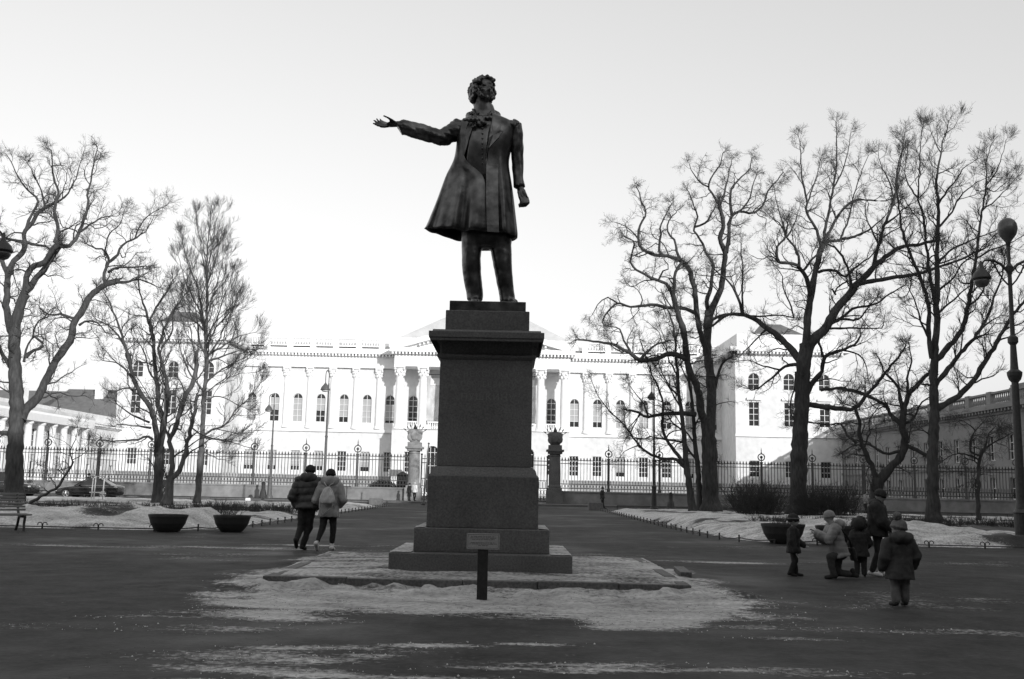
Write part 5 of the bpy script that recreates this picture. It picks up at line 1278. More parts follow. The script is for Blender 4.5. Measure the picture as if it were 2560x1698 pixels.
# --- right: the triple group
T('bare_tree', 'big double topped bare tree with crooked limbs, right of the pedestal', 'tree', 67,
  (pl("1779 1284 1777 1250 1775 1197 1773 1113 1771 1051"), 42, 36),
  [(pl("1774 1062 1779 1006 1777 944 1769 888 1768 860 1770 818 1772 777"), 27, 21),
   (pl("1773 790 1791 749 1804 715 1809 670 1813 635 1799 594 1808 567 1803 532 1796 508"), 19, 9), (pl("1796 508 1777 477 1770 467 1784 436 1801 412 1806 385"), 7, 2), (pl("1770 467 1750 455 1735 435 1722 410"), 5, 1.5), (pl("1816 632 1822 594 1823 560 1830 539 1849 529 1884 532 1908 511 1921 474 1942 453 1958 430"), 11, 3),
   (pl("1830 539 1825 498 1835 463 1873 422 1880 395"), 9, 2.5), (pl("1849 529 1870 505 1880 470 1892 440"), 6, 2), (pl("1798 520 1812 480 1820 440 1830 400"), 7, 2),
   (pl("1772 780 1766 759 1778 718 1780 687 1784 663 1766 632 1754 604 1735 580 1734 567 1744 546 1735 515 1722 480"), 13, 3), (pl("1735 568 1766 556 1780 532 1792 510"), 7, 3),
   (pl("1765 1060 1754 1035 1749 1000 1741 964 1724 927 1716 888 1712 850 1706 818 1691 773 1680 732"), 22, 12), (pl("1680 732 1667 711 1646 701 1629 697 1608 684 1579 663 1579 635 1586 604 1560 590"), 9, 3), (pl("1684 735 1687 687 1698 663 1705 655"), 9, 6), (pl("1646 701 1655 680 1672 670 1660 650"), 5, 2),
   (pl("1768 890 1760 860 1749 825 1741 773 1736 722 1729 691 1718 666 1704 653"), 16, 12), (pl("1704 653 1691 646 1663 639 1629 635 1598 615 1596 584 1605 553 1615 536 1605 505 1592 470"), 11, 3), (pl("1704 652 1691 629 1689 608 1674 587 1668 560 1690 530"), 8, 2.5), (pl("1656 639 1646 622 1651 594 1651 567 1667 532 1680 510"), 8, 2), (pl("1597 600 1575 575 1555 560 1535 555"), 5, 1.5),
   (pl("1738 783 1708 771 1674 770 1636 763 1598 766 1567 766 1546 759 1525 773 1505 800"), 11, 4), (pl("1602 764 1605 745 1590 720 1570 715"), 4, 1.5), (pl("1546 760 1520 745 1495 760 1480 790"), 5, 1.5),
   (pl("1714 895 1676 885 1637 898 1601 902 1578 885 1544 866 1522 859 1474 852 1445 850"), 15, 4), (pl("1601 900 1618 880 1640 862 1672 852"), 8, 4), (pl("1580 888 1560 850 1545 820 1510 815"), 7, 2), (pl("1740 1036 1704 1034 1660 1034 1617 1042 1601 1034 1572 1025"), 13, 5), (pl("1601 1036 1585 1055 1572 1068"), 4, 2), (pl("1620 1040 1610 1010 1590 985 1570 960"), 5, 1.5),
   (pl("1780 800 1800 790 1822 785"), 8, 6), (pl("1789 970 1800 920 1818 898 1830 893"), 8, 5)],
  BK, TW, 106, dens=1.25, l1=1.9, wander=0.45, up=0.05, angle=55, n2=6, n3=4, l2=0.8)
T('bare_tree', 'thin bare tree with long low drooping limbs, leftmost of the clump right of the pedestal', 'tree', 66,
  (pl("1731 1280 1728 1250 1721 1197 1716 1163 1712 1113 1707 1056 1702 1017 1696 986 1695 944 1690 902 1689 860 1684 820 1668 770 1652 720"), 19, 2),
  [(pl("1711 1168 1690 1149 1654 1146 1626 1136 1598 1113 1575 1082 1553 1054 1522 1026 1494 989 1478 950"), 9, 1.5), (pl("1709 1160 1682 1121 1665 1099 1657 1068 1657 1006 1646 972 1629 936 1615 896 1600 850"), 10, 2.5), (pl("1708 1105 1670 1100 1626 1092 1606 1100 1585 1090"), 6, 2), (pl("1575 1083 1592 1050 1600 1030"), 4, 2), (pl("1705 1075 1680 1055 1662 1020"), 5, 2), (pl("1696 990 1670 960 1655 930 1640 890"), 6, 1.5), (pl("1702 1020 1680 980 1660 950 1640 920"), 5, 1.5), (pl("1695 940 1672 900 1662 850 1645 800"), 5, 1.2), (pl("1692 910 1690 860 1700 800 1702 740"), 5, 1.2), (pl("1598 1113 1560 1130 1545 1150"), 3, 1)],
  BK, TW, 107, dens=1.5, l1=1.4, n2=6, n3=4, wander=0.35, angle=50)
T('bare_tree', 'slim dark bare tree, middle one of the clump right of the pedestal', 'tree', 67.5,
  (pl("1750 1281 1748 1250 1747 1197 1740 1127 1735 1070 1730 1000 1724 967 1720 930 1712 880"), 16, 5),
  [(pl("1743 1150 1725 1130 1716 1110"), 7, 4), (pl("1738 1110 1720 1085 1700 1060 1690 1040"), 5, 2), (pl("1735 1075 1748 1040 1760 1000"), 4, 1.5), (pl("1722 955 1705 920 1700 880 1690 840"), 4, 1.2)],
  BK, TW, 108, dens=0.9, l1=1.2, n2=5, n3=3)
# --- the great tree to the right
T('bare_tree', 'great dark bare tree with a massive straight trunk behind the group of children', 'tree', 63,
  (pl("1993 1300 1995 1280 1997 1200 1998 1131 2004 1035 2006 971 2010 907 2017 862"), 44, 36),
  [(pl("2012 870 2018 830 2018 800 2024 765 2030 724 2039 679 2051 631 2060 606"), 22, 14), (pl("2060 606 2063 582 2070 541 2082 472 2092 414 2091 352 2092 307"), 9, 2), (pl("2062 600 2090 548 2118 513 2142 500 2173 500 2204 503 2240 492"), 9, 3), (pl("2066 604 2101 600 2166 579 2205 548 2230 520"), 9, 2.5), (pl("2054 625 2049 596 2035 562 2017 534 2017 500 2006 448 2001 369 1998 345"), 9, 2), (pl("2082 472 2100 440 2120 380 2128 330"), 5, 1.5), (pl("2101 598 2120 550 2132 500 2150 440 2170 390"), 6, 1.5), (pl("2017 510 2032 470 2044 430 2050 400"), 5, 1.5),
   (pl("2025 745 2022 713 2001 672 1980 658 1946 655 1942 620 1963 593 1970 560"), 13, 4), (pl("1998 668 1994 631 1967 593 1950 560 1925 540"), 8, 2), (pl("2005 680 2030 650 2050 628"), 7, 5), (pl("1946 655 1925 640 1900 650 1880 640"), 5, 1.5), (pl("2045 681 2080 675 2115 692 2126 680"), 8, 6), (pl("1967 593 1985 560 2000 520"), 5, 1.5), (pl("1963 593 1955 550 1940 500 1935 470"), 5, 1.5),
   (pl("2022 868 2040 842 2062 822 2087 780 2122 737 2142 710 2166 689 2190 662 2221 637 2256 617 2297 612 2340 600"), 27, 7), (pl("2142 711 2180 703 2242 693 2290 686 2345 668 2400 650 2450 625"), 13, 4), (pl("2184 665 2197 610 2211 562 2235 500 2242 438 2256 369 2262 330"), 11, 2), (pl("2066 813 2104 796 2132 772 2187 761 2225 735 2260 715"), 9, 3), (pl("2060 822 2087 821 2151 821 2205 818 2212 795"), 7, 2), (pl("2104 798 2150 798 2162 780 2190 745"), 7, 2),
   (pl("2122 737 2128 700 2110 650 2090 620 2076 612"), 8, 5), (pl("2126 684 2150 660 2180 640 2200 610"), 6, 2), (pl("2080 722 2090 740 2086 725 2112 708 2135 700"), 5, 4), (pl("2197 610 2180 580 2165 540 2165 500"), 6, 2), (pl("2211 562 2235 545 2262 520 2290 505"), 6, 1.5), (pl("2235 500 2222 450 2205 420 2195 380"), 5, 1.5),
   (pl("2006 905 1998 898 1969 863 1937 834 1918 821 1890 800 1856 787 1822 787 1800 800 1780 815"), 22, 6), (pl("1856 785 1846 746 1822 704 1800 685 1784 670"), 9, 3), (pl("1858 785 1856 740 1856 670 1853 601 1852 570"), 6, 1.5), (pl("1918 822 1895 845 1870 870 1850 890"), 6, 2), (pl("1870 790 1895 792 1930 788 1960 790 1985 795"), 5, 3), (pl("1985 795 1975 760 1958 720 1955 690 1940 670"), 5, 2),
   (pl("2000 912 1991 911 1959 917 1940 936 1910 960 1889 974 1860 970"), 10, 2), (pl("1950 925 1900 912 1870 900 1840 905"), 5, 1.5), (pl("1990 930 1985 975 1976 1010 1978 1060"), 6, 2), (pl("2018 985 2036 952 2055 930 2061 892 2106 876 2144 856 2151 840"), 15, 5), (pl("2058 892 2050 860 2048 835"), 7, 5), (pl("2012 1012 2055 1016 2100 1022 2135 1022 2167 987 2208 939 2240 900 2266 863"), 15, 4), (pl("2052 976 2100 971 2151 981 2199 1003 2230 1038"), 8, 4), (pl("2020 1055 2050 1060 2080 1062 2105 1060"), 5, 2), (pl("2106 876 2140 885 2165 910 2170 950"), 5, 2)],
  BK, TW, 109, dens=1.3, l1=1.9, wander=0.36, up=0.16, n2=6, n3=4, angle=46)
T('bare_tree', 'twisted low forked dark tree between the two straight trunks at right', 'tree', 56,
  (pl("2194 1308 2192 1260 2192 1226 2195 1196"), 36, 30),
  [(pl("2190 1200 2180 1163 2160 1124 2148 1083 2148 1051 2138 1025"), 16, 7), (pl("2200 1202 2224 1172 2253 1140 2262 1099 2256 1067 2259 1035 2272 987 2297 958 2320 935"), 26, 9), (pl("2253 1061 2230 1041 2215 1015 2183 997 2150 985 2120 975"), 12, 3), (pl("2258 1040 2250 997 2243 965 2215 936 2200 900"), 12, 3), (pl("2142 1108 2120 1090 2100 1057 2075 1062 2060 1060"), 8, 3), (pl("2250 1128 2220 1135 2199 1128 2176 1112 2132 1115 2110 1130"), 8, 2.5), (pl("2262 1112 2291 1126 2320 1140 2332 1146"), 11, 9), (pl("2270 990 2268 950 2278 900 2272 860"), 8, 2.5), (pl("2148 1060 2140 1020 2110 1010 2090 990"), 5, 2), (pl("2160 1120 2175 1080 2172 1050 2195 1020"), 5, 2), (pl("2259 1060 2290 1040 2300 1010 2330 990"), 7, 3)],
  BK, TW, 110, dens=1.4, l1=1.5, wander=0.45, up=0.05, n2=6, n3=4, l2=0.7, angle=52)
T('bare_tree', 'tallest straight trunked bare tree beside the tall lamp post at right', 'tree', 52,
  (pl("2335 1316 2334 1290 2332 1204 2333 1116 2336 1028 2334 969 2337 891 2341 795 2342 731 2342 667 2344 572 2346 527 2341 447 2353 383 2358 352 2367 325 2372 300"), 34, 2),
  [(pl("2342 900 2379 859 2408 817 2420 763 2430 699 2440 645 2447 584 2455 527 2465 463 2467 399 2478 360"), 15, 2), (pl("2340 962 2379 913 2411 872 2449 827 2474 779 2490 731 2505 690 2515 650"), 14, 3), (pl("2342 1024 2391 993 2436 948 2449 923 2481 875 2519 808 2557 757 2590 720"), 17, 7), (pl("2330 895 2322 843 2321 763 2302 699 2290 667 2277 636 2258 584 2248 527 2242 463 2251 406 2258 360"), 14, 2), (pl("2338 760 2325 690 2315 607 2305 527 2296 495 2299 431 2302 367 2304 325"), 10, 2),
   (pl("2343 785 2382 750 2423 715 2450 700"), 7, 2), (pl("2344 660 2379 623 2420 605 2460 590 2500 570"), 7, 2), (pl("2344 570 2379 533 2398 495 2436 460 2465 445"), 7, 1.5), (pl("2346 510 2366 479 2392 447 2410 420 2440 400"), 6, 1.5), (pl("2342 730 2380 700 2405 660 2440 635 2480 610"), 6, 2), (pl("2330 965 2300 960 2280 975"), 6, 3), (pl("2420 765 2450 740 2470 690 2495 650"), 6, 2), (pl("2296 495 2275 470 2262 430 2268 380"), 5, 1.5), (pl("2465 463 2490 430 2505 390 2515 350"), 5, 1.2), (pl("2455 527 2490 500 2520 470 2545 440"), 5, 1.2), (pl("2353 383 2335 350 2325 320"), 4, 1), (pl("2360 336 2385 320 2395 300"), 3, 1), (pl("2449 827 2480 800 2500 790"), 6, 2), (pl("2325 850 2300 800 2290 760 2270 720"), 7, 2),
   (pl("2440 645 2480 625 2520 610 2560 590"), 6, 2), (pl("2467 470 2485 480 2510 460"), 4, 1.5), (pl("2334 1090 2300 1075 2270 1080"), 5, 2)],
  BK, TW, 111, dens=1.5, l1=1.7, wander=0.26, up=0.22, n2=7, n3=4, angle=42)
T('bare_tree', 'small dark orchard like tree low beside the lamp post at far right', 'tree', 56,
  (pl("2447 1318 2446 1298 2446 1204 2449 1145 2462 1122"), 11, 7), [(pl("2462 1122 2483 1107 2512 1092 2535 1080"), 6, 2), (pl("2452 1140 2424 1128 2427 1098 2439 1075 2455 1060"), 6, 2), (pl("2447 1150 2418 1135 2380 1137 2360 1151 2345 1160"), 5, 1.5), (pl("2462 1122 2470 1090 2490 1065"), 5, 1.5), (pl("2439 1078 2420 1060 2400 1050"), 4, 1.2), (pl("2446 1220 2432 1212 2420 1195"), 3, 1)],
  BK, TW, 112, dens=2.4, l1=1.3, wander=0.4, n2=6, n3=4, up=0.02)
# --- far trees beyond the wings
def far_tree(name, label, x, y, h, seed, w=1.0):
    g = np.random.default_rng(seed); base = Vector((x, y, 0)); root = thing(name, label, 'tree', base, 0, 'far bare trees beyond the wings')
    P, A = grow(np.array([[0, 0, -0.2]]), np.array([[0, 0, 1.0]]), np.array([h * 0.8]), np.array([0.4]), np.array([0.08]), 10, 0.07, 0.1, g)
    v, q = tube_batch(P, A, 8); link_mesh('trunk', np_mesh('trunk', v, q, BM), root)
    p, d, l, r = sprout(P, A, 26, 0.25, 50, h * 0.42 * w, 0.3, 0.5, 0.12, g); P1, A1 = grow(p, d, l, r, np.full(len(p), 0.02), 7, 0.25, 0.2, g)
    p, d, l, r = sprout(P1, A1, 9, 0.15, 45, h * 0.14, 0.4, 0.6, 0.03, g); P2, A2 = grow(p, d, l, r, np.full(len(p), 0.012), 4, 0.3, 0.15, g)
    p, d, l, r = sprout(P2, A2, 6, 0.1, 45, h * 0.06, 0.4, 0.7, 0.014, g); P3, A3 = grow(p, d, l, r, np.full(len(p), 0.009), 2, 0.3, 0.1, g)
    v, q = merge([tube_batch(P1, A1, 4), tube_batch(P2, A2, 3), tube_batch(P3, A3, 3)]); o = link_mesh('crown', np_mesh('crown', v, q, TW), root); o['kind'] = 'stuff'
for k, (px, Y, h, lab) in enumerate(((165, 172, 15, 'far bare tree above the dark roof, left one'), (240, 176, 17, 'far bare tree above the dark roof, middle one'), (300, 178, 15, 'far bare tree above the dark roof, right one next to the pavilion'), (60, 180, 17, 'far bare tree at left behind the huge trunk'), (2230, 190, 17, 'far bare tree peeping over the shaded wing at right'), (2130, 185, 14, 'far bare tree between the pavilion and the shaded wing'))):
    p = at(px, 1200, Y); far_tree('far_tree', lab, p.x, Y, h, 300 + k)
# --- hedges, bushes and twiggy clumps
def twig_bush(name, label, cat, loc, n, rx, ry, h, seed, m, group=None, lean=0.35, r=0.006, sub=4):
    g = np.random.default_rng(seed); root = thing(name, label, cat, loc, 0, group)
    p = np.stack([g.uniform(-rx, rx, n), g.uniform(-ry, ry, n), np.full(n, -0.05)], 1); d = np.stack([g.normal(0, lean, n) + p[:, 0] / rx * lean * 0.5, g.normal(0, lean, n), np.ones(n)], 1)
    L = h * g.uniform(0.6, 1.1, n); P1, A1 = grow(p, d, L, np.full(n, r * 1.4), np.full(n, r * 0.6), 5, 0.22, 0.1, g)
    q_, d, l, rr_ = sprout(P1, A1, sub, 0.25, 42, h * 0.4, 0.4, 0.7, r, g); P2, A2 = grow(q_, d, l, rr_, np.full(len(q_), r * 0.4), 3, 0.25, 0.15, g)
    v, q = merge([tube_batch(P1, A1, 3), tube_batch(P2, A2, 3)]); o = link_mesh('twigs', np_mesh('twigs', v, q, m), root); o['kind'] = 'stuff'
    return root
H_ = M['hedge']
def hz(x, y): return (x, y, lawn_z(x, y))
twig_bush('low_hedge', 'long low leafless hedge behind the snow mound at left', 'hedge', hz(-17.5, 45.0), 800, 8.0, 0.9, 0.42, 401, H_, None, 0.4, 0.009)
twig_bush('low_hedge', 'second low leafless hedge nearer the leaning sapling at left', 'hedge', hz(-16.8, 38.0), 520, 5.0, 0.6, 0.36, 402, H_, None, 0.4, 0.009)
twig_bush('low_hedge', 'low leafless hedge in front of the upright tree', 'hedge', hz(-11.2, 44.5), 380, 2.4, 0.8, 0.46, 403, H_, None, 0.4, 0.008)
twig_bush('twiggy_bush', 'loose leafless twigs of a bush above the right hand left planter', 'bush', hz(-10.2, 36.8), 90, 0.5, 0.4, 0.7, 404, H_, None, 0.3, 0.007)
twig_bush('low_hedge', 'low dark leafless hedge behind the right hand planters', 'hedge', hz(13.2, 40.5), 750, 3.9, 1.3, 0.42, 405, H_, None, 0.45, 0.010)
twig_bush('low_hedge', 'low dark leafless hedge along the bed at far right', 'hedge', hz(21.0, 44.0), 700, 5.0, 1.0, 0.5, 406, H_, None, 0.45, 0.010)
twig_bush('twiggy_bush', 'large dark leafless bush left of the massive straight trunk', 'bush', hz(14.4, 60.0), 300, 1.15, 1.1, 2.2, 407, H_, None, 0.42, 0.011, 7)
twig_bush('twiggy_bush', 'large dark leafless bush right of the massive straight trunk', 'bush', hz(18.7, 60.5), 300, 1.3, 1.1, 2.1, 408, H_, None, 0.45, 0.011, 7)
# ================================================================== street furniture and vehicles
def hz0(x, y): return Vector((x, y, max(lawn_z(x, y), 0.0)))
# ---- planters
def planter(label, px, py, Y, r, seed, twigs):
    g0 = gnd(px, py); t = thing('planter', label, 'planter', g0, 0, 'bowl planters along the lawns'); h = r * 0.92
    b = MB(); b.lathe([(r * 0.52, 0), (r * 0.60, 0.02), (r * 0.76, h * 0.25), (r * 0.90, h * 0.50), (r * 0.975, h * 0.78), (r * 1.0, h * 0.86), (r * 1.02, h * 0.87), (r * 1.03, h), (r * 0.97, h), (r * 0.95, h * 0.9)], (0, 0, 0), 40, cap=False)
    b.lathe([(0.001, 0.0), (r * 0.52, 0.0)], (0, 0, 0), 40, cap=False); b.build('bowl', M['planter'], t, smooth=False)
    b = MB(); b.lathe([(r * 0.955, h * 0.90), (r * 0.6, h * 0.95), (0.01, h * 0.98)], (0, 0, 0), 30, cap=False); b.build('soil', M['lawn'] if seed % 2 else M['soil'], t)
    if twigs:
        g = np.random.default_rng(seed); n = twigs; p = np.stack([g.uniform(-r * .6, r * .6, n), g.uniform(-r * .5, r * .5, n), np.full(n, h * 0.9)], 1); d = np.stack([g.normal(0, .35, n), g.normal(0, .35, n), np.ones(n)], 1)
        P1, A1 = grow(p, d, 0.28 * g.uniform(.5, 1.2, n), np.full(n, .005), np.full(n, .002), 4, .25, .05, g); q_, d, l, rr_ = sprout(P1, A1, 4, .2, 45, .14, .4, .7, .004, g); P2, A2 = grow(q_, d, l, rr_, np.full(len(q_), .002), 3, .25, .1, g)
        v, q = merge([tube_batch(P1, A1, 3), tube_batch(P2, A2, 3)]); o = link_mesh('twigs', np_mesh('twigs', v, q, H_), t); o['kind'] = 'stuff'
planter('black bowl planter at left, nearest the bench', 418.5, 1330, 28, 0.52, 1, 0)
planter('black bowl planter at left, nearest the walking couple', 578.5, 1330, 28, 0.51, 3, 8)
planter('wide black bowl planter at right, behind the child in the dark coat', 1958, 1359, 28.6, 0.60, 2, 60)
planter('black bowl planter at right, behind the crouching figure in pale coat', 2092, 1362, 28.6, 0.57, 4, 50)

# ---- benches
def bench(label, loc, rz):
    t = thing('park_bench', label, 'bench', loc, rz)
    for i in range(6): b = MB(); y = -0.30 + 0.092 * i; b.box(-1.0, 1.0, y, y + 0.065, 0.40 + 0.006 * abs(i - 2), 0.44 + 0.006 * abs(i - 2)); b.build('slat', M['wood'], t, bevel=0.008)
    for i in range(6): b = MB(); z = 0.52 + 0.082 * i; y = 0.28 + 0.045 * i; b.box(-1.0, 1.0, y, y + 0.035, z, z + 0.058); b.build('slat', M['wood'], t, bevel=0.008)
    for x in (-0.82, 0.0, 0.82):
        b = MB(); b.tube([(x, -0.3, 0.0), (x, -0.26, 0.2), (x, -0.3, 0.38), (x, 0.2, 0.37), (x, 0.30, 0.5), (x, 0.56, 1.0)], 0.035, 6); b.tube([(x, 0.2, 0.37), (x, 0.26, 0.2), (x, 0.38, 0.0)], 0.035, 6); b.build('leg', M['iron'], t)
p = gnd(22, 1330); bench('slatted park bench cut by the left edge of the view', (p.x - 0.62, p.y + 0.1, 0), R(42))

# ---- lamps
def tall_lamp(label, loc, k=1.0):
    t = thing('street_lamp', label, 'street lamp', loc, 0, 'tall globe lamps of the square'); t.scale = (1, 1, k); ir = M['iron']
    b = MB(); b.lathe([(0.26, 0), (0.26, 0.25), (0.20, 0.32), (0.22, 0.9), (0.24, 0.95), (0.16, 1.05), (0.13, 1.3), (0.105, 4.6), (0.10, 4.7)], (0, 0, 0), 16); b.build('base', ir, t)
    b = MB(); b.lathe([(0.10, 4.7), (0.17, 4.78), (0.21, 4.9), (0.22, 5.0), (0.12, 5.08), (0.11, 5.2), (0.085, 5.8), (0.15, 5.88), (0.15, 6.02), (0.07, 6.1), (0.06, 7.9), (0.09, 8.0), (0.11, 8.15), (0.05, 8.25), (0.05, 8.75), (0.08, 8.85)], (0, 0, 0), 14); b.build('pole', ir, t)
    b = MB(); b.lathe([(0.06, 8.83), (0.08, 8.90), (0.16, 9.0), (0.25, 9.12), (0.285, 9.25), (0.29, 9.34), (0.27, 9.45), (0.21, 9.55), (0.12, 9.615), (0.01, 9.635)], (0, 0, 0), 24); b.build('globe', M['opal'], t, smooth=True)
    for s in (-1, 1):
        b = MB(); P = [(s * x, 0, z) for x, z in ((0.05, 8.0), (0.25, 8.22), (0.5, 8.34), (0.75, 8.33), (0.87, 8.2), (0.87, 8.05))]; b.tube(P, [0.045, 0.045, 0.04, 0.035, 0.03, 0.03], 8)
        P = [(s * x, 0, z) for x, z in ((0.06, 7.6), (0.2, 7.75), (0.36, 8.0), (0.5, 8.3))]; b.tube(P, 0.025, 6); P = [(s * (0.33 + 0.13 * math.cos(a)), 0, 8.1 + 0.13 * math.sin(a)) for a in np.linspace(0, 5.2, 12)]; b.tube(P, 0.02, 5)
        b.build('bracket', ir, t)
        b = MB(); b.lathe([(0.03, 8.3), (0.05, 8.22), (0.06, 8.1), (0.13, 8.02), (0.22, 7.94), (0.28, 7.80), (0.285, 7.76), (0.24, 7.75)], (s * 0.87, 0, 0), 20); sh = b.build('lamp_shade', ir, t, smooth=True)
        b = MB(); b.lathe([(0.235, 7.745), (0.23, 7.66), (0.17, 7.56), (0.08, 7.51), (0.01, 7.50)], (s * 0.87, 0, 0), 18); b.build('bowl', M['opal'], sh, smooth=True)
p = gnd(2558, 1366); tall_lamp('tall black street lamp with pale globe on top at the right edge', p, 1.04)
tall_lamp('tall black street lamp mostly outside the left edge, one hanging lamp in view', (at(5, 640, 28.5).x - 0.87, 28.5, 0))
def crook_lamp(label, px, py, Y, top_py, ang, m, base=True):
    z0 = 0.13 if Y > 84 else 0.0; g0 = at(px, py, Y); t = thing('crook_lamp', label, 'street lamp', (g0.x, Y, z0), R(ang), 'crook lamps along the street'); zt = at(px, top_py, Y).z - z0
    H = zt - 0.9
    b = MB(); b.lathe([(0.30, 0), (0.29, 0.15), (0.2, 0.3), (0.17, 1.6), (0.19, 1.65), (0.19, 1.75), (0.1, 1.85), (0.085, H * 0.55), (0.11, H * 0.55 + 0.08), (0.075, H * 0.55 + 0.16), (0.055, H)], (0, 0, 0), 12); b.build('pole', m, t)
    b = MB(); P = [(0, 0, H - 0.05), (0.0, 0, H + 0.5)] + [(0.22 - 0.22 * math.cos(a), 0, H + 0.6 + 0.27 * math.sin(a)) for a in np.linspace(0.1, math.pi, 8)] + [(0.44, 0, H - 0.05)]; b.tube(P, 0.035, 6); b.build('crook', m, t)
    b = MB(); b.lathe([(0.04, H + 0.02), (0.07, H - 0.04), (0.14, H - 0.14), (0.26, H - 0.28), (0.33, H - 0.46), (0.335, H - 0.5), (0.28, H - 0.5)], (0.44, 0, 0), 16); sh = b.build('lamp_shade', m, t, smooth=True)
    b = MB(); b.lathe([(0.27, H - 0.505), (0.2, H - 0.6), (0.01, H - 0.64)], (0.44, 0, 0), 14); b.build('lens', M['lamp'], sh, smooth=True)
crook_lamp('slim grey crook lamp left of the walking couple, its lamp hanging to the left', 673, 1247, 86, 985, 178, M['pole'])
crook_lamp('slim grey crook lamp rising directly behind the walking couple', 808, 1262, 70, 926, 250, M['pole'])
crook_lamp('slim dark crook lamp left of the tree clump, right of the pedestal', 1635, 1271, 78, 952, 235, M['iron'])

# ---- small street things
def cast_post(label, px, py, Y, h):
    z0 = 0.13 if Y > 84 else 0.0; g0 = at(px, py, Y); t = thing('bollard', label, 'bollard', (g0.x, Y, z0), 0, 'cast iron bollards on the street')
    b = MB(); b.lathe([(0.36, 0), (0.36, 0.1), (0.31, 0.2), (0.26, 0.5), (0.17, 0.75), (0.16, h * 0.85), (0.2, h * 0.87), (0.2, h * 0.9), (0.12, h * 0.93)], (0, 0, 0), 10); b.build('shaft', M['iron'], t); b = MB(); b.lathe([(0.12, h * 0.93), (0.15, h * 0.96), (0.1, h), (0.02, h * 1.02)], (0, 0, 0), 10); b.build('cap', M['iron'], t)
cast_post('dark cast iron bollard just left of the slim crook lamp', 657, 1247, 86, 1.35); cast_post('dark cast iron bollard right of the crook lamp at right', 1677, 1268, 82, 1.3)
def block(name, label, px, py, Y, w, d, h, m, z0=None, group=None):
    g0 = at(px, py, Y); z = lawn_z(g0.x, Y) if z0 is None else z0; t = thing(name, label, 'block', (g0.x, Y, z), R(4), group); b = MB(); b.box(-w / 2, w / 2, -d / 2, d / 2, -0.1, h, 0.02); b.build('body', m, t, bevel=0.02); return t
block('concrete_block', 'pale concrete block at the far end of the left lawn', 940, 1261, 71.5, 0.95, 0.5, 0.5, M['concrete'], 0, 'blocks at the alley end')
block('concrete_block', 'pale concrete block at the far end of the right lawn', 1489, 1276, 71.5, 1.0, 0.5, 0.52, M['concrete'], 0, 'blocks at the alley end')
block('concrete_block', 'small white block on the snow left of the cast iron bollard', 620, 1252, 71.6, 0.36, 0.3, 0.34, M['whitetrim'], 0)
g0 = at(1812, 1277, 70); t = thing('stone_ball', 'small dark stone ball beside the clump of trees', 'stone', (g0.x, 70, lawn_z(g0.x, 70))); b = MB(); b.ball((0, 0, 0.24), (0.24, 0.24, 0.24), 14, 10); b.build('ball', M['granite_rough'], t, smooth=True); b = MB(); b.lathe([(0.22, -0.1), (0.22, 0.05), (0.14, 0.08)], (0, 0, 0), 12); b.build('foot', M['granite_rough'], t)
g0 = at(866, 1253, 71.8); t = thing('sign_post', 'thin post with a flat top board beside the woman in the light coat', 'sign', (g0.x, 71.8, 0)); b = MB(); b.tube([(0, 0, 0), (0, 0, 1.25)], 0.035, 6); b.build('post', M['iron'], t); b = MB(); b.box(-0.27, 0.27, -0.12, 0.12, 1.22, 1.29); b.build('board', M['iron'], t)
# stakes round a young tree
g0 = at(237, 1256, 62); t = thing('tree_guard', 'pale wooden stakes tied with rails, in front of the parked sedan', 'stakes', hz0(g0.x, 62)); 
for x, y in ((-0.33, 0.25), (0.0, -0.2), (0.36, 0.2)): b = MB(); b.tube([(x, y, -0.1), (x + 0.03, y, 1.42)], 0.035, 6); b.build('stake', M['woodpale'], t)
b = MB(); b.box(-0.36, 0.42, -0.03, 0.03, 0.42, 0.49); b.build('rail', M['woodpale'], t); b = MB(); b.box(-0.42, 0.5, -0.05, 0.05, 1.38, 1.46); b.build('rail', M['wood'], t)

# ---- low iron edging of the lawns
def edging(label, pts, step, tall):
    t = thing('lawn_edging', label, 'edging', (pts[0][0], pts[0][1], 0), 0, 'low iron edging round the lawns'); o0 = Vector((pts[0][0], pts[0][1], 0))
    q = smooth_path([(a, b_) for a, b_ in pts], 160); seg = np.r_[0, np.cumsum(np.linalg.norm(np.diff(q, axis=0), axis=1))]
    n = int(seg[-1] / step); pm = MB().tube([(0, 0, -0.05), (0, 0, tall)], [0.026, 0.022], 6).ball((0, 0, tall + 0.01), 0.03, 8, 5).mesh('post', M['iron']); pos = []
    hb = MB()
    for s in (-1, 1): hb.tube([(s * 0.07 + 0.06 * math.cos(a), 0, 0.13 + 0.055 * math.sin(a)) for a in np.linspace(-0.4, 3.6, 9)], 0.014, 4)
    hm = hb.mesh('scroll', M['iron'])
    for i in range(n + 1):
        d = min(i * step, seg[-1] - 0.01); x = np.interp(d, seg, q[:, 0]); y = np.interp(d, seg, q[:, 1]); x2 = np.interp(d + 0.2, seg, q[:, 0]); y2 = np.interp(d + 0.2, seg, q[:, 1]); pos.append((x, y)); 
        a = math.atan2(y2 - y, x2 - x) if (x2 != x or y2 != y) else 0
        if tall > 0.15: link_mesh('post', pm, t, (x - o0.x, y - o0.y, 0))
        else: link_mesh('scroll', hm, t, (x - o0.x, y - o0.y, 0), (0, 0, a)); link_mesh('post', pm, t, (x - o0.x, y - o0.y, 0))
    P = []
    for i in range(len(pos) - 1):
        for u in (0, 0.25, 0.5, 0.75): P.append((pos[i][0] + (pos[i + 1][0] - pos[i][0]) * u - o0.x, pos[i][1] + (pos[i + 1][1] - pos[i][1]) * u - o0.y, (tall - 0.03) - 0.10 * math.sin(math.pi * u) * 0.5 * (tall > 0.15) - 0.02))
    P.append((pos[-1][0] - o0.x, pos[-1][1] - o0.y, tall - 0.05)); b = MB(); b.tube(P, 0.016, 5); b.build('rail', M['iron'], t)
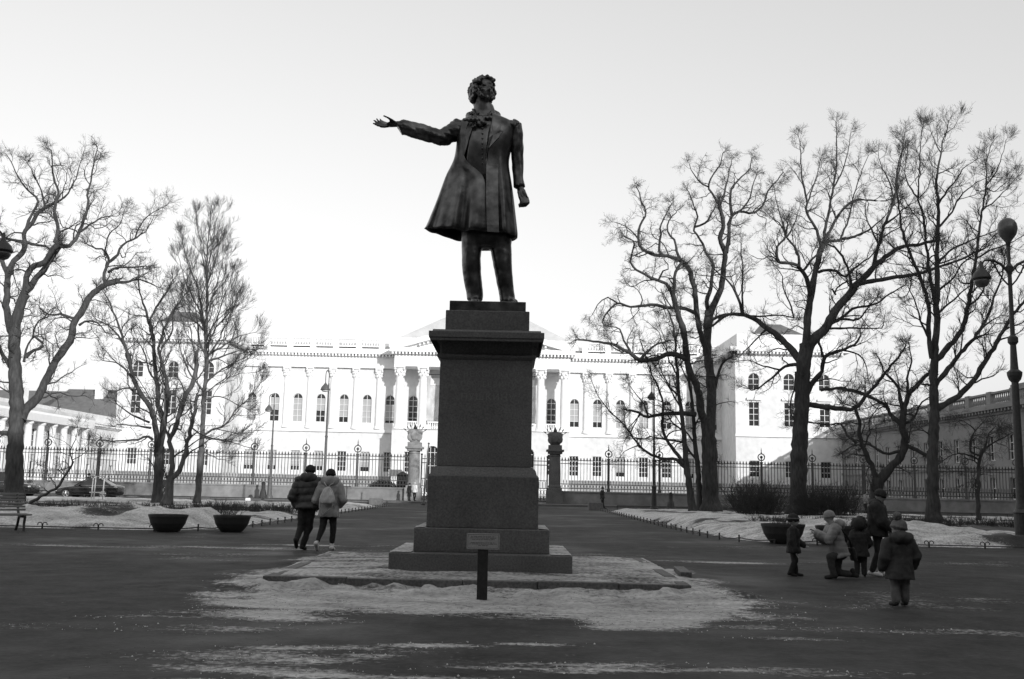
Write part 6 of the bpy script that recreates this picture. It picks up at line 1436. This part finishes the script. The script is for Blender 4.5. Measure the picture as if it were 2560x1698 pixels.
edging('low iron edging with small scrolls along the front of the left lawn', [(-30, 28.9), (-20, 28.9), (-9.8, 29.0)], 1.55, 0.12)
edging('short posted iron edging along the alley side of the left lawn', [(-9.8, 29.0), (-8.7, 29.6), (-8.2, 30.9), (-8.05, 33), (-8.05, 45), (-8.05, 70)], 1.15, 0.17)
edging('low iron edging with small scrolls along the front of the right lawn', [(8.6, 28.95), (18, 28.9), (30, 28.9)], 1.55, 0.12)
edging('short posted iron edging along the alley side of the right lawn', [(8.6, 28.95), (7.0, 29.5), (6.35, 30.9), (6.15, 33), (6.15, 45), (6.15, 70)], 1.15, 0.17)
for s, lab in ((-1, 'low thin rail on posts along the street side of the left lawn'), (1, 'low thin rail on posts along the street side of the right lawn')):
    xa = -44.0 if s < 0 else 7.5; t = thing('low_rail', lab, 'rail', (xa, 71.6, 0), 0, 'low rails along the street'); pm = MB().tube([(0, 0, -0.05), (0, 0, 0.36)], 0.03, 6).mesh('post', M['iron'])
    for i in range(15): link_mesh('post', pm, t, (i * 2.45, 0, 0))
    b = MB(); b.tube([(0, 0, 0.34), (34.3, 0, 0.34)], 0.022, 5); b.build('rail', M['iron'], t)

# ---- vehicles, length along x, nose towards -x
def car(name, label, loc, L, Wd, prof, cab, wheels, wr, paint):
    """prof: (x, z_low, z_top, half width factor) stations; cab: (x0, x1 at belt, x0, x1 at roof, z belt, z roof)"""
    t = thing(name, label, 'car', loc, 0, 'cars parked along the street'); w = Wd / 2; b = MB(); rings = []
    for x, zl, zt, k in prof:
        a = w * k; zm = zl + (zt - zl) * 0.55
        rings.append([(x, -a * 0.86, zl), (x, -a * 0.98, zl + 0.06), (x, -a, zm), (x, -a * 0.97, zt - 0.07), (x, -a * 0.88, zt - 0.01), (x, 0, zt + 0.025), (x, a * 0.88, zt - 0.01), (x, a * 0.97, zt - 0.07), (x, a, zm), (x, a * 0.98, zl + 0.06), (x, a * 0.86, zl)])
    b.loft(rings); body = b.build('body', paint, t, smooth=True)
    m = body.modifiers.new('sub', 'SUBSURF'); m.levels = 1; m.render_levels = 2
    a0, a1, r0, r1, zb, zr = cab; b = MB(); rings = []
    for u in (0, 0.35, 0.7, 0.92, 1.0):
        e = u ** 1.25; x0 = a0 + (r0 - a0) * u; x1 = a1 + (r1 - a1) * u; ww = w * (0.88 - 0.20 * e); z = zb + (zr - zb) * (u if u < 0.92 else u); c = 0.25
        rings.append([(x0, -ww + c, z), (x0 + c * 0.6, -ww, z), (x1 - c * 0.6, -ww, z), (x1, -ww + c, z), (x1, ww - c, z), (x1 - c * 0.6, ww, z), (x0 + c * 0.6, ww, z), (x0, ww - c, z)])
    b.loft(rings); b.build('windows', M['carglass'], t)
    b = MB(); wt = w * 0.69; b.loft([[(r0 - 0.06, -wt, zr - 0.025), (r1 + 0.1, -wt, zr - 0.03), (r1 + 0.1, wt, zr - 0.03), (r0 - 0.06, wt, zr - 0.025)], [(r0 + 0.05, -wt * 0.96, zr + 0.03), (r1 - 0.05, -wt * 0.96, zr + 0.025), (r1 - 0.05, wt * 0.96, zr + 0.025), (r0 + 0.05, wt * 0.96, zr + 0.03)]]); b.build('roof', paint, t, bevel=0.02)
    for (xa, xr) in ((a0, r0), ((a0 + a1) / 2 + 0.1, (r0 + r1) / 2 + 0.05), (a1, r1)):
        for s in (-1, 1): b = MB(); b.tube([(xa + (0.1 if xa == a0 else (-0.1 if xa == a1 else 0)), s * w * 0.885, zb - 0.03), (xr, s * w * 0.70, zr)], 0.04, 5); b.build('pillar', paint, t)
    for s in (-1, 1):
        b = MB(); b.tube([(a0 + 0.35, s * w * 0.9, zb + 0.0), (a1 - 0.2, s * w * 0.9, zb + 0.02)], 0.015, 5); b.build('trim', M['chrome'], t)
        b = MB(); b.ball((prof[1][0] + 0.16, s * w * 0.72, prof[1][2] - 0.14), (0.2, 0.16, 0.075), 10, 6); b.build('headlight', M['lamp'], t, smooth=True)
        b = MB(); b.ball((prof[-2][0] - 0.08, s * w * 0.78, prof[-2][2] - 0.13), (0.16, 0.14, 0.07), 10, 6); b.build('tail_light', M['lamp'], t, smooth=True)
        for xd in ((a0 + a1) / 2 - 0.2, (a0 + a1) / 2 + 0.75): b = MB(); b.box(xd, xd + 0.2, s * w * 1.0 - 0.02, s * w * 1.0 + 0.02, zb - 0.16, zb - 0.13); b.build('handle', M['chrome'], t)
        b = MB(); b.ball((a0 + 0.55, s * (w + 0.06), zb + 0.05), (0.1, 0.09, 0.08), 8, 6); b.build('mirror', paint, t, smooth=True)
        for x in wheels:
            b = MB(); b.tube([(x, s * (w - 0.2), wr), (x, s * (w + 0.02), wr)], wr, 24); tw = b.build('wheel', M['rubber'], t)
            b = MB(); P = [(x + wr * 0.62 * math.cos(a), s * (w + 0.03), wr + wr * 0.62 * math.sin(a)) for a in np.linspace(0, 2 * math.pi, 25)]; b.tube(P, 0.035, 5, cap=False)
            for k in range(5): a = 2 * math.pi * k / 5 + 0.3; b.tube([(x, s * (w + 0.035), wr), (x + wr * 0.6 * math.cos(a), s * (w + 0.03), wr + wr * 0.6 * math.sin(a))], 0.045, 5)
            b.ball((x, s * (w + 0.04), wr), (0.08, 0.03, 0.08), 8, 5); b.build('rim', M['chrome'], tw)
            b = MB(); P = [(x + (wr + 0.06) * math.cos(a), s * (w - 0.015), wr + (wr + 0.06) * math.sin(a)) for a in np.linspace(0.1, math.pi - 0.1, 12)]; b.tube(P, 0.035, 5); b.build('wheel_arch', M['rubber'], t)
    return t
g0 = at(224, 1246, 75.5)
car('parked_sedan', 'glossy black sedan parked facing left behind the pale stakes', (g0.x, 75.5, 0.006), 4.5, 1.8,
    [(-2.28, 0.30, 0.52, 0.70), (-2.2, 0.22, 0.66, 0.86), (-1.9, 0.18, 0.76, 0.97), (-1.3, 0.18, 0.86, 1.0), (-0.75, 0.18, 0.93, 1.0), (0.2, 0.18, 0.96, 1.0), (1.2, 0.18, 0.99, 1.0), (1.8, 0.20, 1.0, 0.97), (2.15, 0.26, 0.98, 0.90), (2.25, 0.36, 0.88, 0.78)],
    (-0.95, 1.85, 0.0, 0.95, 0.93, 1.42), (-1.37, 1.30), 0.33, M['carpaint'])
g0 = at(10, 1244, 76.5)
car('parked_van', 'dark parked car at the left edge, mostly hidden by the thick tree foot', (g0.x, 76.5, 0.006), 4.6, 1.85,
    [(2.3, 0.34, 0.7, 0.75), (2.2, 0.26, 0.9, 0.9), (1.8, 0.2, 1.0, 1.0), (1.0, 0.2, 1.05, 1.0), (0, 0.2, 1.08, 1.0), (-1.2, 0.2, 1.1, 1.0), (-2.0, 0.22, 1.1, 0.98), (-2.25, 0.3, 1.05, 0.9)][::-1],
    (-2.1, 1.2, -1.9, 0.45, 1.05, 1.72), (-1.4, 1.45), 0.36, M['carpaint'])
# ================================================================== people
def figure(label, loc, rz, H, pose=None, hs=0.135, coat=None, legs=None, shoe=None, hat=None, group=None, fine=True, skin=None):
    """a clothed person; local frame faces -y, right hand at -x. pose overrides joints given as fractions of H."""
    t = thing('person', label, 'person', loc, rz, group); skin = skin or M['skin']
    sh = 1 - hs - 0.055; hip = 0.52 if hs < 0.16 else 0.45
    J = dict(head=(0, -0.01, 1 - hs * 0.5), neck=(0, 0.0, 1 - hs - 0.012), chest=(0, 0, sh - 0.07), pel=(0, 0, hip + 0.02))
    for s, n in ((1, 'L'), (-1, 'R')):
        J.update({'sh' + n: (s * 0.105, 0, sh), 'el' + n: (s * 0.145, 0.02, sh - 0.17), 'wr' + n: (s * 0.15, -0.03, sh - 0.32), 'ha' + n: (s * 0.15, -0.05, sh - 0.40), 'hi' + n: (s * 0.052, 0, hip), 'kn' + n: (s * 0.058, -0.01, hip * 0.54), 'an' + n: (s * 0.06, 0.012, 0.045), 'to' + n: (s * 0.07, -0.095, 0.018)})
    if pose: J.update(pose)
    V = {k: Vector(v) * H for k, v in J.items()}; m = H
    vx = 0.0085 * max(H, 0.9) if fine else 0.016 * H
    up = (V['neck'] - V['pel']).normalized()
    hd = V['head']; hr = hs * H / 2
    face = Vector(J.get('face', (0, -1, 0))).normalized(); hax = Vector(J.get('hup', (0, 0, 1))).normalized()
    sx = face.cross(hax).normalized(); hax = sx.cross(face).normalized(); HM = Matrix((sx, -face, hax)).transposed()
    def Hd(x, y, z): return hd + HM @ Vector((x, y, z)) * hr
    # ---- body, one skin
    b = MB()
    b.ball(Hd(0, 0.06, 0.12), (hr * 0.74, hr * 0.86, hr * 0.86), 14, 10, HM); b.ball(Hd(0, -0.15, -0.35), (hr * 0.55, hr * 0.62, hr * 0.62), 12, 8, HM)
    b.capsule(Hd(0, -0.72, 0.12), Hd(0, -0.92, -0.2), hr * 0.09, hr * 0.13, 8); b.ball(Hd(0, -0.70, -0.50), (hr * 0.24, hr * 0.10, hr * 0.07), 8, 6, HM)
    for s in (-1, 1): b.ball(Hd(s * 0.72, 0.05, -0.05), (hr * 0.09, hr * 0.18, hr * 0.25), 8, 6, HM); b.ball(Hd(s * 0.28, -0.70, 0.08), (hr * 0.2, hr * 0.1, hr * 0.08), 8, 6, HM)
    b.capsule(V['neck'] - up * 0.03 * m, hd - Vector((0, 0, hr * 0.3)), 0.034 * m, 0.034 * m, 10)
    def torso(b, g, z0=None):
        side = (V['shL'] - V['shR']).normalized(); fr = side.cross(up).normalized()
        def ring(c, a, d): return [c + side * (a * math.copysign(abs(math.cos(q)) ** 0.8, math.cos(q))) + fr * (d * math.copysign(abs(math.sin(q)) ** 0.8, math.sin(q))) for q in np.linspace(0, 2 * math.pi, 25)[:-1]]
        p, c, n = V['pel'], V['chest'], V['neck']; rs = []
        if z0 is not None:
            e = p - up * z0; rs.append(ring(e, (0.098 + g * 1.3) * m, (0.075 + g * 1.3) * m)); rs.append(ring(e.lerp(p, 0.5), (0.098 + g * 1.15) * m, (0.074 + g * 1.15) * m))
        rs += [ring(p, (0.092 + g) * m, (0.068 + g) * m), ring(p.lerp(c, 0.5), (0.082 + g) * m, (0.062 + g) * m), ring(c, (0.095 + g) * m, (0.068 + g) * m), ring((V['shL'] + V['shR']) / 2, (0.105 + g) * m, (0.058 + g) * m), ring(n - up * 0.015 * m, (0.045 + g * 0.6) * m, (0.045 + g * 0.6) * m)]
        b.loft(rs)
    torso(b, -0.008)
    for n in 'LR':
        b.capsule(V['sh' + n], V['el' + n], 0.026 * m, 0.021 * m, 10); b.capsule(V['el' + n], V['wr' + n], 0.021 * m, 0.016 * m, 10)
        b.capsule(V['hi' + n], V['kn' + n], 0.045 * m, 0.029 * m, 12); b.capsule(V['kn' + n], V['an' + n], 0.029 * m, 0.018 * m, 12); b.capsule(V['an' + n], V['to' + n], 0.022 * m, 0.016 * m, 8)
        w, h = V['wr' + n], V['ha' + n]; d = (h - w).normalized(); s = d.cross(Vector((0.3, 1, 0.2))).normalized(); L = (h - w).length
        b.loft([[c + s * (a * math.cos(q)) + d.cross(s) * (a * 0.45 * math.sin(q)) for q in np.linspace(0, 2 * math.pi, 11)[:-1]] for c, a in ((w - d * 0.01 * m, 0.015 * m), (w + d * L * 0.35, 0.022 * m), (h, 0.021 * m))])
        if fine:
            cl = d.cross(s)
            for k in range(4):
                o = h + s * (0.0155 - 0.0103 * k) * m; q = o + d * 0.022 * m + cl * 0.006 * m; e = q + d * (0.018 - 0.003 * abs(k - 1.4)) * m + cl * 0.012 * m; b.capsule(o - d * 0.01 * m, q, 0.0058 * m, 0.0055 * m, 6); b.capsule(q, e, 0.0055 * m, 0.0045 * m, 6)
            o = w + d * L * 0.3 + s * 0.018 * m; b.capsule(o, o + d * 0.022 * m + s * 0.012 * m + cl * 0.008 * m, 0.0065 * m, 0.0055 * m, 6)
    link_mesh('body', remesh(b, 'body', skin, vx, 2), t)
    # ---- trousers
    b = MB(); lm, lg, cut = legs
    for n in 'LR':
        b.capsule(V['hi' + n], V['kn' + n], (0.056 + lg) * m, (0.040 + lg) * m, 14); e = V['kn' + n].lerp(V['an' + n], cut); b.capsule(V['kn' + n], e, (0.039 + lg) * m, (0.028 + lg * 1.2) * m, 14)
    b.ball(V['pel'], (0.098 * m, 0.078 * m, 0.07 * m)); link_mesh('trousers', remesh(b, 'trousers', lm, vx * 1.15, 2, lambda co, no: 0.015 * m * (fbm(co[:, 0] * 26 / m + 30, co[:, 2] * 17 / m + co[:, 1] * 12 / m + 30, 2, 7) - 0.5)), t)
    # ---- shoes
    for n in 'LR':
        b = MB(); a, q = V['an' + n], V['to' + n]; d = (q - a).normalized(); dn = Vector((0, 0, -1)) if abs(d.z) < 0.7 else Vector((0, 1, 0))
        b.capsule(a + dn * 0.012 * m - d * 0.02 * m, q, 0.030 * m, 0.024 * m, 10); b.capsule(a, a - dn * 0.035 * m * (1 if shoe[1] else 0.4), 0.030 * m, 0.031 * m, 10); link_mesh('shoe', remesh(b, 'shoe', shoe[0], vx, 1), t)
    # ---- coat
    cm, g, hem, k, amp = coat; b = MB(); torso(b, g, hem)
    for n in 'LR': b.capsule(V['sh' + n], V['el' + n], (0.040 + g * 0.8) * m, (0.034 + g * 0.8) * m, 14); b.capsule(V['el' + n], V['wr' + n], (0.034 + g * 0.8) * m, (0.024 + g * 0.7) * m, 14)
    b.capsule(V['shL'] - up * 0.01 * m, V['shR'] - up * 0.01 * m, (0.045 + g * 0.6) * m, (0.045 + g * 0.6) * m, 12)
    ph = 0.7
    link_mesh('coat', remesh(b, 'coat', cm, vx * 1.15, 3, lambda co, no: amp * m * (np.abs(np.sin(co[:, 2] * math.pi * k / m + ph + 0.25 * np.sin(co[:, 0] * 14 / m))) ** 0.6 - 0.6) + 0.020 * m * (fbm(co[:, 0] * 22 / m + co[:, 1] * 17 / m + 40, co[:, 2] * 15 / m + 40, 3, 9) - 0.5)), t)
    # ---- headgear
    if hat:
        kind, hm = hat[0], hat[1]
        if kind in ('beanie', 'pompom'):
            b = MB(); b.ball(Hd(0, 0.08, 0.30), (hr * 0.88, hr * 0.98, hr * 0.86), 18, 12, HM)
            for q in np.linspace(0, 2 * math.pi, 15)[:-1]: b.ball(Hd(0.80 * math.cos(q), 0.08 + 0.88 * math.sin(q), 0.10), (hr * 0.2, hr * 0.2, hr * 0.2), 8, 6, HM)
            me = remesh(b, 'hat', hm, vx * 0.9, 1, lambda co, no: 0.0016 * m * np.sin(np.arctan2(co[:, 0] - hd.x, co[:, 1] - hd.y) * 30)); h_ = link_mesh('hat', me, t)
            if len(hat) > 2 and hat[2] == 'band': b = MB(); b.tube([Hd(0.92 * math.cos(q), 0.08 + 1.0 * math.sin(q), 0.34) for q in np.linspace(0, 2 * math.pi, 21)], hr * 0.10, 6, cap=False); b.build('band', hat[3], h_, smooth=True)
            if kind == 'pompom': b = MB(); 
            if kind == 'pompom':
                c = Hd(*hat[2]); rr = random.Random(8)
                for i in range(60): u = Vector((rr.gauss(0, 1), rr.gauss(0, 1), rr.gauss(0, 1))).normalized(); b.ball(c + u * hr * 0.38, hr * 0.17, 6, 4)
                link_mesh('pompom', remesh(b, 'pompom', hat[3], vx * 0.8, 1), h_)
        if kind == 'furhood':
            b = MB(); b.ball(Hd(0, 0.18, 0.05), (hr * 1.05, hr * 1.0, hr * 1.1), 18, 12, HM); h_ = link_mesh('hood', remesh(b, 'hood', cm, vx, 2), t)
            b = MB(); rr = random.Random(9)
            for i in range(150): q = rr.uniform(0, 2 * math.pi); b.ball(Hd(1.08 * math.cos(q) + rr.gauss(0, .07), -0.25 + rr.gauss(0, .14), 0.02 + 1.12 * math.sin(q) + rr.gauss(0, .07)), hr * rr.uniform(0.13, 0.24), 6, 4)
            link_mesh('fur_trim', remesh(b, 'fur_trim', hm, vx * 0.8, 0), h_)
        if kind == 'hair':
            b = MB(); b.ball(Hd(0, 0.12, 0.22), (hr * 0.84, hr * 0.92, hr * 0.9), 14, 10, HM); b.capsule(Hd(0, 0.4, 0.0), Hd(0, 0.5, -0.9), hr * 0.6, hr * 0.35, 10); link_mesh('hair', remesh(b, 'hair', hm, vx, 1, lambda co, no: 0.002 * np.sin(co[:, 0] * 300)), t)
    return t, V
def hood_roll(t, V, H, m, rx, rz_, back):
    """thick hood lying on the shoulders"""
    b = MB(); n = V['neck']
    for q in np.linspace(-0.25, math.pi + 0.25, 12): b.ball((n.x + rx * math.cos(q), n.y + 0.02 + back * math.sin(q), n.z + rz_ * 0.15 * math.sin(q)), (0.055, 0.06, rz_), 10, 8)
    b.ball((n.x, n.y + back * 0.7, n.z - 0.02), (rx * 1.05, back * 0.75, rz_ * 1.1)); link_mesh('hood', remesh(b, 'hood', m, 0.016, 3, lambda co, no: 0.005 * np.sin(co[:, 0] * 38 + co[:, 2] * 22)), t)

# ---- the couple walking away
p = gnd(757, 1376); H = 1.79
t, V = figure('man in dark quilted jacket and black hat walking away', (p.x + 0.05, p.y, 0), R(180), H,
    dict(shL=(0.118, 0, 0.805), shR=(-0.118, 0, 0.805), elL=(0.178, 0.03, 0.63), elR=(-0.165, 0.03, 0.63), wrL=(0.135, -0.035, 0.51), wrR=(-0.125, -0.035, 0.51), haL=(0.11, -0.07, 0.47), haR=(-0.10, -0.07, 0.47), head=(-0.012, -0.03, 0.930), face=(-0.15, -1, -0.12),
         hiL=(0.055, 0, 0.50), hiR=(-0.05, 0, 0.50), knL=(0.06, 0.0, 0.275), anL=(0.085, 0.15, 0.115), toL=(0.085, 0.10, 0.045), knR=(-0.03, -0.02, 0.27), anR=(0.035, -0.005, 0.045), toR=(0.02, -0.10, 0.018)),
    coat=(M['darkcoat'], 0.030, 0.09, 12.0, 0.011), legs=(M['black'], 0.006, 0.92), shoe=(M['black'], True), hat=('beanie', M['black']), group='couple walking towards the palace')
hood_roll(t, V, H, M['darkcoat'], 0.13, 0.095, 0.12)
p2 = gnd(818, 1378); H = 1.71
t, V = figure('woman in long light grey quilted coat and black hat walking away', (p2.x, p2.y, 0), R(180), H,
    dict(shL=(0.108, 0, 0.80), shR=(-0.108, 0, 0.80), elL=(0.168, 0.02, 0.62), elR=(-0.172, 0.02, 0.63), wrL=(0.12, -0.09, 0.555), wrR=(-0.12, -0.09, 0.555), haL=(0.08, -0.12, 0.56), haR=(-0.08, -0.12, 0.56), face=(0, -1, -0.15),
         knL=(0.065, 0.02, 0.285), anL=(0.115, 0.13, 0.085), toL=(0.115, 0.075, 0.02), hiR=(-0.05, 0, 0.5), knR=(-0.055, -0.03, 0.28), anR=(-0.045, -0.05, 0.045), toR=(-0.05, -0.15, 0.018)),
    coat=(M['midcoat'], 0.026, 0.215, 7.0, 0.004), legs=(M['black'], 0.004, 0.72), shoe=(M['whitecloth'], True), hat=('beanie', M['black']), group='couple walking towards the palace', skin=M['palecloth'])
hood_roll(t, V, H, M['midcoat'], 0.15, 0.10, 0.12)
# her bag hangs on her back
bg = thing('drawstring_backpack', 'pale drawstring backpack hanging on the back of the woman', 'backpack', (p2.x, p2.y, 0), R(180))
b = MB(); b.loft([[(0.012 + a * math.cos(q), y0 + d * math.sin(q), z) for q in np.linspace(0, 2 * math.pi, 21)[:-1]] for a, d, z, y0 in ((0.11, 0.05, 0.985, 0.235), (0.155, 0.075, 1.01, 0.24), (0.165, 0.085, 1.08, 0.235), (0.15, 0.075, 1.17, 0.225), (0.105, 0.055, 1.27, 0.21), (0.06, 0.04, 1.325, 0.20), (0.02, 0.02, 1.345, 0.195))])
link_mesh('bag', remesh(b, 'bag', M['palecloth'], 0.011, 2, lambda co, no: 0.007 * np.sin(np.arctan2(co[:, 0], co[:, 1] - 0.23) * 11) * np.clip((co[:, 2] - 1.0) / 0.3, 0, 1) + 0.004 * np.sin(co[:, 0] * 40 + co[:, 2] * 30)), bg)
for P in ([(0.015, 0.20, 1.33), (-0.03, 0.19, 1.38), (-0.10, 0.15, 1.43), (-0.125, 0.06, 1.455)], [(0.015, 0.20, 1.33), (0.06, 0.19, 1.38), (0.10, 0.15, 1.44), (0.115, 0.06, 1.455)], [(0.15, 0.25, 1.05), (0.16, 0.235, 0.92), (0.12, 0.225, 0.80), (0.09, 0.22, 0.76)], [(-0.13, 0.25, 1.05), (-0.10, 0.24, 0.92), (0.02, 0.225, 0.82), (0.09, 0.222, 0.755)]):
    b = MB(); b.tube(P, [(0.020, 0.008)] * len(P), 8); b.build('strap', M['palecloth'], bg, smooth=True)

# ---- the group at right
p = gnd(1985, 1441)
figure('small child in a dark coat and banded knit hat before the planter', (p.x, p.y, 0), R(75), 1.05,
    dict(elL=(0.14, -0.06, 0.56), wrL=(0.11, -0.16, 0.50), haL=(0.10, -0.21, 0.48), knR=(-0.055, -0.02, 0.25), anR=(-0.06, 0.06, 0.05), toR=(-0.06, -0.03, 0.02), anL=(0.06, -0.03, 0.045), toL=(0.065, -0.13, 0.02)),
    hs=0.20, coat=(M['black'], 0.035, 0.10, 8, 0.003), legs=(M['black'], 0.012, 0.95), shoe=(M['black'], True), hat=('beanie', M['black'], 'band', M['midcloth']), group='people gathered at right')
p = gnd(2095, 1447)
tk, V = figure('person in pale quilted coat and light knit hat crouching on one knee', (p.x - 0.04, p.y, 0), R(-90), 1.60,
    dict(head=(0, -0.055, 0.640), neck=(0, -0.03, 0.565), chest=(0, -0.005, 0.45), pel=(0, 0.045, 0.27), shL=(0.10, -0.02, 0.525), shR=(-0.10, -0.02, 0.525), elL=(0.12, -0.10, 0.40), elR=(-0.12, -0.08, 0.40), wrL=(0.06, -0.20, 0.475), wrR=(-0.06, -0.17, 0.44), haL=(0.035, -0.235, 0.50), haR=(-0.02, -0.21, 0.47), face=(0, -1, -0.2), hup=(0, -0.1, 1),
         hiL=(0.05, 0.05, 0.25), hiR=(-0.05, 0.05, 0.25), knL=(0.07, -0.075, 0.23), anL=(0.07, -0.045, 0.04), toL=(0.075, -0.12, 0.018), knR=(-0.06, 0.03, 0.055), anR=(-0.06, 0.20, 0.045), toR=(-0.06, 0.245, 0.03)),
    hs=0.125, coat=(M['palecoat'], 0.022, 0.075, 17, 0.0045), legs=(M['darkgrey'], 0.004, 0.95), shoe=(M['black'], True), hat=('beanie', M['palecoat']), group='people gathered at right')
b = MB(); b.ball((0, 0.09, 0.90), (0.12, 0.09, 0.10)); link_mesh('hood', remesh(b, 'hood', M['palecoat'], 0.014, 3, lambda co, no: 0.005 * np.sin(co[:, 0] * 50 + co[:, 2] * 30)), tk)
bg = thing('shoulder_bag', 'dark shoulder bag with a long strap worn by the crouching person', 'bag', (p.x - 0.04, p.y, 0), R(-90)); 
b = MB(); b.loft([[(-0.02 + 0.12 * math.cos(q), 0.28 + 0.05 * math.sin(q) + dy, z) for q in np.linspace(0, 2 * math.pi, 17)[:-1]] for z, dy in ((0.30, 0.05), (0.34, 0.04), (0.46, 0.02), (0.52, 0.0))]); b.build('bag', M['black'], bg, bevel=0.015)
b = MB(); b.tube([(0.03, 0.27, 0.52), (0.10, 0.22, 0.64), (0.135, 0.13, 0.76), (0.13, 0.03, 0.86), (0.09, -0.05, 0.905)], [(0.022, 0.01)] * 5, 8); b.build('strap', M['black'], bg, smooth=True)
p = gnd(2152, 1441)
figure('small child in a dark coat with a big fur trimmed hood', (p.x, p.y, 0), R(160), 1.0, dict(elR=(-0.15, -0.04, 0.57), wrR=(-0.13, -0.15, 0.52), haR=(-0.12, -0.19, 0.51)), hs=0.215, coat=(M['black'], 0.045, 0.13, 9, 0.004), legs=(M['black'], 0.016, 0.95), shoe=(M['black'], True), hat=('furhood', M['fur']), group='people gathered at right')
p = gnd(2196, 1440.5)
td, V = figure('tall dark dressed figure with white sneakers behind the fur hooded child', (p.x, p.y, 0), R(70), 1.50,
    dict(head=(0, -0.05, 0.93), neck=(0, -0.025, 0.845), chest=(0, -0.01, 0.72), face=(0.1, -1, -0.35), elL=(0.15, -0.05, 0.63), wrL=(0.12, -0.15, 0.55), haL=(0.11, -0.19, 0.53), elR=(-0.14, -0.06, 0.63), wrR=(-0.11, -0.16, 0.56), haR=(-0.10, -0.20, 0.54), anR=(-0.06, 0.07, 0.045), toR=(-0.07, -0.03, 0.018), anL=(0.06, -0.04, 0.045), toL=(0.07, -0.15, 0.018)),
    hs=0.145, coat=(M['black'], 0.048, 0.12, 8, 0.004), legs=(M['black'], 0.006, 0.92), shoe=(M['whitecloth'], False), hat=('beanie', M['black']), group='people gathered at right')
b = MB(); n = V['neck']; b.ball((n.x, n.y + 0.05, n.z), (0.15, 0.12, 0.08)); link_mesh('hood', remesh(b, 'hood', M['black'], 0.014, 3), td)
p = gnd(2252, 1516)
te, V = figure('child in grey coat and knit hat with a large fur pompom, seen from behind', (p.x, p.y, 0), R(188), 1.13,
    dict(head=(-0.01, -0.02, 0.872), hup=(-0.22, 0.02, 1), shL=(0.135, 0, 0.70), shR=(-0.135, 0, 0.70), elL=(0.18, 0.01, 0.55), elR=(-0.19, 0.02, 0.56), wrL=(0.18, -0.05, 0.44), wrR=(-0.19, -0.05, 0.45), haL=(0.17, -0.07, 0.39), haR=(-0.18, -0.07, 0.40), anL=(0.07, 0.02, 0.045), anR=(-0.065, -0.02, 0.045), toR=(-0.085, -0.12, 0.02)),
    hs=0.20, coat=(M['darkgrey'], 0.048, 0.19, 5, 0.004), legs=(M['midcloth'], 0.020, 0.85), shoe=(M['black'], True), hat=('pompom', M['midcloth'], (-0.55, 0.35, 1.30), M['greyfur']), group='people gathered at right')
b = MB(); n = V['neck']; b.ball((n.x, n.y + 0.07, n.z - 0.02), (0.17, 0.13, 0.09)); b.loft([[(n.x + x, n.y + y, n.z + z) for x, y, z in q] for q in (((0.10, 0.0, 0.0), (0.15, 0.05, 0.0), (0.10, 0.10, -0.03)), ((0.19, 0.02, 0.10), (0.20, 0.05, 0.10), (0.19, 0.06, 0.09)))]); link_mesh('hood', remesh(b, 'hood', M['darkgrey'], 0.013, 2, lambda co, no: 0.005 * np.sin(co[:, 0] * 45 + co[:, 2] * 35)), te)
# ---- people far off
def far_person(label, px, Y, H, rz, cm, lm, hat, z0=0.0, hem=0.14):
    x = at(px, 1240, Y).x
    figure(label, (x, Y, z0 if z0 else max(0.0, lawn_z(x, Y))), R(rz), H, dict(anL=(0.06, -0.07, 0.045), toL=(0.07, -0.16, 0.02), anR=(-0.06, 0.07, 0.05), toR=(-0.07, -0.02, 0.02)), coat=(cm, 0.02, hem, 6, 0.003), legs=(lm, 0.005, 0.92), shoe=(M['black'], True), hat=hat, fine=False, group='passers by near the fence')
far_person('passer by in a dark coat at the left gate pillar', 1023, 87.5, 1.50, 130, M['black'], M['black'], ('beanie', M['black']), 0.13)
far_person('passer by in a white jacket at the left gate pillar', 1036, 88.2, 1.58, 150, M['whitecloth'], M['black'], ('hair', M['palecloth']), 0.13)
far_person('dark passer by half hidden behind the dark many stemmed tree', 410, 87, 1.6, 90, M['black'], M['black'], ('beanie', M['black']), 0.13)
far_person('dark passer by seen over the roof of the black sedan', 219, 80, 1.85, -90, M['black'], M['black'], ('beanie', M['black']), 0.006)
far_person('passer by in a pale patterned jacket between the tree trunks at right', 2163, 78, 1.7, 90, M['midcoat'], M['black'], ('hair', M['hair']), 0.006)
far_person('dark passer by standing behind the right concrete block', 1506, 77, 1.62, 60, M['darkgrey'], M['black'], ('beanie', M['darkgrey']), 0.006)
